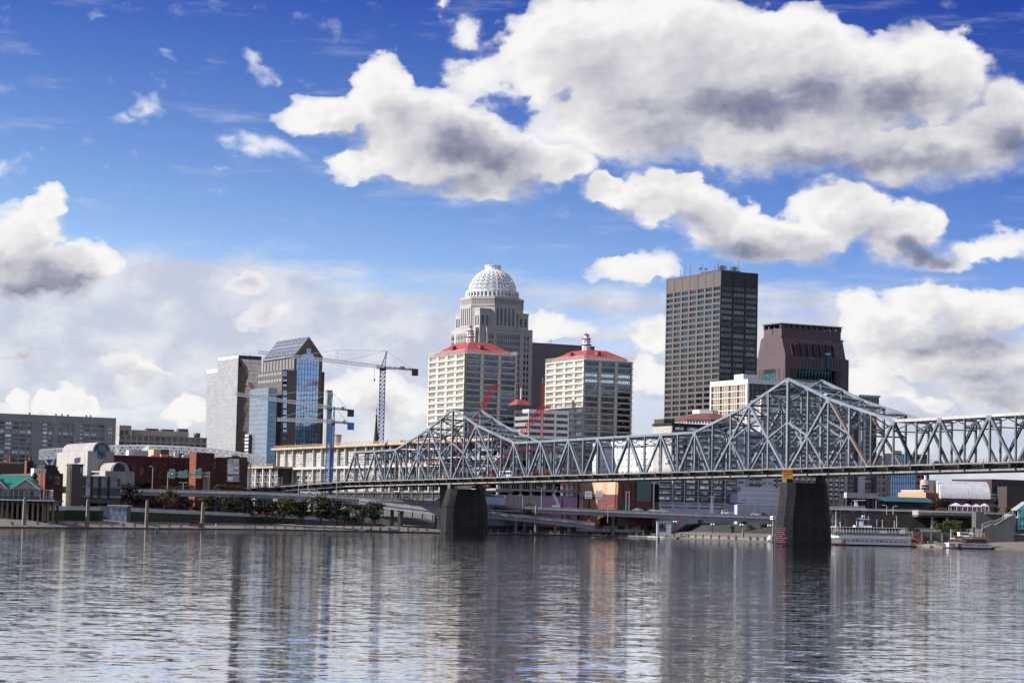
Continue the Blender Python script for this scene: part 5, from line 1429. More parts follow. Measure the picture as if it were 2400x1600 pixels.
for x in (315, 367, 512, 700): a = b.f(x, 480)[0]; b.fbox('F', 'stair_pier', M['grey'], a - 1.6, a + 1.6, 0, zt, -.1, 1.0)
for y in (412, 447, 485, 523):
    a0, zz = b.f(988, y); a1 = b.f(1034, y)[0]; b.win('F', winmesh(M['winl'], M['blackg'], 3, 1, .05), a0, a1, zz - .8, zz + .7, .1, 'end_window')
for x in (278, 520, 575, 630, 800, 840): a, zz = b.f(x, 270); b.box('roof_vent', M['steel_d'], a, a + .7, 2, 2.7, H, H + 1.1)

b = B('stone_office', 'beige stone office block with paired windows left of the silver glass tower', 'office', 'A', (1097, 462), 1074, 1902, 1385)
H, Lw, Fw = b.H, b.L, b.Wd
b.box('wall', M['beige'], .4, Fw, .4, Lw, 0, H - .1)
z1, z2, z3 = b.f(1500, 480)[1], b.f(1500, 520)[1], b.f(1500, 533)[1]
dz = z1 - z3
wp = winmesh(M['blackg'], M['beige'], 2, 1, .14, .04); w1 = winmesh(M['blackg'], M['brown_d'], 2, 1, .05)
b.facade('F', 0, Fw, z3, z1, 15, 1, Fw / 15 * .28, dz * .28, .4, wp, M['beige'], M['beige'])
rows = int(z3 / (dz * 1.05))
b.facade('F', 0, Fw, z3 - rows * dz * 1.05, z3, 15, rows, Fw / 15 * .22, dz * .34, .4, w1, M['beige'], M['beige'])
b.fbox('F', 'cornice', M['beige'], -.3, Fw + .3, z1, H, .3, .6)
b.fbox('L', 'side_wall', M['barrelw'], 0, Lw, 0, H - .2, 0, .35)
a0, a1 = b.f(1222, 440, 5)[0], b.f(1735, 470, 5)[0]; hp = b.f(1400, 425, 5)[1]
b.box('penthouse', M['beige'], a0, a1, 5.4, 16, H - .2, hp)
for i in range(15):
    q0 = a0 + (a1 - a0) * (i + .3) / 15; q1 = a0 + (a1 - a0) * (i + .7) / 15; zz0, zz1 = H + (hp - H) * .25, H + (hp - H) * .72
    put('window', wp, b.e, Matrix.Translation((q0, 5.3, zz0)) @ Matrix.Diagonal((q1 - q0, .3, zz1 - zz0, 1)))
a1 = b.f(1208, 420)[0]; ht = b.f(1150, 378)[1]; b.box('corner_tower', M['beige'], 0, a1, .3, 9, H - .5, ht)
for x in (1120, 1165): a, zz = b.f(x, 445); b.win('F', w1, a - 1.1, a + 1.1, zz - 1.6, zz + 1.4, -.1)
for x0, x1, y in ((1350, 1460, 405), (1490, 1600, 412), (1640, 1730, 408), (1800, 1840, 448)):
    q0, zz = b.f(x0, y, 8); b.box('roof_plant', M['dgrey'], q0, b.f(x1, y, 8)[0], 8, 12, H, zz)

# long white lattice gantry arching behind the brick warehouse
D = 1190
t = thing('lattice_gantry', 'long white arched lattice truss rising behind the red brick warehouse', 'truss', (0, 0, 0))
top = [W(z('A', x, y), D) for x, y in ((362, 608), (470, 596), (600, 588), (800, 577), (1010, 568), (1160, 564), (1300, 562), (1430, 565), (1560, 570), (1700, 577), (1830, 586), (1960, 598), (2080, 612), (2190, 628), (2300, 646), (2420, 668))]
loc = Vector((top[0].x, D, GROUND)); t.location = loc
top = [p - loc for p in top]
def resample(pts, n):
    out = []
    for i in range(n + 1):
        f = i / n * (len(pts) - 1); k = min(int(f), len(pts) - 2); out.append(pts[k].lerp(pts[k + 1], f - k))
    return out
top = resample(top, 30); dp = Vector((0, 0, -4.6)); dy = Vector((0, 4, 0))
for a, c in zip(top, top[1:]):
    for o in (Vector((0, 0, 0)), dy):
        ubeam('chord', M['white'], t, a + o, c + o, .5, .9); ubeam('chord', M['white'], t, a + dp + o, c + dp + o, .45)
        ubeam('brace', M['white'], t, a + o, c + dp + o, .42); ubeam('brace', M['white'], t, a + dp + o, c + o, .42)
    ubeam('cross_brace', M['white'], t, a, c + dy, .25)
for a in top: ubeam('post', M['white'], t, a + dp, a, .4); ubeam('post', M['white'], t, a + dp + dy, a + dy, .4)
for i in (1, 3): ubeam('raking_strut', M['white'], t, top[0] if i == 1 else top[3], top[2] + dp * 2.2, .5)
for i in (2, 12, 19, 28): ubeam('column', M['white'], t, (top[i].x, 2, 0), top[i] + dp + dy * .5, .7)
ubox('blue_platform', M['bluep'], t, W(z('A', 440, 700), D).x - loc.x, W(z('A', 560, 700), D).x - loc.x, 0, 4, W(z('A', 500, 712), D).z - GROUND, W(z('A', 500, 694), D).z - GROUND)

# theatre with two barrel vaults
b = B('theatre', 'cream panelled theatre with two grey barrel-vaulted roofs', 'theatre', 'A', (811, 612), 526, 1050, 1062)
H, Lw, Fw = b.H, b.L, b.Wd
b.box('wall', M['grey'], .2, Fw, 0, Lw, 0, H)  # grey front, cream left face: shade and sunlight put into the wall colours
ed = [0] + [b.l(x, 700)[0] for x in (780, 705, 630)] + [Lw]
for p0, p1 in zip(ed, ed[1:]): b.fbox('L', 'wall_panel', M['barrelw'], p0 + .18, p1 - .18, 0, H - .05, .15, .25)
def vault(b, xa, xb, ytop, zb, ylen, y0=-.2):
    a0, a1 = b.f(xa, 600)[0], b.f(xb, 600)[0]; r = (a1 - a0) / 2; zt = b.f((xa + xb) / 2, ytop)[1]; h = zt - zb; pts = []
    for i in range(17):
        an = math.pi * i / 16; pts.append((a0 + r - r * math.cos(an), zb + h * math.sin(an)))
    q = MB(); q.hexa([(x, y0 + .6, zz) for x, zz in pts], [(x, ylen, zz) for x, zz in pts]); b.mb(q, 'barrel_vault', M['vault'])
    q = MB()
    for (x0, z0), (x1, z1) in zip(pts, pts[1:]): q.beam((x0, y0 + .4, z0), (x1, y0 + .4, z1), .9, .5)
    b.mb(q, 'vault_rim', M['grey'])
    q = MB(); ins = [(a0 + r + (x - a0 - r) * .86, zb + (zz - zb) * .86) for x, zz in pts]; q.hexa([(x, y0 + .2, zz) for x, zz in ins], [(x, y0 + .7, zz) for x, zz in ins]); b.mb(q, 'fan_window', M['win'])
    for k in range(1, 6):
        an = math.pi * k / 6; ubeam('glazing_bar', M['steel_d'], b.e, b.o + Vector((a0 + r, y0 + .1, zb + .3)), b.o + Vector((a0 + r - r * .85 * math.cos(an), y0 + .1, zb + h * .85 * math.sin(an))), .2)
    return a0, a1
vault(b, 857, 1010, 530, H, Lw)
a0, a1 = b.f(897, 650)[0], b.f(965, 650)[0]; b.fbox('F', 'tall_window', M['winb'], a0, a1, b.f(930, 680)[1], H + 2.5, .3, .2)
c = B('', '', '', 'A', (970, 795), 800, 1240, 1044, parent=b)
c.box('front_block', M['grey'], .1, c.Wd, .1, c.L, 0, c.H); c.fbox('L', 'front_panel', M['barrelw'], 0, c.L, 0, c.H + .1, .1, .2)
c.fbox('L', 'stage_door', M['blackg'], c.l(915, 820)[0], c.l(835, 820)[0], c.l(870, 832)[1], c.l(870, 808)[1], .18, .2)
a0, a1 = vault(c, 1042, 1162, 718, c.H, c.L * .9)
pts = []
aw0, aw1 = c.f(1020, 800)[0], c.f(1192, 800)[0]
r = (aw1 - aw0) / 2; h = c.f(1100, 712)[1] - c.H
for i in range(17): an = math.pi * i / 16; pts.append((aw0 + r - r * math.cos(an), c.H + h * math.sin(an)))
q = MB(); q.hexa([(x, .5, zz) for x, zz in pts], [(x, 1.4, zz) for x, zz in pts]); c.mb(q, 'arched_gable', M['grey'])

# dark brown tower with glazed annexe
b = B('brick_tower', 'narrow dark brown tower with ivy-green side and a spiral rooftop aerial', 'tower', 'A', (660, 745), 613, 766, 925, base=4.0)
b.box('wall', M['brown_d'], .1, b.Wd, .1, b.L, 0, b.H); b.fbox('L', 'ivy_face', mat('ivy_green_wall', (.055, .06, .02), .95, var=.4, scale=.5, fine=.3), b.L * .15, b.L * .85, 0, b.H * .95, .15, .2)
b.fbox('F', 'slot_window', M['winb'], b.fx(738, 770), b.fx(752, 770), b.f(740, 810)[1], b.f(740, 765)[1], .05, .2)
b.box('parapet', M['brown_d'], -.2, b.Wd + .2, -.2, b.L + .2, b.H, b.H + .6)
ax = b.f(708, 745, 3)[0]; zt = b.f(708, 672, 3)[1]
ubeam('aerial_mast', M['hvac'], b.e, (ax, 3, b.H), (ax, 3, zt), .25)
for k in range(7):
    zz = b.H + 1.2 + (zt - b.H - 1.5) * k / 6; ubeam('aerial_blade', M['hvac'], b.e, (ax - 1.3, 3, zz - .25), (ax + 1.3, 3, zz + .3), .5, .35)
b = B('glazed_annexe', 'grey framed annexe with white-barred windows right of the dark brown tower', 'building', 'A', (757, 840), None, 1112, 938, base=9.5)
H, Fw = b.H, b.Wd
b.box('wall', M['dgrey'], 0, Fw, .4, 14, 0, H)
zs = [b.f(900, y)[1] for y in (862, 938, 950, 1022, 1042)]
b.fbox('F', 'roof_band', M['grey'], -.2, Fw + .2, zs[0], H + .1, .3, .5); b.fbox('F', 'floor_band', M['grey'], 0, Fw, zs[2], zs[1], .15, .5); b.fbox('F', 'base_band', M['grey'], -.2, Fw + .2, zs[4], zs[3], .3, .5)
for x0, x1, m_ in ((790, 830, 'w'), (852, 905, 'p'), (925, 985, 'p'), (1012, 1078, 'p')):
    a0, a1 = b.fx(x0, 900), b.fx(x1, 900)
    for (q0, q1) in ((zs[1], zs[0]), (zs[3], zs[2])):
        if m_ == 'w': b.win('F', winmesh(M['winb'], M['white'], 2, 4, .10, .05), a0, a1, q0, q1, .12)
        else:
            b.fbox('F', 'wall_panel', M['grey'] if q0 == zs[1] else (M['tealb'] if x0 > 1000 else M['dgrey']), a0, a1, q0 + .1, q1 - .1, .05, .42)
for x in (842, 915, 998): a = b.fx(x, 900); b.fbox('F', 'fin', M['black'], a - .5, a + .5, zs[4], H, .35, .42)
for x in (790, 930, 1090): a = b.fx(x, 1080); b.box('pilotis', M['dgrey'], a - .7, a + .7, 2, 3.4, -6.5, 0)
b.box('undercroft', M['shadow'], b.fx(800, 1080), Fw - 1, 6, 12, -6.5, 0)

# red brick warehouse with its rooftop sheds
b = B('brick_warehouse', 'long dark red brick warehouse with stepped roofline behind the expressway', 'warehouse', 'A', (1040, 655), None, 2207, 1125)
H, Fw = b.H, b.Wd; br = M['brick']
x1, x2, x3 = b.fx(1340, 700), b.fx(1752, 700), b.fx(1972, 700)
z2, z4 = b.f(1500, 674)[1], b.f(2100, 680)[1]
b.box('wall', br, 0, x1, .0, 20, 0, H); b.box('wall', br, x1, x2, .7, 20, 0, z2); b.box('wall', br, x2, x3, -2.5, 20, 0, b.f(1860, 680)[1]); b.box('wall', br, x3, Fw, -1.2, 20, 0, z4)
t_ = B('', '', '', 'A', (1805, 627), 1745, 1972, 1118, parent=b)
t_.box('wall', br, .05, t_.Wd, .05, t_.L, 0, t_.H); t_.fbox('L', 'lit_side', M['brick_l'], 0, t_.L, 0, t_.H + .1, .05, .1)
for x0, x1_ in ((1340, 1352), (1550, 1560), (1660, 1668)): a = b.fx(x0, 800); b.fbox('F', 'buttress', br, a, a + 1.2, 0, z2, -.2, .8)
b.fbox('F', 'parapet', M['redbrown'], 0, x1, H, H + .35, .1, 1); b.fbox('F', 'parapet', M['redbrown'], x1 + .1, x2, z2, z2 + .35, -.5, 1); b.fbox('F', 'parapet', M['redbrown'], x3 + .1, Fw, z4, z4 + .35, 1.3, 1)
wk = winmesh(M['blackg'], M['redbrown'], 2, 3, .1, .06)
for x, y, o in ((1720, 735, -.6), (1885, 740, 2.6), (1945, 742, 2.6), (1812, 735, 2.6), (1160, 760, .1), (1230, 760, .1), (1300, 800, .1), (1420, 770, -.6), (1480, 830, -.6), (1610, 770, -.6), (1150, 850, .1), (1560, 900, -.6), (1640, 905, -.6), (1860, 900, 2.6), (1920, 900, 2.6)):
    a, zz = b.f(x, y); b.win('F', wk, a - 1.1, a + 1.1, zz - 2.2, zz + 2.2, o + .1)
for j, y in enumerate((722, 768, 814, 858)):
    for x in (2108, 2162):
        a, zz = b.f(x, y); b.win('F', winmesh(M['winl'], M['white'], 2, 1, .06), a - 1.5, a + 1.5, zz - 2, zz + 2, 1.35)
    a0, zz = b.f(2070, y + 26); a1 = b.fx(2200, y); b.fbox('F', 'white_string', M['white'], a0, a1, zz - .12, zz + .12, 1.4, 0)
b.box('end_wing', M['pink_d'], Fw, b.fx(2290, 800), 2, 16, 0, b.f(2230, 700)[1])
def roof_shed(nm, m, x0, x1, ytop, d0, d1):
    a0, a1 = b.f(x0, 660, d0)[0], b.f(x1, 660, d0)[0]; b.box(nm, m, a0, a1, d0, d1, z2 - .3, b.f((x0 + x1) / 2, ytop, d0)[1])
roof_shed('stair_head', M['peach'], 1410, 1475, 600, 6, 14); roof_shed('stair_head_side', M['brown_d'], 1475, 1552, 600, 6.2, 14); roof_shed('water_tank', M['peach2'], 1480, 1545, 642, 3, 5.8)  # one penthouse: peach paints its lit half, dark brown its shaded half
roof_shed('air_unit', M['white'], 1180, 1222, 605, 5, 9); roof_shed('plant_screen', M['hvac'], 1222, 1362, 608, 5.2, 11); roof_shed('air_unit', M['white'], 1602, 1642, 632, 4, 6); roof_shed('air_unit', M['hvac'], 1684, 1738, 650, 4, 7); roof_shed('plant_box', M['blackg'], 1640, 1690, 635, 6.5, 9)
b = B('hip_roof_house', 'small building with pale green copper hip roof peeping over the warehouse', 'building', 'A', (1372, 628), 1290, 1432, 1172)
b.box('wall', M['beige'], 0, b.Wd, 0, b.L, 0, b.H); q = MB(); zt = b.f(1360, 564, 6)[1]; hip(q, -1, b.Wd + 1, -1, b.L + 1, b.H, b.Wd * .4, b.Wd * .6, b.L * .35, b.L * .65, zt); b.mb(q, 'roof', M['copper'])
b = B('corner_house', 'narrow white-striped block squeezed between the silver and gabled towers', 'building', 'B', (520, 1010), 488, 560, 1405)
b.box('wall', M['brown_d'], .2, b.Wd, .2, b.L, 0, b.H)
dz = abs(b.l(505, 1020)[1] - b.l(505, 1170)[1]) / 4.5
for j in range(8): b.fbox('L', 'white_band', M['white'], 0, b.L, b.H - j * dz - dz * .5, b.H - j * dz, .05, .2)
b = B('penthouse_block', 'orange and green topped brick block behind the warehouse end', 'building', 'A', (2135, 665), 2080, 2275, 1180)
b.box('wall', M['brick_l'], 0, b.Wd, 0, b.L, 0, b.H); b.box('roof', M['copper'], -.5, b.Wd * .4, -.5, b.L, b.H, b.H + .8)

# low brick row at the far left
b = B('warehouse_row', 'dark-roofed brown warehouse row at the far left above the green-roofed restaurant', 'warehouse', 'A', (-30, 725), None, 335, 1060)
b.box('wall', M['brown_d'], 0, b.Wd, 0, 20, 0, b.H); b.box('lit_parapet', M['peach2'], 0, b.Wd * .4, 2, 20, b.H, b.H + 1);  # sunlit strip of the roof put in as a peach-coloured box
q = MB(); q.hexa([(b.Wd * .3, 4, b.H), (b.Wd, 4, b.H - 2), (b.Wd, 18, b.H - 2), (b.Wd * .3, 18, b.H)], [(b.Wd * .3, 4, b.H + 1.2), (b.Wd, 4, b.H - .6), (b.Wd, 18, b.H - .6), (b.Wd * .3, 18, b.H + 1.2)]); b.mb(q, 'roof', M['beige'])
for x in (130, 310): a = b.fx(x, 690); b.box('chimney', M['brick_l'], a - .6, a + .6, 5, 6.4, b.H - 2, b.f(x, 662, 5)[1])
for i in range(6): b.win('F', winmesh(M['blackg'], M['brick'], 2, 2, .08), b.Wd * (i + .3) / 6, b.Wd * (i + .6) / 6, b.H - 7, b.H - 3.5, .05)
b = B('brick_block', 'orange-lit low brick building with white penthouse behind the green-roofed restaurant', 'building', 'A', (416, 815), 12, 582, 985)
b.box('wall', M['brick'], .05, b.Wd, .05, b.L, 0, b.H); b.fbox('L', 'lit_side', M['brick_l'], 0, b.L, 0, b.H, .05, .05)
for x in (452, 524): a, zz = b.f(x, 880); b.win('F', winmesh(M['blackg'], M['brick'], 2, 2, .08), a - 1.3, a + 1.3, zz - 2.2, zz + 2, .1)
a, zz = b.l(385, 875); b.win('L', winmesh(M['win'], M['brick'], 2, 5, .1), a - 1.4, a + 1.4, zz - 4, zz + 4, .1)
p = B('', '', '', 'A', (312, 772), 285, 424, 1000, parent=b); p.box('penthouse', M['white'], 0, p.Wd, 0, p.L, b.H - 2, p.H); p.win('F', winmesh(M['winb'], M['white'], 2, 1, .1), p.Wd * .35, p.Wd * .55, p.H - 3, p.H - 1, .06)
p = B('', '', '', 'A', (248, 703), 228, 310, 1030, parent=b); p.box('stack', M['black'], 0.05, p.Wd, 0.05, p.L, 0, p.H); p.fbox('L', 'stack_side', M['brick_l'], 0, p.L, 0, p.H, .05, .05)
p = B('', '', '', 'A', (440, 760), None, 475, 1010, parent=b); q = MB(); q.hexa([(-3, 0, b.H), (6, 0, b.H), (3, 0, p.H + 1), (-1, 0, p.H + 1)], [(-3, 10, b.H), (6, 10, b.H), (3, 10, p.H + 1), (-1, 10, p.H + 1)]); p.mb(q, 'gable_roof', M['black'])
b = B('orange_shed', 'small orange brick shed beside the cream theatre', 'building', 'A', (500, 765), 470, 530, 1055)
b.box('wall', M['brick_l'], 0, b.Wd, 0, b.L, 0, b.H); b.box('roof', M['beige'], -.3, b.Wd + .3, -.3, b.L, b.H, b.H + .5)

# ------------------------------------------------------------------ arena under construction
def arena():
    b = B('arena_frame', 'half-built arena of white columns, scaffolding and timber formwork behind the bridge', 'building', 'C', (2411, 90), 395, 3150, 1050, base=6.0)
    Lw, Fw = b.L, b.Wd
    za = b.l(1000, 212)[1]; z_up0 = b.l(900, 362)[1]; z_mid = b.l(900, 385)[1]
    b.H = b.l(1000, 160)[1]
    Ht = b.H; zc = Ht - 1.5
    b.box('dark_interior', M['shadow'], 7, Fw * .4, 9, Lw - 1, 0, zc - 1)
    b.box('formwork_deck', M['wood'], -2.2, Fw + 1, -1, Lw + 4, zc, zc + 1.0)
    q = MB(); rr = random.Random(5); n = int(Lw / 2.2)
    for i in range(n): y = i * 2.2; q.beam((-2.0, y, zc + 1), (-2.0, y, zc + 2.2 + rr.random() * .6), .16)
    for hh in (1.5, 2.1): q.beam((-2.0, 0, zc + hh), (-2.0, Lw, zc + hh), .14)
    b.mb(q, 'edge_rail', M['wood'], kind='stuff')
    q = MB()
    for i in range(int(Lw / 1.3)): y = i * 1.3; q.box(-2.4, .5, y, y + .25, zc - .4, zc)
    b.mb(q, 'deck_joists', M['wood'], kind='stuff')
    for i in range(5): y = Lw * (.12 + i * .07); b.box('material_stack', M['yellow'] if i % 2 else M['wood'], 1, 4, y, y + 3, zc + 1, zc + 2.4)
    xs = [398, 470, 542, 636, 732, 806, 880, 953, 1025, 1118, 1216, 1290, 1366, 1440, 1530, 1620, 1710, 1800, 1900]
    ys = [b.l(x, 280)[0] for x in xs]
    for y in ys: b.box('column', M['pale'], -.9, .3, y - .48, y + .48, 0, zc - .1)
    ylo, yhi = 0, ys[0] + 1
    b.box('edge_beam', M['pale'], -1.1, .8, ylo, yhi, z_mid, z_up0)
    for hh in (zc * .80, zc * .36): b.box('floor_slab', M['pale'], 1.2, 9, ylo, yhi - 1, hh, hh + .5)
    # scaffolding bays, standards, ledgers and braces as real tubes
    def scaffold(x, y0, y1, z0, z1, ny, nz, w=.36):
        q = MB()
        for i in range(ny + 1):
            y = y0 + (y1 - y0) * i / ny; q.beam((x, y, z0), (x, y, z1), w)
        for j in range(nz + 1):
            zz = z0 + (z1 - z0) * j / nz; q.beam((x, y0, zz), (x, y1, zz), w)
        for i in range(ny):
            for j in range(nz):
                if rr.random() < .85:
                    ya, yb = y0 + (y1 - y0) * i / ny, y0 + (y1 - y0) * (i + 1) / ny
                    if rr.random() < .5: ya, yb = yb, ya
                    q.beam((x, ya, z0 + (z1 - z0) * j / nz), (x, yb, z0 + (z1 - z0) * (j + 1) / nz), w * .8)
        b.mb(q, 'scaffold', M['net'], kind='stuff')
    for k in range(len(ys) - 1):
        y1, y0 = ys[k] - .7, ys[k + 1] + .7
        n = 3 if abs(y1 - y0) < 14 else 4
        if k < 12:
            scaffold(.9, y0, y1, z_up0, zc - .8, n + 1, 8); scaffold(3.6, y0, y1, z_up0, zc - .8, n, 7)
            if k not in (1,): scaffold(.9, y0, y1, 3, z_mid, n + 1, 8); scaffold(3.6, y0, y1, 3, z_mid, n, 7)
            for j in range(1, 7):
                if rr.random() < .75: b.box('scaffold_board', M['net'], .9, 3.6, y0, y1, z_up0 + (zc - .8 - z_up0) * j / 7, z_up0 + (zc - .8 - z_up0) * j / 7 + .15)
        else:
            for zz in (z_mid - 9, z_mid, z_mid + 8): b.box('floor_slab', M['pale'], -.6, 7, y0 - .7, y1 + .7, zz, zz + .9)
            b.box('orange_net', M['orange'], -.55, -.4, y0, y1, z_mid + .9, z_mid + 2.0)
            scaffold(3, y0, y1, 0, zc - 1, 3, 9, .22)
    b.box('podium_wall', M['dgrey'], -7, -2.6, 0, ys[7], -3, b.l(1300, 612)[1])  # dark boxes added in place of shade on the arena's lower tiers
    for i in range(16): y = ys[7] * (i + .5) / 16; b.box('podium_pier', M['dgrey'], -7.5, -6.9, y - .7, y + .7, -3, b.l(1300, 590)[1]); b.box('podium_opening', M['shadow'], -7.2, -6.95, y + 1.4, y + ys[7] / 16 - 1.4, b.l(1300, 652)[1], b.l(1300, 622)[1])
    b.box('shade_slab', M['dgrey'], -8, -2, 0, ys[7], b.l(1300, 612)[1], b.l(1300, 600)[1])
    # lower front block on the far left
    c = B('', '', '', 'C', (372, 366), 100, None, 1262, base=6.0, parent=b)
    hz = c.l(220, 368)[1]
    c.box('formwork_deck', M['wood'], -1.5, 12, -.5, c.L + 2, hz - .8, hz + .2)
    q = MB()
    for i in range(int(c.L / 2)): q.beam((-1.3, i * 2, hz), (-1.3, i * 2, hz + 1.4), .15)
    q.beam((-1.3, 0, hz + 1.2), (-1.3, c.L, hz + 1.2), .14); c.mb(q, 'edge_rail', M['wood'], kind='stuff')
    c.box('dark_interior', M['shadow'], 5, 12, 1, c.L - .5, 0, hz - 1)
    ys2 = [c.l(x, 450)[0] for x in (125, 195, 263, 330)]
    for y in ys2: c.box('column', M['white'], -.5, .5, y - .5, y + .5, 0, hz - .8)
    for y0, y1 in zip([0] + ys2[::-1], ys2[::-1]):
        q = MB(); ny, nz = 3, 7
        for i in range(ny + 1): q.beam((1.5, y0 + (y1 - y0) * i / ny, 0), (1.5, y0 + (y1 - y0) * i / ny, hz - .9), .26)
        for j in range(nz + 1): q.beam((1.5, y0, (hz - .9) * j / nz), (1.5, y1, (hz - .9) * j / nz), .26)
        for i in range(ny):
            for j in range(nz): q.beam((1.5, y0 + (y1 - y0) * i / ny, (hz - .9) * j / nz), (1.5, y0 + (y1 - y0) * (i + 1) / ny, (hz - .9) * (j + 1) / nz), .2)
        c.mb(q, 'scaffold', M['net'], kind='stuff')
    c.box('orange_net', M['orange'], -.9, -.7, 0, c.L, 0, 1.8)
    # river front: concrete frame, floors, netting, sheathing
    zf = [b.f(1200, y, r='E')[1] for y in (620, 700, 790, 905, 985, 1040)]
    cols = [b.f(x, 800, r='E')[0] for x in (860, 972, 1065, 1160, 1280, 1365, 1475, 1572)]
    for a in cols:
        for yy in (0, 10, 20): b.box('frame_column', M['grey'], a - .6, a + .6, yy, yy + 1.2, 0, zc - 2)
    for zz in zf: b.box('frame_slab', M['grey'], -.5, Fw, -.8, 24, zz, zz + .9)
    n0, n1 = b.f(935, 590, r='E')[0], b.f(1412, 600, r='E')[0]
    b.box('orange_net', M['orange'], n0, n1, -1.2, -1.0, b.f(1200, 612, r='E')[1], b.f(1200, 582, r='E')[1])
    b.box('orange_net', M['orange'], b.f(1180, 800, r='E')[0], b.f(1350, 800, r='E')[0], -1.1, -.9, b.f(1250, 815, r='E')[1], b.f(1250, 790, r='E')[1])
    b.box('orange_net', M['orange'], b.f(1420, 905, r='E')[0], b.f(1480, 905, r='E')[0], -1.1, -.9, b.f(1450, 925, r='E')[1], b.f(1450, 895, r='E')[1])
    for x in (1020, 1120, 1215, 1325): q0 = b.f(x, 700, r='E')[0]; b.box('white_post', M['white'], q0 - .5, q0 + .5, -1, 0, zf[2], zf[0])
    rk = MB(); rk.beam((cols[0] - 6, -1, zf[2]), (cols[1], -1, zf[0] + 2), 1.2, 1.6); rk.beam((cols[1], 4, zf[2]), (cols[2] + 4, 4, zf[1] + 4), 1.2, 1.6); b.mb(rk, 'raker_beam', M['pale'])
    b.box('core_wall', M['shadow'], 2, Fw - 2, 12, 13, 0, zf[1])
    zp0, zp1 = b.f(1400, 1150, -6, 'E')[1], b.f(1400, 1043, -6, 'E')[1]
    for x0, x1, m_ in ((735, 915, 'lblue'), (915, 1250, 'grey'), (1250, 1438, 'purple'), (1450, 1582, 'purple')):
        a0, a1 = b.f(x0, 1070, -6, 'E')[0], b.f(x1, 1070, -6, 'E')[0]; b.box('sheathing', M[m_], a0, a1 - .05, -6, -5.4, zp0 - 8, zp1 + (0 if m_ != 'lblue' else -.4))
    b.box('podium', M['dgrey'], b.f(700, 1070, -6, 'E')[0], b.f(1582, 1070, -6, 'E')[0], -5.3, 8, -4, zp1 - .3)
    zt0 = b.f(1000, 940, r='E')[1]
    for i in range(24): q0 = cols[0] + (cols[5] - cols[0]) * i / 24; b.box('prop', M['net'], q0, q0 + .18, 1, 1.2, zf[4], zf[3])
arena()

# peach-lit exhibition hall
b = B('exhibition_hall', 'peach sunlit exhibition hall wall under the bridge with shaded brown front', 'hall', 'E', (1957, 880), 1583, 2262, 1040, base=5.0)
H, Lw, Fw = b.H, b.L, b.Wd
zl = b.l(1800, 1012)[1]
b.box('wall', M['redbrown'], .1, Fw, .1, Lw, 0, H + 3)  # brown front: shade on the orange wall put into its colour
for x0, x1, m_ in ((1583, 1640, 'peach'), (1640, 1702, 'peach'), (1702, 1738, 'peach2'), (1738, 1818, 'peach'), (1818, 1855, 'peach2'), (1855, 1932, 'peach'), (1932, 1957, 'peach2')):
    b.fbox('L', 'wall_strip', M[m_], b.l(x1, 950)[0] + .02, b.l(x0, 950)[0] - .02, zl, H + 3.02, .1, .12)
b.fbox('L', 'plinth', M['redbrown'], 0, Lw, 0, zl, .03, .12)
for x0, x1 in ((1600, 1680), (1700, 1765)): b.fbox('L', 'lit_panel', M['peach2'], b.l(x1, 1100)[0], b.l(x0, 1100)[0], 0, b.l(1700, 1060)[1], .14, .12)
a0, a1 = b.fx(2125, 950), b.fx(2255, 950); b.fbox('F', 'blank_screen', M['blackg'], a0, a1, b.f(2180, 1078)[1], H + 3.2, .3, .12)
for x in (2000, 2075, 2110): a = b.fx(x, 1000); b.fbox('F', 'wall_seam', M['brick'], a - .3, a + .3, 0, H + 3, .08, .12)
for x in (1985, 2040): a = b.fx(x, 1080); b.fbox('F', 'entrance', M['brown_d'], a - 2, a + 2, 0, b.f(2000, 1045)[1], .1, .12)
b.box('end_post', M['white'], Fw + 1.0, Fw + 1.5, -.2, .3, 0, b.f(2258, 900)[1])

# church spire and other far things
c = W(z('B', 1690, 1070), 1300); tip = W(z('B', 1697, 768), 1300)
t = thing('church_spire', 'slender dark church spire beside the tall blue crane', 'spire', (c.x, c.y, GROUND), TH)
h = c.z - GROUND; hs = tip.z - GROUND; r = 26 * .2551 * 1300 / FPX
q = MB(); q.lathe([(r * 1.02, 0), (r * 1.02, h * .9), (r, h * .95), (r * .28, h + (hs - h) * .72)], 8); q.build('spire_cone', M['spirem'], t)
q = MB(); q.lathe([(0, h + (hs - h) * .70), (r * .42, h + (hs - h) * .74), (r * .42, h + (hs - h) * .78), (0, h + (hs - h) * .82)], 8); q.build('spire_knop', M['spirem'], t)
ubeam('finial', M['spirem'], t, (0, 0, h + (hs - h) * .8), (0, 0, hs), .3); ubeam('cross_arm', M['spirem'], t, (-.7, 0, hs - 1.2), (.7, 0, hs - 1.2), .2)
b = B('stone_tower', 'slim grey tower topping out behind the two low cranes', 'tower', 'B', (1245, 612), 1228, 1284, 1345)
b.box('wall', M['grey'], 0, b.Wd, 0, b.L, 0, b.H - 4)
for i in range(4): b.box('belfry_pier', M['grey'], b.Wd * i / 4 + .1, b.Wd * i / 4 + 1.1, 0, b.L, b.H - 4, b.H)
b.box('cap', M['grey'], -.4, b.Wd + .4, -.4, b.L + .4, b.H, b.H + .6)
c = W(z('B', 1335, 1062), 1290)
t = thing('flared_tank', 'flared concrete tank top showing above the arena roof', 'tank', (c.x, c.y, GROUND)); k = .2551 * 1290 / FPX
q = MB(); hz = c.z - GROUND; q.lathe([(28 * k, 0), (28 * k, hz - 4), (38 * k, hz + 2.2), (38 * k, hz + 2.8), (0, hz + 2.9)], 24); q.build('tank_bowl', M['beige'], t, True)
q = MB(); q.lathe([(39 * k, hz + 2.4), (39 * k, hz + 3.0), (36 * k, hz + 3.0)], 24); q.build('tank_rim', M['dgrey'], t)

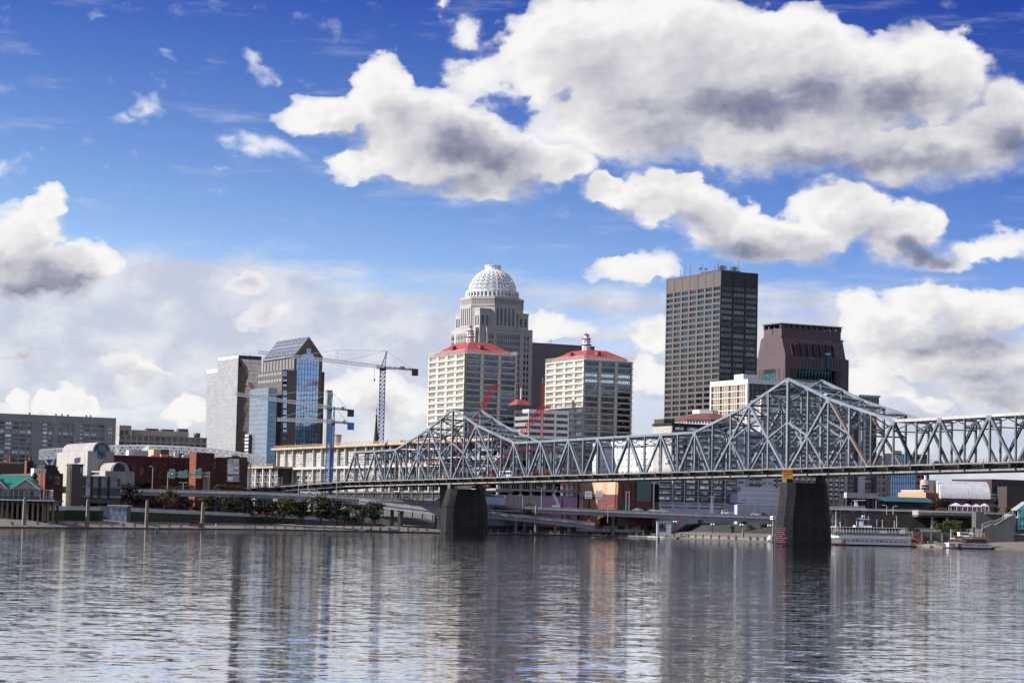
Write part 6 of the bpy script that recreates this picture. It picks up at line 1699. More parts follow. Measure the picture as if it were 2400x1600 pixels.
# ------------------------------------------------------------------ tower cranes
def lattice(b, p0, p1, w, h, n, t, side):
    p0, p1 = Vector(p0), Vector(p1); s = Vector(side).normalized() * w / 2; u = (p1 - p0).normalized().cross(s).normalized() * h / 2
    cs = [(a, c) for a in (-1, 1) for c in (-1, 1)]
    for a, c in cs: b.beam(p0 + s * a + u * c, p1 + s * a + u * c, t)
    for i in range(n):
        q0, q1 = p0.lerp(p1, i / n), p0.lerp(p1, (i + 1) / n)
        for a in (-1, 1):
            b.beam(q0 + s * a - u, q1 + s * a + u, t * .6); b.beam(q0 + u * a - s, q1 + u * a + s, t * .6); b.beam(q0 + s * a - u, q0 + s * a + u, t * .6)
            b.beam(q0 + s * a + u, q1 + s * a - u, t * .6)
def tower_crane(label, D, base, top, apex, jib_tip, counter, mw, mm, jm, wm, post, hook=None):
    P = lambda q: W(z('B', *q), D)
    pt = P(top); pb = P(base); o = Vector((pb.x, D, GROUND))
    t = thing('tower_crane', label, 'crane', o, 0, 'tower cranes over the arena')
    R = lambda q: P(q) - o
    T = R(top); w = mw * .2551 * D / FPX
    for sx in (-1, 1):
        for sy in (-1, 1): ubeam('mast_leg', mm, t, (sx * w / 2, sy * w / 2, 0), (T.x + sx * w / 2, sy * w / 2, T.z), .34)
    q = MB(); n = int(T.z / (w * .8))
    for i in range(n):
        z0, z1 = T.z * i / n, T.z * (i + 1) / n; x0, x1 = T.x * i / n, T.x * (i + 1) / n
        for sy in (-1, 1): q.beam((x0 - w / 2, sy * w / 2, z0), (x1 + w / 2, sy * w / 2, z1), .2); q.beam((x0 + w / 2, sy * w / 2, z0), (x1 - w / 2, sy * w / 2, z1), .2); q.beam((x0 - w / 2, sy * w / 2, z0), (x0 + w / 2, sy * w / 2, z0), .2)
        for sx in (-1, 1): q.beam((x0 + sx * w / 2, -w / 2, z0), (x1 + sx * w / 2, w / 2, z1), .2); q.beam((x0 + sx * w / 2, w / 2, z0), (x1 + sx * w / 2, -w / 2, z1), .2)
    q.build('mast_lattice', mm, t)
    A = R(apex); J = R(jib_tip); C = R(counter)
    q = MB(); lattice(q, T + Vector((0, 0, .8)), J, 1.5, 1.5, 24, .24, (0, 1, 0)); q.build('jib', jm, t)
    q = MB(); lattice(q, T + Vector((0, 0, .6)), C, 1.5, .8, 7, .24, (0, 1, 0)); q.box(min(T.x, C.x), C.x, -.6, .6, (T.z + C.z) / 2 - .1, (T.z + C.z) / 2 + .05); q.build('counter_jib', M['craned'], t)
    q = MB()
    for sx in (-1, 1):
        for sy in (-1, 1): q.beam((T.x + sx * w * .4, sy * w * .35, T.z), A, .34)
    for k in range(1, 5): f = k / 5; q.beam(Vector((T.x - w * .4, 0, T.z)).lerp(A, f), Vector((T.x + w * .4, 0, T.z)).lerp(A, f), .2)
    q.build('cathead', mm, t)
    q = MB(); pp = R(post[0]); pf = R(post[1]); q.beam(A, pp, .16); q.beam(pp, R(post[2]), .16); q.beam(A, R(post[3]), .18); q.beam(pp, pf, .16); q.beam(pp, pf + Vector((.9, 0, 0)), .14)
    for dy in (-.5, .5): q.beam(A + Vector((0, dy, 0)), C + Vector((-2, dy, .6)), .18)
    q.build('pendant_bars', jm, t)
    ubox('slewing_ring', M['black'], t, T.x - w * .65, T.x + w * .65, -w * .6, w * .6, T.z - 1.0, T.z + .3)
    ubox('cab', M['pale'], t, T.x - w * 1.25, T.x - w * .6, -w * .9, -w * .3, T.z - .3, T.z + 1.6)
    ubox('winch_house', M['craned'], t, T.x + (C.x - T.x) * .52, T.x + (C.x - T.x) * .66, -.8, .8, (T.z + C.z) / 2, (T.z + C.z) / 2 + 1.5)
    ubox('counterweight', wm, t, C.x - 2.2, C.x + 1.0, -.9, .9, C.z - 3.0, C.z + .5)
    if hook:
        p0, p1 = R(hook[0]), R(hook[1]); ubeam('hoist_rope', M['craned'], t, p0, p1, .12); ubox('hook_block', M['black'], t, p1.x - .3, p1.x + .3, -.3, .3, p1.z - 1.2, p1.z)
tower_crane('tallest tower crane with dark blue mast and grey jib', 1180, (1737, 1092), (1753, 405), (1790, 245), (605, 255), (2060, 418), 46, M['bluep'], M['craneg'], M['black'], ((1333, 234), (1333, 325), (960, 292), (1400, 335)), ((1675, 405), (1677, 500)))
tower_crane('middle tower crane with light blue mast and long white jib crossing the gabled tower', 1150, (1250, 1085), (1264, 775), (1295, 630), (395, 637), (1470, 792), 36, M['bluel'], M['craneg'], M['black'], ((975, 622), (975, 700), (540, 655), (1040, 708)))
tower_crane('lowest tower crane with level white jib and blue counterweight', 1120, (1287, 1085), (1298, 905), (1310, 755), (780, 872), (1470, 912), 24, M['bluep'], M['craneg'], M['bluep'], ((1042, 782), (1042, 868), (810, 860), (1080, 868)))
# red crawler crane booms
def red_boom(label, D, pts, jib, hook, w=2.2):
    P = lambda q: W(z('E', *q), D)
    o = P(pts[0]); o.z = GROUND - 1; t = thing('crawler_crane', label, 'crane', o, 0, 'red lattice cranes in the arena')
    R = lambda q: P(q) - o
    foot, tip = R(pts[0]), R(pts[1]); foot = foot + (foot - tip) * ((foot.z - 16.5) / (tip.z - foot.z)); q = MB(); lattice(q, foot, tip, w, w, 22, .3, (0, 1, 0)); q.build('boom', M['redp'], t)
    q = MB(); lattice(q, tip, R(jib), 1.2, 1.2, 6, .26, (0, 1, 0)); q.build('jib', M['redp'], t)
    if hook: h = R(hook); ubeam('hoist_rope', M['black'], t, R(jib), h, .1); ubox('hook_block', M['redp'], t, h.x - .5, h.x + .5, -.4, .4, h.z - 1.2, h.z)
    ubeam('backstay', M['redp'], t, foot + Vector((-3, 0, 8)), tip, .14)
    ubox('machinery_house', M['redp'], t, foot.x - 4, foot.x + 2, -2, 2, 15.2, 17.8); ubox('crawler_tracks', M['black'], t, foot.x - 5, foot.x + 3, -2.8, 2.8, 14.3, 15.2); ubox('pedestal', M['dgrey'], t, foot.x - 3, foot.x + 1.5, -2, 2, -2, 14.3)
red_boom('red lattice crane boom rising behind the left truss peak', 1012, ((545, 560), (800, 25)), (855, 15), (822, 225))
red_boom('red lattice crane boom leaning right in front of the low white-banded block', 1035, ((965, 590), (1255, 222)), (1335, 204), (1288, 395))
c = W(z('E', 1258, 260), 1150); tp = W(z('D', 1262, 1170), 1150)
t = thing('lattice_mast', 'thin upright red and white lattice mast between the cream towers', 'mast', (c.x, c.y, GROUND)); q = MB(); lattice(q, (0, 0, 0), (tp.x - c.x, 0, tp.z - GROUND), 1.3, 1.3, 40, .22, (0, 1, 0)); q.build('mast', M['redp'], t); ubeam('tip', M['white'], t, (tp.x - c.x, 0, tp.z - GROUND), (tp.x - c.x, 0, tp.z - GROUND + 3), .2)

# ------------------------------------------------------------------ elevated expressway and its ramp
def poly_at(pts, x):
    for (x0, y0), (x1, y1) in zip(pts, pts[1:]):
        if x0 <= x <= x1: return y0 + (y1 - y0) * (x - x0) / (x1 - x0)
def roadway(name, label, pts, D, width, xs, cols, par=1.05, gird=1.55, lanes=True):
    """deck slabs, parapets, girders and columns, one set per span between the surveyed stations"""
    P = [W((x, poly_at(pts, x)), D(x) if callable(D) else D) for x in xs]
    t = thing(name, label, 'expressway' if 'ramp' not in name else 'ramp', (P[0].x, P[0].y, 0))
    o = Vector((P[0].x, P[0].y, 0)); P = [p - o for p in P]
    for i, (a, c) in enumerate(zip(P, P[1:])):
        d = (c - a); d.z = 0; n = Vector((-d.y, d.x, 0)).normalized()
        def bar(nm, m, o0, o1, h0, h1, gap=.0):
            q = MB(); a0, c0 = a + d.normalized() * gap, c - d.normalized() * gap
            lo = [a0 + n * o0 + Vector((0, 0, h0)), c0 + n * o0 + Vector((0, 0, h0)), c0 + n * o1 + Vector((0, 0, h0)), a0 + n * o1 + Vector((0, 0, h0))]
            hi = [p + Vector((0, 0, h1 - h0)) for p in lo]; q.hexa(lo, hi); q.build(nm, m, t)
        bar('parapet', M['hwy'], 0, .35, -par, 0, .04); bar('parapet', M['hwy'], width - .35, width, -par, 0, .04)
        bar('parapet_cap', M['hwy'], -.06, .42, -.14, .03, .04)
        bar('deck', M['hwy'], -.25, width + .25, -par - .38, -par - .004); bar('asphalt_surface', M['asphalt'], .4, width - .4, -par - .003, -par + .03)
        bar('fascia_girder', M['hwy'], .12, .6, -par - .38 - gird, -par - .38); bar('girder', M['hwy_d'], width * .5, width * .5 + .5, -par - .38 - gird, -par - .38); bar('girder', M['hwy_d'], width - 1.1, width - .55, -par - .38 - gird, -par - .38)
        if lanes:
            for k in range(3): 
                q = MB(); f0, f1 = (k + .2) / 3, (k + .5) / 3; h = -par + .035
                p0, p1 = a.lerp(c, f0), a.lerp(c, f1); q.face([p0 + n * (width / 2 - .08) + Vector((0, 0, h)), p1 + n * (width / 2 - .08) + Vector((0, 0, h)), p1 + n * (width / 2 + .08) + Vector((0, 0, h)), p0 + n * (width / 2 + .08) + Vector((0, 0, h))]); q.build('lane_mark', M['white'], t)
        if i % cols == 0:
            zt = a.z - par - .38 - gird
            q = MB(); q.beam(a + n * .5 + Vector((0, 0, zt - a.z - .55)), a + n * (width - .5) + Vector((0, 0, zt - a.z - .55)), 1.3, 1.1); q.build('pier_cap', M['hwy_d'], t)
            for f in (.22, .78):
                p = a + n * width * f; gz = ground_z(max(2, p.y + o.y - shore_y(p.x + o.x)))
                q = MB(); q.box(p.x - .6, p.x + .6, p.y - .6, p.y + .6, gz - .3, zt - .9); q.build('column', M['hwy_d'], t)
    return t
MAIN = [(-400, 1123), (-150, 1131), (110, 1138), (278, 1143.5), (600, 1151), (741, 1157), (892, 1166), (1035, 1174.5), (1139, 1180.5), (1450, 1194.6), (1815, 1208.7), (2010, 1218), (2177, 1228), (2300, 1235)]
roadway('expressway', 'long grey elevated expressway running along the whole waterfront', MAIN, 1036, 15, [-330 + 52 * i for i in range(51)], 2)
RAMP = [(840, 1165), (892, 1175), (1035, 1192.5), (1139, 1197), (1250, 1208), (1399, 1224), (1440, 1230)]
roadway('exit_ramp', 'curving exit ramp dropping from the expressway behind the left bridge pier', RAMP, lambda x: 1034 - min(16, max(0, (x - 840) * .05)), 7.0, [842 + 46 * i for i in range(13)], 2, lanes=False)

# ------------------------------------------------------------------ trees and shrubs
def leaf_mat(name, col, var=.5):
    return mat(name, col, .75, var=var, scale=.7, objvar=.25, spec=.2, fine=.25)
LEAF = [leaf_mat('leaf_green', (.040, .050, .018)), leaf_mat('leaf_dark', (.015, .022, .013)), leaf_mat('leaf_olive', (.072, .064, .020)), leaf_mat('leaf_rust', (.062, .027, .015)), leaf_mat('leaf_bright', (.075, .095, .026))]  # greens kept dark, with the riverbank's cloud shadow in the colour
_crown = {}
def crown_mesh(v, m, shape):
    k = (v, m.name, shape)
    if k in _crown: return _crown[k]
    rr = random.Random(v * 31 + len(shape)); b = MB(); lobes = []
    n = {'round': 22, 'tall': 20, 'wide': 22, 'shrub': 15}[shape]
    for i in range(n):
        if shape == 'tall': c = Vector((rr.gauss(0, .16), rr.gauss(0, .16), rr.uniform(.15, .92))); r = rr.uniform(.10, .19) * (1.1 - .5 * abs(c.z - .4))
        elif shape == 'wide': a = rr.uniform(0, 6.28); q = rr.uniform(0, .36); c = Vector((q * math.cos(a), q * math.sin(a), rr.uniform(.25, .85))); r = rr.uniform(.09, .18)
        elif shape == 'shrub': a = rr.uniform(0, 6.28); q = rr.uniform(0, .36); c = Vector((q * math.cos(a), q * math.sin(a), rr.uniform(.15, .7))); r = rr.uniform(.11, .22)
        else: a = rr.uniform(0, 6.28); q = rr.uniform(0, .28); c = Vector((q * math.cos(a), q * math.sin(a), rr.uniform(.25, .85))); r = rr.uniform(.10, .21)
        lobes.append((c, r))
    for i in range(2000):
        c, r = lobes[i % n]; d = Vector((rr.gauss(0, 1), rr.gauss(0, 1), rr.gauss(0, 1))).normalized()
        p = c + d * r * (rr.random() ** .4); s = rr.uniform(.016, .036)
        u = Vector((rr.gauss(0, 1), rr.gauss(0, 1), rr.gauss(0, .6))).normalized(); w = u.cross(d + Vector((.1, .2, .3))).normalized()
        b.face([p - u * s, p - w * s * .7, p + u * s, p + w * s * .7])
    _crown[k] = b.mesh('crown', m); return _crown[k]
_trunk = {}
def trunk_mesh(v):
    if v in _trunk: return _trunk[v]
    rr = random.Random(v); b = MB()
    b.lathe([(.030, -.05), (.022, .22), (.016, .5), (.006, .8)], 6)
    for i in range(5):
        a = rr.uniform(0, 6.28); z0 = rr.uniform(.2, .5); b.beam((0, 0, z0), (.26 * math.cos(a), .26 * math.sin(a), z0 + rr.uniform(.2, .34)), .012)
    _trunk[v] = b.mesh('trunk', M['trunk']); return _trunk[v]
NT = [0]
def tree(name, label, px, ybase, ytop, D, leaf, shape='round', wf=.9, group=None, cat='tree', zb=None, lift=.0):
    NT[0] += 1; v = NT[0] % 6
    p = W((px, ybase), D); tp = W((px, ytop), D); z0 = p.z if zb is None else zb
    h = tp.z - z0
    t = thing(name, label, cat, (p.x, D, z0), random.uniform(0, 6.28), group)
    m = Matrix.Diagonal((h * wf, h * wf, h, 1))
    put('trunk', trunk_mesh(v), t, m)
    put('crown', crown_mesh(v, LEAF[leaf], shape), t, Matrix.Translation((0, 0, h * lift)) @ Matrix.Diagonal((h * wf * 1.15, h * wf * 1.15, h * (1.04 - lift), 1)))
    return t
row = [((309, 1185, 1133), 1, 'dark bushy tree in front of the expressway, first of the left row', 1.05), ((356, 1192, 1163), 2, 'small olive tree right of the first dark riverside tree', 1.1), ((395, 1192, 1148), 2, 'yellowing tree with rounded crown below the road signs', 1.0),
       ((438, 1202, 1165), 1, 'thin dull tree between the yellowing tree and the sign gantry', 1.0), ((492, 1203, 1156), 0, 'green riverside tree just right of the sign gantry foot', 1.05), ((536, 1208, 1160), 0, 'small pointed green tree right of the gantry', 1.0), ((582, 1208, 1160), 1, 'wide dark tree under the lower end of the brick warehouse', 1.15),
       ((625, 1212, 1165), 1, 'small dark tree left of the arena front', 1.1), ((664, 1214, 1160), 2, 'brownish olive tree before the expressway below the arena', 1.05), ((708, 1218, 1164), 0, 'green tree below the left corner of the arena', 1.05), ((752, 1218, 1158), 2, 'olive tree under the white van on the expressway', 1.05),
       ((790, 1222, 1170), 1, 'dark tree third from the right end of the left row', 1.1), ((835, 1222, 1173), 0, 'green tree second from the right end of the left row', 1.0), ((878, 1224, 1174), 1, 'dark tree closing the right end of the left row', 1.05)]
for (px, yb, yt), lf, lb, wf in row: tree('riverside_tree', lb, px, yb + 6, yt, 985, lf, 'round' if wf > 1 else 'tall', wf * 1.4, 'riverside trees before the expressway')
for px, yb, yt, lf, lb, wf in ((305, 1150, 1122, 1, 'dark tree at the foot of the cream theatre', 1.4), (338, 1146, 1122, 1, 'dark tree left of the tall lamp by the brick warehouse', 1.3), (395, 1150, 1132, 2, 'pale shrub behind the road signs', 2.0), (440, 1150, 1130, 2, 'olive shrub behind the sign gantry', 1.7), (512, 1150, 1130, 2, 'autumn shrub before the warehouse window column', 1.6), (560, 1150, 1133, 0, 'green shrub by the right end of the brick warehouse', 2.0),
                              (620, 1152, 1134, 1, 'dark green shrub before the left end of the arena', 1.6), (648, 1153, 1132, 1, 'dark rounded shrub below the arena scaffolding', 1.7)):
    tree('shrub', lb, px, yb + 8, yt, 1070, lf, 'shrub', wf, 'shrubs behind the expressway', 'shrub')
tree('autumn_tree', 'rust-brown autumn tree before the orange-lit brick building', 80, 1140, 1106, 965, 3, 'round', 1.0)
for px, yb, yt, lf, lb, wf in ((1410, 1242, 1210, 2, 'olive tree at the end of the exit ramp', .95), (1453, 1244, 1217, 2, 'leaning yellow-green tree beside the pale posts', 1.0), (1476, 1244, 1208, 4, 'tallest light green tree of the shore clump', .9), (1503, 1245, 1212, 4, 'light green tree next to the tallest of the shore clump', .85), (1524, 1246, 1220, 0, 'small grey-green tree closing the shore clump', 1.0)):
    tree('shore_tree', lb, px, yb, yt, 1052, lf, 'wide', wf, 'trees on the shore below the hall')
for px, yb, yt, lf, lb, wf in ((1716, 1256, 1229, 2, 'slim olive tree on the terrace left of the right pier', .7), (1760, 1256, 1228, 0, 'green tree on the terrace near the lamp', 1.3), (1785, 1256, 1224, 0, 'broad green tree beside the right bridge pier', 1.3)):
    tree('terrace_tree', lb, px, yb, yt, 990, lf, 'round', wf, 'trees by the right pier')
for px, yb, yt, lf, lb, wf in ((2205, 1262, 1220, 4, 'light green tree left in the clump above the small riverboat', 1.1), (2222, 1262, 1217, 4, 'light green tree in the middle of the clump above the small riverboat', .9), (2243, 1263, 1214, 4, 'tallest light green tree above the small riverboat', .95), (2133, 1262, 1233, 0, 'green tree right behind the steamboat stern', .9), (2150, 1263, 1238, 0, 'green shrub at the steamboat stern', 1.2)):
    tree('landing_tree', lb, px, yb, yt, 862, lf, 'wide', wf, 'trees by the boat landing')
for px, yb, yt, lf, lb, wf, D in ((2195, 1192, 1166, 1, 'dark tree under the silver vault', 2.0, 1030), (2222, 1192, 1168, 1, 'dark tree left of the white tents', 1.8, 1032), (2270, 1180, 1168, 1, 'dark shrub at the right foot of the silver vault', 2.2, 1034), (2335, 1200, 1182, 1, 'dark rounded tree below the blue mural', 1.7, 985), (2362, 1200, 1184, 2, 'autumn-tinted tree left of the glass pavilion', 1.2, 985),
                                  (1180, 1195, 1182, 0, 'low green shrub between expressway and ramp', 3.0, 1030), (1230, 1206, 1190, 1, 'green shrub on the ramp beside the thin lamp', 2.2, 1028), (1160, 1194, 1180, 0, 'green shrub right of the left bridge pier', 2.2, 1030)):
    tree('shrub', lb, px, yb, yt, D, lf, 'shrub', wf, None, 'shrub')

# ------------------------------------------------------------------ shore walls, posts and rails
def shore_pt(px, back, zz=None):
    x = W((px, 1240), 900).x
    for _ in range(6):
        y = shore_y(x) + back; x = W((px, 1240), y).x
    return Vector((x, y, ground_z(max(1.3, back)) if zz is None else zz))
_pm = MB(); _pm.box(-.42, .42, -.42, .42, -.3, 1.25); _pm.box(-.5, .5, -.5, .5, 1.25, 1.5); POSTM = _pm.mesh('promenade_post', M['post'])
posts_px = [28, 88, 118, 148, 177, 234, 262, 289, 316, 371, 397, 424, 574, 598, 621, 645, 668, 691, 714, 738, 760, 783, 806, 827, 848, 870, 892, 913, 935, 957, 979, 1001] + [1150, 1168, 1187, 1208, 1226, 1244, 1270, 1290, 1310, 1324, 1372, 1391, 1404, 1421, 1439, 1457, 1475, 1492, 1508, 1528, 1545, 1562, 1580, 1597, 1614, 1631, 1648, 1667, 1686, 1707, 1725, 1758, 1775, 1792] + [2160, 2177, 2195]
for px in posts_px:
    p = shore_pt(px, 2.2); o = put('promenade_post', POSTM); o.location = p
    for lim, where in ((200, 'on the low quay left of the service shed'), (480, 'on the low quay between the service shed and the red car'), (760, 'below the left half of the pale balustrade'), (1020, 'on the quay just left of the left bridge pier'), (1350, 'on the quay before the exit ramp'), (1560, 'before the clump of shore trees'), (1820, 'on the sunlit terrace left of the right pier'), (2400, 'on the landing between the two boats')):
        if px < lim: break
    tag(o, 'short square stone post ' + where, 'post', 'stone posts ' + where)
def rail(name, label, cat, pa, n, h, m, rails=(1.0, .55), post=.14, solid=None):
    o = pa[0].copy(); t = thing(name, label, cat, o); L_ = [p - o for p in pa]
    pts = []
    for i in range(n + 1):
        f = i / n * (len(L_) - 1); k = min(int(f), len(L_) - 2); pts.append(L_[k].lerp(L_[k + 1], f - k))
    for i, p in enumerate(pts): ubeam('post', m, t, p, p + Vector((0, 0, h)), post * (2.0 if i % 4 == 0 else 1))
    for a, c in zip(pts, pts[1:]):
        for r in rails: ubeam('rail', m, t, a + Vector((0, 0, h * r)), c + Vector((0, 0, h * r)), .10)
        if solid: 
            q = MB(); q.beam(a + Vector((0, 0, h * .45)), c + Vector((0, 0, h * .45)), .05, h * .8); q.build('infill_panel', solid, t)
def ledge(name, label, cat, pxs, back, z0, z1, thick, m):
    pa = [shore_pt(px, back, 0) for px in pxs]; q = MB()
    o = pa[0].copy(); t = thing(name, label, cat, o)
    for i, (a, c) in enumerate(zip(pa, pa[1:])):
        a, c = a - o, c - o; q = MB(); d = Vector((0, thick, 0))
        q.hexa([a + Vector((0, 0, z0[0])), c + Vector((0, 0, z0[1])), c + d + Vector((0, 0, z0[1])), a + d + Vector((0, 0, z0[0]))], [a + Vector((0, 0, z1[0] + (z1[1] - z1[0]) * i / (len(pa) - 1))), c + Vector((0, 0, z1[0] + (z1[1] - z1[0]) * (i + 1) / (len(pa) - 1))), c + d + Vector((0, 0, z1[0] + (z1[1] - z1[0]) * (i + 1) / (len(pa) - 1))), a + d + Vector((0, 0, z1[0] + (z1[1] - z1[0]) * i / (len(pa) - 1)))])
        q.build('wall_block', m, t)
    return t
frange = lambda a, c, n: [a + (c - a) * i / n for i in range(n + 1)]
ledge('retaining_wall', 'dark planted retaining terrace below the white railing at left', 'wall', frange(290, 690, 10), 50, (1.5, 1.5), (6.4, 5.2), 30, mat('planted_terrace', (.045, .055, .04), .95, var=.4, scale=.4, fine=.3))
ledge('concrete_wall', 'pale concrete retaining wall in front of the right end of the tree row', 'wall', frange(690, 892, 6), 42, (1.5, 1.5), (5.0, 3.6), 12, M['dgrey'])  # pale concrete coloured dark to carry the riverbank's cloud shadow
ledge('hedge_wall', 'dark clipped hedge beside the grey service shed', 'hedge', frange(153, 232, 4), 46, (1.2, 1.2), (6.4, 6.4), 8, mat('hedge_leaf', (.012, .028, .014), .95, var=.5, scale=.8, fine=.4))
ledge('grass_bank', 'mossy green bank under the left white railing', 'bank', frange(105, 152, 3), 47, (1.2, 1.2), (6.0, 6.2), 8, M['lawn'])
ledge('low_wall', 'dark stone quay wall under the expressway between the piers', 'wall', frange(1110, 1560, 12), 6, (.3, .3), (1.9, 1.9), 14, M['kerb'])
ledge('terrace_wall', 'pale stone terrace parapet left of the right bridge pier', 'wall', frange(1610, 1812, 8), 3.0, (.3, .3), (1.5, 1.6), .6, M['post'])
ledge('quay_kerb', 'low pale kerb line along the quay between the piers', 'kerb', frange(1115, 1560, 10), .3, (.2, .2), (.75, .75), .5, M['pale'])
for px in (575, 720, 838, 915, 965, 1200, 1290, 1390):
    p = shore_pt(px, .9); t = put('mooring_block', unit(M['grey']), None, Matrix.Translation((p.x, p.y, .45)) @ Matrix.Diagonal((3.6, .6, .9, 1))); tag(t, 'low concrete mooring block at the quay edge ' + {575: 'right of the walker', 720: 'below the light-blue crane', 838: 'below the left end of the bridge truss', 915: 'left of the left bridge pier', 965: 'nearest the left bridge pier', 1200: 'just right of the left bridge pier', 1290: 'between the two dark stone pylons', 1390: 'left of the shore trees'}[px], 'mooring block', 'mooring blocks along the shore wall')
rail('railing', 'white balustrade on the bank above the hedge by the restaurant', 'railing', [shore_pt(px, 46, 6.4) for px in frange(103, 232, 6)], 26, 1.5, M['condo'], solid=M['hvac'])
rail('railing', 'long pale balustrade sloping down in front of the tree row', 'railing', [shore_pt(px, 50, 6.5 - (px - 298) * .0042) for px in frange(298, 892, 20)], 90, 1.5, M['condo'], solid=M['hvac'])

# tall stone pylons along the promenade
def pylon(label, px, yb, yt, wpx, D, m='post'):
    p = W((px, yb), D); tp = W((px, yt), D); h = tp.z - p.z; w = wpx * D / FPX / 2 / 1.348 * 1.1
    t = thing('stone_pylon', label, 'pylon', (p.x, D, p.z), TH, 'tall stone pylons along the promenade')
    q = MB(); q.hexa([(-w, -w, -.6), (w, -w, -.6), (w, w, -.6), (-w, w, -.6)], [(-w * .72, -w * .72, h - .9), (w * .72, -w * .72, h - .9), (w * .72, w * .72, h - .9), (-w * .72, w * .72, h - .9)]); q.build('shaft', M[m], t)
    q = MB(); k = w * .72; q.hexa([(-k, -k, h - .9), (k, -k, h - .9), (k, k, h - .9), (-k, k, h - .9)], [(-k * .5, -k * .5, h), (k * .5, -k * .5, h), (k * .5, k * .5, h), (-k * .5, k * .5, h)]); q.build('cap', M[m], t)
    return t
pylon('tall stone pylon before the green-roofed restaurant', 56, 1234, 1164, 10.5, 775); pylon('tall stone pylon left of the service shed', 204, 1235, 1168, 10, 815)
pylon('tall stone pylon right of the service shed', 343, 1237, 1171, 9.5, 858); pylon('tall stone pylon beside the red car', 474, 1238, 1175, 9.5, 905)
pylon('tall stone pylon in front of the exit ramp, nearest the left pier', 1256, 1245, 1183, 8, 1030); pylon('tall stone pylon in front of the purple wall', 1333, 1246, 1186, 8, 1040)
pylon('short stone pylon on the sunlit terrace', 1741, 1267, 1238, 5.2, 935)
p = pylon('tallest pale pylon with banded head touching the right bridge pier', 1812, 1267, 1204, 5.2, 900)
for k in (.78, .86): 
    hh = 10.6 * k; ubox('band', M['white'], p, -.95, .95, -.95, .95, hh, hh + .5)
ubox('plaque', M['hvac'], [o for o in S.objects if o.name.startswith('stone_pylon')][0], .62, .9, -.75, -.60, 2.6, 3.8)
c = W((1805, 1263), 900); t = thing('white_tank', 'small white rounded tank on the quay at the right pier', 'tank', (c.x, c.y, 1.2)); q = MB(); q.lathe([(0, 1.6), (.7, 1.4), (1.0, .8), (1.0, 0)], 14); q.build('shell', M['white'], t, True); ubox('plinth', M['pale'], t, -1.2, 1.2, -1.2, 1.2, -.6, 0)

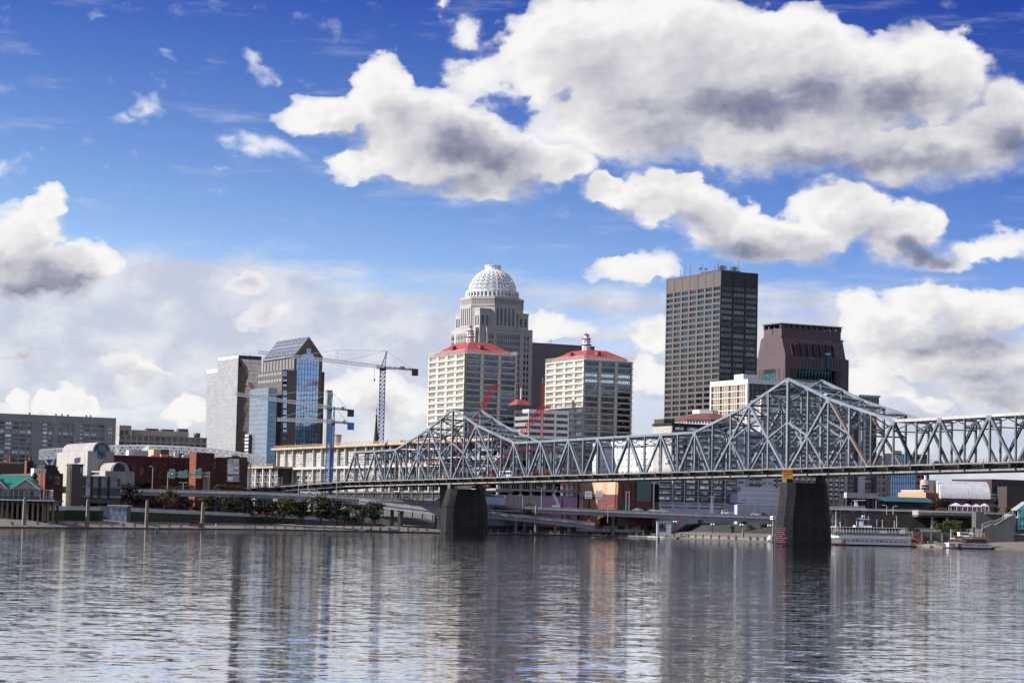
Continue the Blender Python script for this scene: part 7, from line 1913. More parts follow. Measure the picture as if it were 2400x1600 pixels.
# ------------------------------------------------------------------ restaurant on stilts
def restaurant():
    D = 800.0; k = .2551 * D / FPX
    o = W(z('A', 0, 1052), D); t = thing('stilt_restaurant', 'green-roofed restaurant with white gables on timber stilts at the left edge', 'restaurant', (o.x, D, 0))
    def X(x): return W(z('A', x, 1050), D).x - o.x
    def Z(y, x=150): return W(z('A', x, y), D).z
    zd = Z(1056); x0, x1 = X(-120), X(365); x2 = X(512); ze = Z(966); 
    ubox('deck', M['dgrey'], t, x0, x2, -1.5, 14, zd - .5, zd); ubox('deck_fascia', M['hvac'], t, x0, x2, -1.62, -1.5, zd - .42, zd - .12)
    ubox('back_wall', M['shadow'], t, x0, x1, 5, 5.3, zd, ze)
    for i in range(11): x = x0 + (x1 - x0) * i / 10; ubox('wall_post', M['hvac'], t, x - .12, x + .12, -.1, .15, zd, ze)  # white timber coloured grey here: the shade on it is in the colour
    for i in range(10):
        xa, xb = x0 + (x1 - x0) * i / 10, x0 + (x1 - x0) * (i + 1) / 10
        put('window', winmesh(M['win'], M['steel_d'], 3, 2, .05), t, Matrix.Translation((xa + .15, .0, zd + .9)) @ Matrix.Diagonal((xb - xa - .3, .12, ze - zd - .9, 1)))
        ubox('wall_panel', M['dgrey'], t, xa + .12, xb - .12, .0, .12, zd, zd + .9)
    ubox('eaves_beam', M['hvac'], t, x0, x1, -.2, .2, ze, ze + .3)
    rl = MB()
    for x in frange(x0, x2, 60): rl.beam((x, -1.4, zd), (x, -1.4, zd + 1.1), .07)
    for hh in (.55, 1.1): rl.beam((x0, -1.4, zd + hh), (x2, -1.4, zd + hh), .08)
    rl.build('deck_rail', M['steel_d'], t)
    # roofs: main ridge plus two gables to the front
    zr = Z(832); xr = X(236); zg = Z(872)
    q = MB(); q.hexa([(x0, -.4, ze + .3), (X(330), -.4, ze + .3), (X(330), 13, ze + .3), (x0, 13, ze + .3)], [(x0, 6, zr), (xr, 6, zr), (xr, 6.6, zr), (x0, 6.6, zr)]); q.build('roof', M['teal'], t)
    for cx, hw in ((236, 140), (-30, 100)):
        a0, a1, c = X(cx - hw), X(cx + hw), X(cx)
        q = MB(); q.hexa([(a0 + .4, -1.1, ze + .3), (a1 - .4, -1.1, ze + .3), (c, -1.1, zg - .4)], [(a0 + .4, -.9, ze + .3), (a1 - .4, -.9, ze + .3), (c, -.9, zg - .4)]); q.build('gable_wall', M['grey'], t)
        for s, aa in ((-1, a0), (1, a1)):
            q = MB(); q.hexa([(aa - .1 * s, -1.5, ze - .05), (c, -1.5, zg), (c, 6.3, zg), (aa - .1 * s, 6.3, ze - .05)], [(aa - .1 * s, -1.5, ze + .2), (c, -1.5, zg + .25), (c, 6.3, zg + .25), (aa - .1 * s, 6.3, ze + .2)]); q.build('gable_roof', M['teal'], t)
            ubeam('barge_board', M['hvac'], t, (aa, -1.55, ze + .05), (c, -1.55, zg + .12), .12, .35)
    ubox('roof_vent', M['dgrey'], t, X(5), X(22), 1.0, 1.8, Z(890), Z(868))
    # terrace canopy at the right
    a0, a1 = X(368), X(488); q = MB(); q.hexa([(a0, -1, Z(972, 430)), (a1 - 1, -1, Z(985, 430)), (a1 - 1, 6, Z(985, 430)), (a0, 6, Z(972, 430))], [(a0, -1, Z(962, 430)), (a1 - 1, -1, Z(976, 430)), (a1 - 1, 6, Z(976, 430)), (a0, 6, Z(962, 430))]); q.build('canopy', M['dgrey'], t)
    for x in (a0 + .3, (a0 + a1) / 2, a1 - 1.3): ubox('canopy_post', M['hvac'], t, x - .1, x + .1, -.6, -.4, zd, Z(975, 430))
    ubox('white_door', M['white'], t, X(455), X(480), 1, 1.2, zd, Z(968, 430))
    # stilts and bracing
    for i, x in enumerate(frange(x0 + .4, X(500), 13)):
        for y in (-1, 6): ubox('stilt', M['trunk'], t, x - .35, x + .35, y - .35, y + .35, .3, zd - 1.9)
        ubox('cross_beam', M['steel_d'], t, x - .3, x + .3, -1.4, 7, zd - 1.9, zd - .5)
    xs = frange(x0 + .4, X(500), 13)
    for a, c in zip(xs, xs[1:]):
        m_ = (a + c) / 2; ubeam('brace', M['steel_d'], t, (a, -1, zd - 3.4), (m_, -1, zd - .8), .2); ubeam('brace', M['steel_d'], t, (c, -1, zd - 3.4), (m_, -1, zd - .8), .2)
    ubox('undercroft_wall', M['shadow'], t, x0, X(370), 8, 9, .5, zd - .5)
restaurant()
# service shed
D = 868; o = W(z('A', 905, 1262), D); k = .2551 * D / FPX
t = thing('service_shed', 'grey concrete shed with large pale blue panelled door at the promenade', 'shed', (o.x, D, o.z))
w_, h_ = 260 * k, 146 * k; dx0, dx1 = 96 * k, 256 * k; hd = 132 * k
ubox('wall', M['dgrey'], t, 0, w_, .3, 8, -1, h_); ubox('roof_slab', M['pale'], t, 78 * k, w_ + .4, -.4, 8, h_, h_ + .5)
q = MB(); q.hexa([(-4 * k, .2, -.3), (95 * k, .2, -.3), (95 * k, .2, h_), (20 * k, .2, h_)], [(-4 * k, .3, -.3), (95 * k, .3, -.3), (95 * k, .3, h_), (20 * k, .3, h_)]); q.build('splayed_wall', M['dgrey'], t)
ubox('side_door', M['black'], t, 35 * k, 58 * k, .08, .25, -.2, 52 * k)
pa, pb = mat('door_panel_blue', (.16, .22, .30), .5), mat('door_panel_light', (.24, .31, .39), .5)
for i in range(6):
    for j in range(2): ubox('door_panel', pb if (i + j) % 2 else pa, t, dx0 + (dx1 - dx0) * i / 6 + .04, dx0 + (dx1 - dx0) * (i + 1) / 6 - .04, .0, .28, hd * j / 2 + .04, hd * (j + 1) / 2 - .04)
ubox('door_frame', M['bluep'], t, dx0 - .25, dx0, -.05, .3, -.2, hd + .3); ubox('door_lintel', M['hvac'], t, dx0, dx1 + .2, -.05, .3, hd, hd + .35)

# ------------------------------------------------------------------ road signs, lamps and traffic
D = 1037.5; o = W(z('b', 890, 815), D)
t = thing('sign_gantry', 'lattice sign gantry spanning the expressway with green road signs', 'sign gantry', (o.x, D, o.z))
def gp_(x, y): p = W(z('b', x, y), D); return Vector((p.x - o.x, 0, p.z - o.z))
for x in (1560, 1655): ubeam('support_leg', M['craned'], t, gp_(x - 14, 870), gp_(x + 2, 512), .38)
q = MB(); n = 7
for i in range(n): a, c = gp_(1548 + i * 2, 860 - i * 50), gp_(1650, 860 - (i + 1) * 50); q.beam(a, c, .2); q.beam(gp_(1645, 860 - i * 50), gp_(1552 + i * 2, 860 - (i + 1) * 50), .2); q.beam(a, gp_(1650, 860 - i * 50), .2)
q.build('support_lattice', M['craned'], t)
ubeam('support_leg', M['hvac'], t, gp_(877, 815), gp_(893, 512), .38)
for y in (528, 592): ubeam('chord', M['hvac'], t, gp_(893, y), gp_(1655, y), .3)
q = MB()
for i in range(24): q.beam(gp_(900 + i * 31, 528), gp_(915 + i * 31, 592), .14); q.beam(gp_(915 + i * 31, 592), gp_(931 + i * 31, 528), .14)
q.build('web_bars', M['craned'], t)
def sign(label, x0, x1, y0, y1, lines, tab=None, strip=None, shield=False):
    a, c = gp_(x0, y1), gp_(x1, y0); s = thing('road_sign', label, 'road sign', (o.x + a.x, D - .45, o.z + a.z), 0, 'green road signs on the gantry')
    w, h = c.x - a.x, c.z - a.z
    ubox('border', M['white'], s, 0, w, .02, .14, 0, h); ubox('face', M['sgreen'], s, .12, w - .12, 0, .10, .12, h - .12)
    for tx, fx, fz, sz in lines: text(s, tx, M['white'], (w * fx, -.02, h * fz), sz, ax='CENTER')
    if tab:
        b0, b1 = gp_(tab[0], tab[2]), gp_(tab[1], tab[3]); ubox('exit_tab', M['sgreen'], s, b0.x - a.x, b1.x - a.x, 0, .12, h + .02, h + b1.z - b0.z); text(s, tab[4], M['white'], ((b0.x + b1.x) / 2 - a.x, -.02, h + (b1.z - b0.z) / 2), .42, ax='CENTER')
    if strip: b0 = gp_(x0, strip); ubox('exit_strip', M['syellow'], s, 0, w, 0, .14, b0.z - a.z, -.02); text(s, 'EXIT ONLY', M['black'], (w / 2, -.02, (b0.z - a.z) / 2), .40, ax='CENTER')
    if shield:
        q = MB(); cx, cz = w / 2, h * .48; r = w * .2; q.hexa([(cx - r, -.03, cz + r), (cx + r, -.03, cz + r), (cx + r * 1.1, -.03, cz - r * .5), (cx, -.03, cz - r * 1.15), (cx - r * 1.1, -.03, cz - r * .5)], [(cx - r, .02, cz + r), (cx + r, .02, cz + r), (cx + r * 1.1, .02, cz - r * .5), (cx, .02, cz - r * 1.15), (cx - r * 1.1, .02, cz - r * .5)]); q.build('route_shield', M['white'], s)
        text(s, '31', M['black'], (cx, -.05, cz), r * 1.1, ax='CENTER')
sign('tall green road sign with white route shield', 918, 1026, 465, 630, [('2nd St', .5, .80, .72), ('1/2 MILE', .5, .14, .52)], shield=True)
sign('wide green road sign with two lines of white text', 1092, 1253, 503, 620, [('9th Street', .5, .70, .72), ('New Albany', .5, .42, .72), ('1 1/4 MILE', .5, .17, .46)], tab=(1200, 1253, 503, 472, 'EXIT 4'))
sign('green road sign with yellow exit strip below', 1375, 1511, 475, 596, [('3rd Street', .45, .80, .70), ('River Road', .42, .50, .70), ('Downtown', .45, .20, .70)], tab=(1448, 1511, 475, 441, 'EXIT 5B'), strip=628)
def lamp_post(label, px, yb, yt, D, arm, kind='single', m='lamp'):
    p, tp = W((px, yb), D), W((px, yt), D); h = tp.z - p.z; s = 1 if arm > 0 else -1; a = abs(arm) * D / FPX
    t = thing('lamp_post', label, 'lamp post', (p.x, D, p.z), 0, 'street lamps along the expressway')
    ubeam('pole', M[m], t, (0, 0, -.5), (0, 0, h * .93), .26)
    for sg in ((s,) if kind == 'single' else (-1, 1)):
        q = MB(); pr = Vector((0, 0, h * .93))
        for f in (.3, .6, 1.0): c = Vector((sg * a * f, 0, h * .93 + h * .07 * math.sin(f * 1.57))); q.beam(pr, c, .18); pr = c
        q.build('arm', M[m], t); ubox('lamp_head', M['white'], t, min(pr.x, pr.x + sg * .9), max(pr.x, pr.x + sg * .9), -.2, .2, pr.z - .12, pr.z + .1)
for lb, px, yb, yt, D, arm, kd in (('tall curved lamp post before the brick warehouse', 356.5, 1144, 1092, 1036, -3, 'single'), ('lamp post behind the middle road sign', 429, 1146, 1130, 1036.2, 5, 'double'), ('thin lamp post by the white van', 699, 1160, 1131, 1036, -2, 'single'), ('thin lamp post at the left end of the bridge truss', 721, 1160, 1126, 1040, -2, 'single'),
                                   ('lamp post in front of the lower left truss end', 788, 1163, 1121, 1036, -2, 'single'), ('curved lamp post with yellow plate left of the left pier', 978.5, 1180, 1132, 1030, -6, 'single'), ('thin lamp post touching the left bridge pier', 1033, 1181, 1138, 1034, -2, 'single'), ('white twin-armed lamp post before the purple wall', 1268.5, 1187, 1142, 1036, 7, 'double'),
                                   ('thin lamp post on the exit ramp', 1224, 1206, 1160, 1030, -5, 'single'), ('bent lamp post above the shore trees', 1424, 1222, 1184, 1028, 6, 'single'), ('left pole of the paired lamps before the brown hall', 1467, 1192, 1152, 1037, 4, 'single'), ('right pole of the paired lamps before the brown hall', 1474, 1195, 1152, 1037, -4, 'single'),
                                   ('left pole of the paired lamps before the brick-bayed hotel', 1666.5, 1202, 1163, 1037, 3, 'single'), ('right pole of the paired lamps before the brick-bayed hotel', 1670.5, 1202, 1163, 1037, -3, 'single'), ('bright curved lamp post behind the steamboat', 2078, 1222, 1183, 1010, -6, 'single'), ('thin lamp post right of the bright one behind the steamboat', 2093, 1222, 1185, 1010, 5, 'single')):
    lamp_post(lb, px, yb, yt, D, arm, kd)
pl = [o_ for o_ in S.objects if o_.get('label') == 'curved lamp post with yellow plate left of the left pier'][0]
ubox('yellow_plate', M['yellow'], pl, -.7, .7, -.3, -.15, 1.2, 2.4)
# back-of-sign panels on the expressway at the hall
def sign_back(label, x0, x1, y0, y1):
    D = 1038; a, c = W(z('d', x0, y1), D), W(z('d', x1, y0), D); t = thing('road_sign', label, 'road sign', (a.x, D, a.z), 0, 'backs of road signs before the peach hall')
    w, h = c.x - a.x, c.z - a.z
    for i in range(5): ubox('panel', M['white'], t, w * i / 5 + .02, w * (i + .82) / 5, 0, .12, .2 * (i % 2), h - .15 * ((i + 1) % 2))
    for f in (.25, .7): ubox('batten', M['hvac'], t, -.2, w + .2, -.1, 0, h * f, h * f + .2)
sign_back('back of a white slatted road sign before the peach hall, left one', 555, 692, 392, 536); sign_back('back of a white slatted road sign before the peach hall, right one', 748, 888, 375, 540)
D = 1038.4; o = W(z('d', 460, 715), D); t = thing('sign_gantry', 'thin portal frame carrying the slatted signs before the peach hall', 'sign gantry', (o.x, D, o.z))
dd = lambda x, y: Vector((W(z('d', x, y), D).x - o.x, 0, W(z('d', x, y), D).z - o.z))
for x in (465, 503, 868, 912): ubeam('post', M['hvac'], t, dd(x, 715), dd(x + 4, 440), .25)
for y in (452, 485): ubeam('beam', M['hvac'], t, dd(465, y), dd(916, y), .22)
# vehicles
def car_parts(van=False):
    b = MB(); L_, w, h = (5.2, 1.9, 1.15) if van else (4.5, 1.8, .85)
    b.hexa([(0, 0, .3), (L_, 0, .3), (L_, w, .3), (0, w, .3)], [(.1, .05, h), (L_ - .1, .05, h), (L_ - .1, w - .05, h), (.1, w - .05, h)])
    body = b
    c = MB(); h2 = 2.2 if van else 1.45
    x0, x1, t0, t1 = (.3, L_ - .9, .4, L_ - 1.5) if van else (.8, L_ - .9, 1.4, L_ - 1.7)
    c.hexa([(x0, .1, h), (x1, .1, h), (x1, w - .1, h), (x0, w - .1, h)], [(t0, .2, h2), (t1, .2, h2), (t1, w - .2, h2), (t0, w - .2, h2)])
    g = MB(); hh = (h + .1, h2 - .12)
    for k in range(3):
        u0, u1 = .06 + .31 * k, .33 + .31 * k
        def e(u, f): return x0 + (t0 - x0) * f + (x1 - x0 + (t1 - x0 - t1 * 0 - (x1 - x0) - (t0 - x0)) * f) * u if False else (x0 + (t0 - x0) * f) * (1 - u) + (x1 + (t1 - x1) * f) * u
        g.face([(e(u0, .12), .085, hh[0]), (e(u1, .12), .085, hh[0]), (e(u1, .9), .175, hh[1]), (e(u0, .9), .175, hh[1])])
    wl = []
    for x in (L_ * .2, L_ * .8):
        for y in (.0, w - .2):
            q = MB(); pts = [(x + .34 * math.cos(a), .34 + .34 * math.sin(a)) for a in [i * .5236 for i in range(12)]]
            q.hexa([(px, y, pz) for px, pz in pts], [(px, y + .2, pz) for px, pz in pts]); wl.append(q)
    return body, c, g, wl
_cm = {}
def vehicle(name, label, cat, loc, col, van=False, group=None, rz=0.0):
    t = thing(name, label, cat, loc, rz, group); mm = mat('car_paint_' + '_'.join(str(int(v * 99)) for v in col), col, .35, .1, .03, spec=.6)
    if van not in _cm: body, c, g, wl = car_parts(van); _cm[van] = (body, c, g, wl)
    body, c, g, wl = _cm[van]
    body.build('body', mm, t); c.build('cabin', mm, t); g.build('side_windows', M['carg'], t)
    for w in wl: w.build('wheel', M['tyre'], t)
    return t
def on_road(px, D, lift, pts=MAIN): p = W((px, poly_at(pts, px)), D); return (p.x, D + 2.2, p.z - 1.0 + lift)
for px, col, van, lb in ((702, (.7, .7, .7), True, 'white pickup van on the expressway below the arena'), (722, (.62, .63, .65), True, 'pale box van right behind the white pickup'), (941, (.75, .75, .74), False, 'white car on the expressway left of the left pier'), (1020, (.03, .03, .035), False, 'dark car on the expressway beside the left pier'), (1230, (.05, .05, .06), False, 'dark car on the expressway near the purple wall'),
                         (1484, (.55, .56, .58), False, 'silver car on the expressway before the brown hall'), (1494, (.02, .02, .03), False, 'black car following the silver one'), (1519, (.7, .7, .7), False, 'white car on the expressway at the hall end post'), (1543, (.6, .6, .62), False, 'pale car on the expressway below the brick hotel'), (1692, (.75, .75, .75), True, 'white pickup on the expressway below the condominium'), (1762, (.6, .62, .66), False, 'silver car on the expressway left of the right pier'), (1780, (.04, .04, .05), False, 'dark car just left of the right pier')):
    vehicle('car', lb, 'car', on_road(px, 1036, .75), col, van, 'vehicles on the expressway')
q0 = shore_pt(456, 12); vehicle('car', 'dark red car parked on the promenade beside a stone pylon', 'car', (q0.x - 2.5, q0.y, q0.z), (.16, .012, .015), True)
q0 = shore_pt(310, 62, 6.4); vehicle('car', 'white car parked behind the balustrade by the first dark tree', 'car', (q0.x - 2.5, q0.y + 18, 6.2), (.65, .65, .66), False)
def on_bridge(t_, s, h=.05): p = BP0 + node(t_, s, 0); return (p.x, p.y, deck_z(t_) - .22)
brz = math.atan2(BAX.y, BAX.x)
vehicle('car', 'black car crossing the bridge near its right end', 'car', on_bridge(28.2, .3), (.02, .02, .025), False, 'cars on the bridge', brz); vehicle('car', 'dark brown car crossing the bridge right of the black one', 'car', on_bridge(29.3, .3), (.06, .03, .025), False, 'cars on the bridge', brz)
vehicle('car', 'dark van at the right edge of the bridge', 'car', on_bridge(31.8, .3), (.03, .03, .03), True, 'cars on the bridge', brz); vehicle('car', 'silver car on the bridge below the left peak', 'car', on_bridge(1.2, .35), (.5, .5, .52), False, 'cars on the bridge', brz)
# bus on the bridge
p = on_bridge(3.2, .3); t = thing('bus', 'pale city bus crossing the bridge under the left truss', 'bus', p, brz)
ubox('body', M['condo'], t, 0, 11, 0, 2.5, .5, 3.1); 
for i in range(7): ubox('window', M['carg'], t, .5 + i * 1.45, 1.75 + i * 1.45, -.03, .05, 1.6, 2.6)
for x in (2, 8.6): 
    q = MB(); pts = [(x + .48 * math.cos(a), .48 + .48 * math.sin(a)) for a in [i * .5236 for i in range(12)]]; q.hexa([(a, -.02, c) for a, c in pts], [(a, .3, c) for a, c in pts]); q.build('wheel', M['tyre'], t)

# globe lamps on the terrace
for px, yb, yt, lb in ((1355, 1240, 1221, 'round lamp in front of the exit ramp'), (1670, 1256, 1228, 'white globe lamp on the terrace left of the slim tree'), (1738, 1256, 1229, 'white globe lamp on the terrace right of the slim tree'), (1803, 1258, 1231, 'white globe lamp nearest the right pier'), (1582, 1250, 1222, 'white globe lamp beside the red banner')):
    D = 985 if px > 1400 else 1020; p, tp = W((px, yb), D), W((px, yt), D); h = tp.z - p.z
    t = thing('globe_lamp', lb, 'lamp', (p.x, D, p.z)); ubeam('pole', M['black'], t, (0, 0, 0), (0, 0, h), .18)
    for sx in (-.5, .5): q = MB(); q.lathe([(0, h - .5), (.32, h - .3), (.42, h), (.32, h + .3), (0, h + .42)], 8, sx, 0); q.build('globe', M['white'], t, True)
    ubeam('cross_arm', M['black'], t, (-.55, 0, h - .5), (.55, 0, h - .5), .12)
p = W((1588, 1226), 985); t = thing('banner', 'small red and yellow banner under the expressway', 'banner', (p.x, 985, p.z)); ubox('cloth', M['redp'], t, 0, .9, 0, .06, -.9, 1.4); ubox('cloth_edge', M['syellow'], t, -.25, 0, 0, .06, -.9, .8); ubeam('staff', M['black'], t, (-.3, .03, -4.5), (-.3, .03, 1.6), .12)
p = W((1380, 1219), 1030); t = thing('warning_sign', 'small red triangular sign on the exit ramp', 'sign', (p.x, 1030, p.z - 1.2)); q = MB(); q.hexa([(-1.3, 0, 0), (1.3, 0, 0), (0, 0, 2.3)], [(-1.3, .1, 0), (1.3, .1, 0), (0, .1, 2.3)]); q.build('plate', M['redp'], t); ubeam('leg', M['black'], t, (0, .05, -1.2), (0, .05, 0), .15)
# kiosk and building bases under the expressway
p = W((1545, 1248), 1000); t = thing('kiosk', 'white service kiosk under the expressway right of the shore trees', 'kiosk', (p.x, 1000, p.z - 1)); ubox('wall', M['condo'], t, -1, 5.2, 0, 4, 0, 5.6); ubox('screen', M['blackg'], t, -.3, 2.6, -.1, 0, 1.8, 5.0); ubox('roof', M['pale'], t, -1.2, 5.4, -.2, 4.2, 5.6, 6.0)
# site debris heap and excavator arm
p = W(z('E', 1400, 1115), 1043); t = thing('excavator_arm', 'grey drilling arm leaning before the purple wall', 'machine', (p.x, 1043, p.z)); R = lambda q: W(z('E', *q), 1043) - p
q = MB(); lattice(q, R((1410, 1118)), R((1362, 1010)), .8, .8, 8, .22, (0, 1, 0)); q.build('arm', M['hvac'], t); ubeam('jib_cable', M['hvac'], t, R((1365, 1012)), R((1400, 940)), .2); ubox('body', M['hvac'], t, -2.4, 1.0, -1.4, 1.4, -2, .2)
# buoy and a walker
p = W(z('A', 1436, 1350), 700); t = thing('buoy', 'small green channel buoy floating near the left shore', 'buoy', (p.x, 700, 0)); q = MB(); q.lathe([(.0, -.5), (.38, -.4), (.38, .4), (.2, .6), (.16, 1.3), (0, 1.4)], 10); q.build('float', mat('buoy_green', (.004, .07, .05), .6), t); ubox('top_mark', M['sgreen'], t, -.3, .3, -.05, .05, 1.0, 1.7)
p = W((1544, 1264), 900); t = thing('channel_marker', 'dark post standing in the water before the shore trees', 'marker', (p.x, 900, 0)); ubeam('post', M['kerb'], t, (0, 0, -1), (0, 0, 1.4), .7); ubeam('pole', M['black'], t, (0, 0, 1.4), (0, 0, 3.4), .18)
def walker(label, loc, shirt):
    h = 1.72; me = bpy.data.meshes.new('person_body')
    vs = [(0, 0, .93), (0, 0, 1.18), (0, 0, 1.42), (0, 0, 1.53), (0, 0, 1.62), (.10, 0, .90), (.12, .03, .50), (.13, .0, .06), (.14, -.13, .03), (-.10, 0, .90), (-.12, -.06, .50), (-.13, .08, .07), (-.14, -.05, .03),
          (.19, 0, 1.40), (.25, .02, 1.12), (.24, -.06, .88), (-.19, 0, 1.40), (-.25, .0, 1.12), (-.24, -.08, .88)]
    es = [(0, 1), (1, 2), (2, 3), (3, 4), (0, 5), (5, 6), (6, 7), (7, 8), (0, 9), (9, 10), (10, 11), (11, 12), (2, 13), (13, 14), (14, 15), (2, 16), (16, 17), (17, 18)]
    rr_ = [.15, .14, .16, .06, .11, .10, .075, .05, .04, .10, .075, .05, .04, .07, .05, .04, .07, .05, .04]
    me.from_pydata(vs, es, []); me.materials.append(shirt)
    o = bpy.data.objects.new('person', me); COL.objects.link(o); o.location = loc
    md = o.modifiers.new('skin', 'SKIN'); sk = me.skin_vertices[0] if me.skin_vertices else me.attributes
    if not me.skin_vertices:
        bpy.context.view_layer.objects.active = o
    for i, r in enumerate(rr_): me.skin_vertices[0].data[i].radius = (r, r)
    me.skin_vertices[0].data[0].use_root = True
    o.modifiers.new('sub', 'SUBSURF').levels = 1; o.modifiers['sub'].render_levels = 1
    dg = bpy.context.evaluated_depsgraph_get(); m2 = bpy.data.meshes.new_from_object(o.evaluated_get(dg)); bpy.data.objects.remove(o)
    m2.materials.clear(); m2.materials.append(shirt)
    n = put('person', m2); n.location = loc; tag(n, label, 'person')
    q = MB(); q.lathe([(0, 1.50), (.08, 1.53), (.105, 1.63), (.09, 1.72), (0, 1.76)], 10); q.build('hair', M['trunk'], n, True)
    q = MB(); q.box(-.19, .19, -.12, .12, .42, .92); return n
try: q0 = shore_pt(506, 3.0); walker('walker in a white top on the promenade right of the red car', tuple(q0), M['white'])
except Exception as ex: print('walker', ex)

# ------------------------------------------------------------------ boats and landing
def boat(name, label, D, x0, length, z_water=0.0, rz=rad(2)):
    return thing(name, label, 'boat', (x0, D, z_water), rz)
def steamboat():
    D = 836.0; k = .11054 * D / FPX; p = W(z('e', 330, 1240), D); t = boat('steamboat', 'white three-deck paddle steamboat moored right of the right bridge pier', D, p.x, 0)
    def X(x): return (x - 330) * k
    Zl = lambda y: W(z('e', 1200, y), D).z
    z1, z2, z3, z4, z5, z6 = [Zl(y) for y in (1232, 1100, 990, 955, 868, 838)]
    L = X(2120); wd = 9.5
    q = MB(); q.hexa([(X(420), 1, -.4), (L + 2, 0, -.4), (L + 2, wd, -.4), (X(420), wd - 1, -.4)], [(X(360), 1.5, .55), (L + 2.5, -.2, .55), (L + 2.5, wd + .2, .55), (X(360), wd - 1.5, .55)]); q.build('hull', M['hull'], t)
    ubox('hull_stripe', M['boatred'], t, X(560), X(820), -.32, -.1, .25, .62)
    xm = X(745)
    def house(nm, xa, xb, ya, yb, za, zb, nose=False):
        q = MB()
        if nose: q.prism([(xa + 3, ya), (xb, ya), (xb, yb), (xa + 3, yb), (xa, (ya + yb) / 2 + 1.4), (xa, (ya + yb) / 2 - 1.4)], za, zb)
        else: q.box(xa, xb, ya, yb, za, zb)
        return q.build(nm, M['boatw'], t)
    house('main_deck_house', xm, L, 0, wd, .55, z2); house('boiler_deck_house', X(430), L, .15, wd - .15, z2 + .12, z3, True)
    q = MB(); q.prism([(X(400) + 2, -.35), (L + .3, -.35), (L + .3, wd + .35), (X(400) + 2, wd + .35), (X(400), wd - 3), (X(400), 3)], z2, z2 + .14); q.build('boiler_deck', M['hvac'], t)
    q = MB(); q.prism([(X(400) + 2, -.45), (L + .4, -.45), (L + .4, wd + .45), (X(400) + 2, wd + .45), (X(400), wd - 3), (X(400), 3)], z3, z3 + .16); q.build('texas_deck', M['dgrey'], t)
    q = MB(); q.prism([(X(420) + 2, -.3), (X(2000), -.3), (X(2000), wd + .3), (X(420) + 2, wd + .3), (X(420), wd - 3), (X(420), 3)], z5, z5 + .16); q.build('hurricane_roof', M['boatw'], t)
    ubox('inner_cabin', M['shadow'], t, X(760), X(1980), 2.6, wd - 2.6, z3 + .16, z5)
    for i, x in enumerate(frange(X(430), X(1990), 24)): ubox('roof_stanchion', M['boatw'], t, x - .06, x + .06, -.25, -.12, z3 + .16, z5)
    rl = MB()
    for x in frange(X(410), L, 90): rl.beam((x, -.4, z3 + .1), (x, -.4, z3 + 1.15), .06)
    for h in (.4, .75, 1.15): rl.beam((X(410), -.4, z3 + h), (L, -.4, z3 + h), .07)
    rl.build('texas_deck_rail', M['white'], t)
    rl = MB()
    for x in frange(X(430), L, 80): rl.beam((x, -.3, z2 + .14), (x, -.3, z2 + .95), .05)
    rl.beam((X(430), -.3, z2 + .95), (L, -.3, z2 + .95), .07); rl.build('boiler_deck_rail', M['white'], t)
    wm = winmesh(M['carg'], M['white'], 1, 2, .1)
    for i in range(30): x = X(765) + (X(2080) - X(765)) * i / 30; put('window', wm, t, Matrix.Translation((x, .05, z2 + (z3 - z2) * .58)) @ Matrix.Diagonal((.55, .12, (z3 - z2) * .36, 1)))
    for i in range(7): x = X(455) + (X(740) - X(455)) * i / 7; put('window', wm, t, Matrix.Translation((x, .02, z2 + (z3 - z2) * .45)) @ Matrix.Diagonal((.5, .12, (z3 - z2) * .34, 1)))
    w2 = winmesh(M['carg'], M['white'], 3, 1, .06)
    for i in range(13): x = xm + .2 + (X(2060) - xm) * i / 13; put('window', w2, t, Matrix.Translation((x, -.06, .55 + (z2 - .55) * .42)) @ Matrix.Diagonal(((X(2060) - xm) / 13 * .8, .12, (z2 - .55) * .26, 1)))
    text(t, 'BELLE', M['bluep'], (X(960), -.08, z2 - .55), .62); text(t, 'LOUISVILLE', M['bluep'], (X(1420), -.08, z2 - .55), .5)
    # bow: open foredeck with awnings and stage
    for x in (X(440), X(520), X(600), X(690)): ubox('bow_post', M['boatw'], t, x - .1, x + .1, .6, .8, .55, z2)
    q = MB(); q.hexa([(X(560), -.6, z2 - 1.4), (X(740), -.4, z2 - .4), (X(740), 3, z2 - .4), (X(560), 3, z2 - 1.4)], [(X(560), -.6, z2 - 1.3), (X(740), -.4, z2 - .28), (X(740), 3, z2 - .28), (X(560), 3, z2 - 1.3)]); q.build('awning', M['boatw'], t)
    ubeam('bow_mast', M['boatw'], t, (X(530), 1, z2), (X(540), 1, Zl(540)), .22); ubeam('mast_yard', M['boatw'], t, (X(480), 1, Zl(745)), (X(560), 1, Zl(745)), .12)
    q = MB(); q.beam((X(640), .5, z5), (X(615), .5, Zl(770)), .18); q.beam((X(615), .5, Zl(770)), (X(650), .5, Zl(770)), .18); q.build('stage_davit', M['boatw'], t)
    # pilothouse, stacks, whistle masts, paddlewheel
    xa, xb = X(1020), X(1142); ubox('pilothouse', M['boatw'], t, xa, xb, 2, 5, z5 + .1, Zl(735)); ubox('pilothouse_glass', M['carg'], t, xa + .1, xb - .1, 2.1, 4.9, Zl(735), Zl(695)); 
    for f in (0, .33, .66, 1): ubox('pilothouse_post', M['boatw'], t, xa + (xb - xa - .14) * f, xa + (xb - xa - .14) * f + .14, 1.98, 2.12, Zl(735), Zl(695))
    q = MB(); q.hexa([(xa - .2, 1.8, Zl(695)), (xb + .2, 1.8, Zl(695)), (xb + .2, 5.2, Zl(695)), (xa - .2, 5.2, Zl(695))], [(xa + .4, 3, Zl(662)), (xb - .4, 3, Zl(662)), (xb - .4, 4, Zl(662)), (xa + .4, 4, Zl(662))]); q.build('pilothouse_roof', mat('boat_blue_roof', (.12, .22, .55), .5), t)
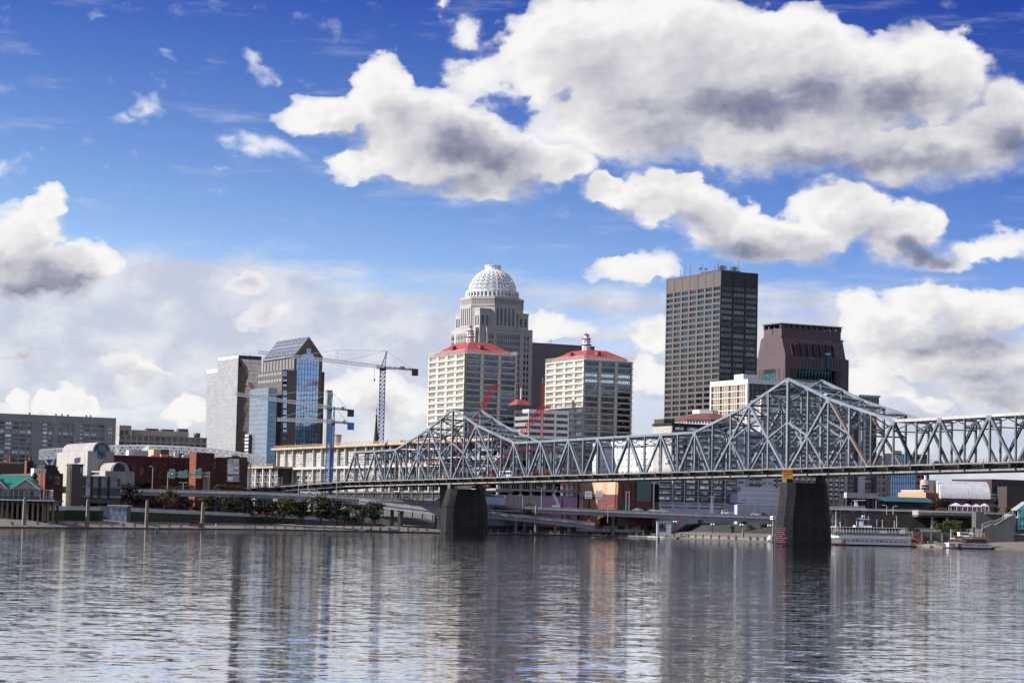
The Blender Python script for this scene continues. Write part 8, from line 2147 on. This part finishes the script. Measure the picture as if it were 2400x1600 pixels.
    ubox('bridge_wing', M['carg'], t, xb + .1, X(1240), 2, 5, Zl(790), Zl(700)); ubox('bridge_wing_deck', M['boatw'], t, xb, X(1275), 1.6, 5.3, Zl(695), Zl(686)); ubox('texas_cabin', M['boatw'], t, X(960), X(1310), 1.5, 6, z5 + .15, z5 + .75)
    for x in (1010, 760): 
        q = MB(); q.lathe([(.42, z5), (.42, Zl(690)), (.6, Zl(680)), (.6, Zl(674))], 10, X(x), 1.4); q.build('smoke_stack', M['black'], t)
    for x, yt in ((1172, 590), (1252, 620), (1435, 690), (1552, 690), (1808, 700), (1858, 600)): ubeam('flag_mast', M['boatw'], t, (X(x), 3, z5), (X(x), 3, Zl(yt)), .12)
    ubox('flag', M['boatred'], t, X(1815), X(1858), 2.98, 3.02, Zl(640), Zl(605))
    q = MB(); q.lathe([(0, Zl(600)), (.3, Zl(612)), (.3, Zl(650))], 8, X(1133), 3.4); q.build('roof_bell', M['boatw'], t)
    q = MB(); cx = X(1945); pts = [(cx - 1.0 + 0, z3 + .2)] + [(cx - 1.0 * math.cos(a), z3 + .9 + .9 * math.sin(a)) for a in [math.pi * i / 10 for i in range(11)]] + [(cx + 1.0, z3 + .2)]
    q.hexa([(x, -.2, zz) for x, zz in pts], [(x, 3, zz) for x, zz in pts]); q.build('stair_hood', M['boatw'], t)
    ubox('life_rafts', M['boatw'], t, X(1470), X(1620), -.1, .5, z3 + .2, z3 + 1.0)
    w = thing('x', None, None); bpy.data.objects.remove(w)
    cx, cz, R = L + 2.6, 2.1, 2.5
    q = MB()
    for i in range(14):
        a = 2 * math.pi * i / 14; c, s = math.cos(a), math.sin(a)
        for y in (.6, wd / 2, wd - .6): q.beam((cx, y, cz), (cx + R * c, y, cz + R * s), .14)
        q.beam((cx + R * c, .4, cz + R * s), (cx + R * c, wd - .4, cz + R * s), .5, .12)
    q.build('paddle_wheel', M['boatred'], t)
    ubeam('wheel_beam', M['boatw'], t, (L, .2, 3.6), (cx + .6, .2, 2.3), .3)
steamboat()
def small_boat():
    D = 806.0; k = .12755 * D / FPX; p = W(z('f', 610, 1470), D); t = boat('riverboat', 'small white riverboat with orange-brown rails moored at the right landing', D, p.x, 0, rz=rad(4))
    X = lambda x: (x - 610) * k; Zl = lambda y: W(z('f', 1000, y), D).z
    zz = {y: Zl(y) for y in (1470, 1360, 1335, 1290, 1270, 1235, 1205, 1150)}
    q = MB(); q.hexa([(X(640), .6, -.3), (X(1460), 0, -.3), (X(1460), 6, -.3), (X(640), 5.4, -.3)], [(X(600), 1, .5), (X(1470), -.1, .5), (X(1470), 6.1, .5), (X(600), 5, .5)]); q.build('hull', M['hull'], t)
    ubox('main_house', M['boatw'], t, X(905), X(1455), .2, 5.8, .5, zz[1360]); ubox('main_deck_roof', M['boatw'], t, X(660), X(1465), -.2, 6.2, zz[1360], zz[1360] + .18)
    ubox('bow_house', M['boatw'], t, X(675), X(800), 1.5, 4.5, .5, zz[1360])
    for i, x in enumerate((950, 1000, 1050, 1110, 1200, 1250, 1290, 1345)): put('window', winmesh(M['carg'], M['white'], 2, 1, .1), t, Matrix.Translation((X(x), .08, .5 + (zz[1360] - .5) * .4)) @ Matrix.Diagonal((38 * k, .12, (zz[1360] - .5) * .4, 1)))
    ubox('upper_house', M['brown_d'], t, X(980), X(1380), .8, 5.2, zz[1360] + .18, zz[1270])
    ubox('upper_deck', M['boatw'], t, X(760), X(1375), -.1, 6.1, zz[1270], zz[1270] + .15)
    for (xa, xb, y0, hh, n) in ((650, 985, zz[1335], .75, 24), (760, 920, zz[1270] + .1, .8, 12), (1080, 1372, zz[1270] + .1, .7, 22)):
        q = MB()
        for x in frange(X(xa), X(xb), n): q.beam((x, -.15, y0), (x, -.15, y0 + hh), .10)
        for h in (.12, .5, 1): q.beam((X(xa), -.15, y0 + hh * h), (X(xb), -.15, y0 + hh * h), .16)
        q.build('deck_rail', M['wicker'], t); ubox('rail_screen', M['wicker'], t, X(xa), X(xb), -.12, -.06, y0 + .1, y0 + hh * .85)
    ubox('wheelhouse', M['boatw'], t, X(880), X(1060), 1.5, 4.5, zz[1235], Zl(1160)); ubox('wheelhouse_glass', M['carg'], t, X(890), X(1050), 1.42, 1.5, Zl(1200), Zl(1170)); ubox('wheelhouse_roof', M['boatw'], t, X(870), X(1075), 1.2, 4.8, Zl(1160), Zl(1150))
    ubox('sun_awning', M['condo'], t, X(1105), X(1335), .5, 5.5, Zl(1182), Zl(1160))
    for x in (1115, 1190, 1260, 1325): ubox('awning_post', M['boatw'], t, X(x) - .06, X(x) + .06, .5, .62, zz[1270], Zl(1180))
    ubeam('bow_mast', M['boatw'], t, (X(722), 2, zz[1335]), (X(722), 2, Zl(1100)), .2)
    for x in (925, 1165): 
        q = MB(); q.lathe([(.35, zz[1270]), (.35, Zl(1060 if x > 1000 else 1100)), (.5, Zl(1056 if x > 1000 else 1095)), (.5, Zl(1050 if x > 1000 else 1088))], 10, X(x), 3); q.build('smoke_stack', M['black'], t)
    for i in range(16): ubox('deck_chair', M['hvac'], t, X(670) + i * .55, X(670) + i * .55 + .3, 1 + (i % 3), 1.3 + (i % 3), zz[1335] + .0, zz[1335] + .55)
small_boat()
D = 822; p = W(z('f', 385, 1330), D); t = thing('gangway', 'thin lattice gangway sloping down to the small riverboat', 'gangway', (p.x, D, p.z)); e_ = W(z('f', 620, 1415), D) - p; q = MB(); lattice(q, Vector((0, 0, 0)), e_, 1.2, .9, 12, .12, (0, 1, 0)); q.build('truss', M['hvac'], t)
ledge('landing_wall', 'pale stone landing wall between the two boats', 'wall', frange(2145, 2215, 5), -2.0, (-.5, -.5), (1.1, 1.2), 3, M['post'])
# ------------------------------------------------------------------ right-hand terraces
def terrace(name, label, cat, r, x0, x1, y0, y1, D, depth, m, base_drop=0.0, rz=0.0):
    a, c = W(z(r, x0, y1), D), W(z(r, x1, y0), D); t = thing(name, label, cat, (a.x, D, a.z - base_drop)); ubox('face_wall', m, t, 0, c.x - a.x, 0, depth, 0, c.z - a.z + base_drop); return t, (lambda x, y: Vector((W(z(r, x, y), D).x - a.x, 0, W(z(r, x, y), D).z - a.z + base_drop)))
t, R = terrace('belvedere_deck', 'long beige overhanging terrace deck above the landing trees', 'terrace', 'H', 1380, 1912, 1168, 1198, 950, 14, M['beige'])
ubox('soffit_beam', M['dgrey'], t, R(1380, 1205).x, R(1890, 1205).x, 1.0, 13, R(1400, 1218).z, -.02); ubox('edge_cap', M['pale'], t, -.3, R(1915, 1170).x, -.35, .3, R(1400, 1170).z - .2, R(1400, 1166).z)
for x in (1515, 1650, 1902): ubox('terrace_column', M['beige'], t, R(x - 8, 1210).x, R(x + 8, 1210).x, 1.2, 2.6, R(1500, 1290).z - 4, R(1500, 1205).z)
ubox('back_wall', M['shadow'], t, R(1380, 1200).x - 30, R(1912, 1200).x + 30, 13, 14, R(1500, 1330).z - 4, R(1500, 1205).z)
t, R = terrace('promenade_bridge', 'pale walkway deck with a sunlit parapet left of the steamboat stack', 'walkway', 'H', 548, 897, 1130, 1152, 1000, 6, M['pale'])
q = MB()
for x in frange(560, 890, 24): q.beam(R(x, 1130), R(x, 1118), .12)
q.beam(R(560, 1118), R(890, 1118), .14); q.build('handrail', M['hvac'], t)
for x in (600, 640, 690, 720, 830): ubox('column', M['dgrey'], t, R(x, 1150).x, R(x, 1150).x + 1.3, 1, 2.3, R(600, 1250).z - 4, 0)
q = MB(); q.hexa([R(795, 1130), R(830, 1130), R(822, 1072), R(800, 1072)], [p + Vector((0, 1, 0)) for p in (R(795, 1130), R(830, 1130), R(822, 1072), R(800, 1072))]); q.build('white_sculpture', M['white'], t); q = MB(); q.beam(R(785, 1068), R(895, 1064), .8, .3); q.build('sculpture_arm', M['white'], t)
t, R = terrace('promenade_wall', 'long dark concrete promenade wall behind the steamboat', 'wall', 'H', 560, 1400, 1150, 1240, 1012, 5, M['dgrey'])
ubox('edge_cap', M['pale'], t, R(897, 1150).x, R(1376, 1150).x, -.6, .2, R(1000, 1163).z, R(1000, 1148).z)
for x in frange(580, 1380, 16): ubox('wall_rib', M['brown_d'], t, R(x, 1200).x, R(x, 1200).x + .9, -.25, .1, 0, R(1000, 1165).z)
t, R = terrace('concrete_bastion', 'stepped grey concrete bastion with stairs at the right edge', 'wall', 'H', 2010, 2420, 1368, 1520, 835, 30, M['dgrey'], 3)
ubox('upper_tier', M['dgrey'], t, R(1985, 1340).x, R(2420, 1340).x, 8, 30, 0, R(2100, 1330).z); ubox('ledge_cap', M['grey'], t, R(2000, 1372).x, R(2420, 1372).x, -.7, .2, R(2100, 1380).z, R(2100, 1365).z)
for x0, x1 in ((2040, 2110), (2130, 2160), (2185, 2240)): ubox('opening', M['black'], t, R(x0, 1420).x, R(x1, 1420).x, -.12, .2, R(2100, 1465).z, R(2100, 1410).z)
ubox('side_wall', M['grey'], t, R(2255, 1300).x, R(2290, 1300).x, 3, 16, 0, R(2270, 1190).z)
q = MB(); st_ = [(1962, 1345), (1962, 1312), (2045, 1280), (2085, 1280), (2150, 1250), (2150, 1235), (2225, 1196), (2255, 1192)]
for a, c in zip(st_, st_[1:]):
    for dz_ in (0, -1.0): q.beam(R(*a) + Vector((0, -1, 1 + dz_)), R(*c) + Vector((0, -1, 1 + dz_)), .22)
q.build('stair_handrail', M['hvac'], t)
q = MB(); ss = [(1962, 1330), (2045, 1295), (2085, 1295), (2150, 1252), (2225, 1212), (2262, 1205)]
for a, c in zip(ss, ss[1:]):
    A, C_ = R(*a), R(*c); q.hexa([A + Vector((0, -1, -30 * 0 - A.z + 1)), C_ + Vector((0, -1, -C_.z + 1)), C_ + Vector((0, 2.5, -C_.z + 1)), A + Vector((0, 2.5, -A.z + 1))], [A + Vector((0, -1, 0)), C_ + Vector((0, -1, 0)), C_ + Vector((0, 2.5, 0)), A + Vector((0, 2.5, 0))])
q.build('stair_flight', M['dgrey'], t)
t, R = terrace('upper_promenade', 'grey upper promenade wall below the glass pavilion', 'wall', 'H', 1910, 2250, 1180, 1345, 900, 8, M['dgrey'])
ubox('edge_cap', M['grey'], t, R(1990, 1180).x, R(2190, 1180).x, -.5, .2, R(2000, 1192).z, R(2000, 1178).z)
t, R = terrace('stone_landing', 'dark stone landing stage behind the boats with white balustrade', 'landing', 'H', 1330, 1700, 1358, 1450, 858, 8, M['kerb'])
q = MB()
for x in frange(1405, 1590, 16): q.beam(R(x, 1362), R(x, 1340), .12)
q.beam(R(1405, 1340), R(1590, 1340), .2); q.beam(R(1405, 1352), R(1590, 1352), .12); q.build('balustrade', M['hvac'], t)
for x in (1415, 1600, 1500): ubox('stone_pillar', M['post'], t, R(x - 6, 1400).x, R(x + 6, 1400).x, -.6, .2, 0, R(x, 1368).z)
# tents
def tent(label, x0, x1, yt, ye, yb):
    D = 1000; a, c = W(z('H', x0, yb), D), W(z('H', x1, ye), D); t = thing('tent_pavilion', label, 'tent', (a.x, D, a.z), 0, 'white tents below the silver vault'); w, h = c.x - a.x, c.z - a.z
    ap = W(z('H', (x0 + x1) / 2, yt), D).z - a.z
    q = MB(); q.hexa([(0, 0, h), (w, 0, h), (w, w, h), (0, w, h)], [(w * .48, w * .48, ap), (w * .52, w * .48, ap), (w * .52, w * .52, ap), (w * .48, w * .52, ap)]); q.build('canvas_roof', M['condo'], t)
    for x in (0, w * .5, w): 
        for y in (0, w): ubox('post', M['white'], t, x - .1, x + .1, y - .1, y + .1, 0, h)
    ubox('valance', M['condo'], t, 0, w, -.05, .02, h - .4, h + .02)
tent('larger white tent left below the silver vault', 1682, 1788, 1088, 1116, 1168); tent('white tent in the middle below the silver vault', 1790, 1880, 1096, 1120, 1170)
tent('white tent right below the silver vault, third in line', 1882, 1960, 1100, 1122, 1170); tent('last white tent at the foot of the silver vault', 1962, 2030, 1092, 1118, 1172)
p = W(z('H', 1567, 975), 1060); t = thing('mast_antenna', 'thin crossbar mast between round tower and silver vault', 'mast', (p.x, 1060, p.z - 6)); tp = W(z('H', 1567, 905), 1060); ubeam('pole', M['steel_d'], t, (0, 0, 0), (0, 0, tp.z - p.z + 6), .2); ubeam('crossbar', M['steel_d'], t, (-1.2, 0, tp.z - p.z + 5.8), (1.2, 0, tp.z - p.z + 5.8), .18)

# pieces that belong to a part of their thing go one level down
SUB = dict(dormer='roof', balcony_ring='cupola_base', cupola_stage='cupola_base', lantern='cupola_base', lantern_cap='cupola_base', lantern_post='cupola_base', porthole='cupola_base', roof_bars='roof_glazing', gable_window='gable',
           pilothouse_glass='pilothouse', pilothouse_post='pilothouse', pilothouse_roof='pilothouse', lamp_head='arm', route_shield='face', lettering='face', vault_rim='barrel_vault', fan_window='barrel_vault', glazing_bar='barrel_vault',
           frieze_lozenges='frieze', dentils='shaft_cornice', drum_pilaster='drum', drum_windows='drum', drum_ring='drum', barge_board='gable_roof', slot_fin='battered_stage', mast_yard='bow_mast', spire_knop='spire_cone', penthouse_cap='penthouse_glass',
           wheelhouse_glass='wheelhouse', wheelhouse_roof='wheelhouse', bay_roof='balcony_bay', board_cap='board', roof_vent='roof', material_stack='formwork_deck', deck_joists='formwork_deck')
for t in [o for o in S.objects if o.parent is None]:
    kids = list(t.children); byname = {}
    for k in kids: byname.setdefault(k.name.split('.')[0], []).append(k)
    for k in kids:
        host = byname.get(SUB.get(k.name.split('.')[0], ''), [])
        if host and not k.children:
            bpy_host = min(host, key=lambda h: (h.matrix_local.translation - k.matrix_local.translation).length)
            inv = bpy_host.matrix_basis.inverted(); k.parent = bpy_host; k.matrix_parent_inverse = inv
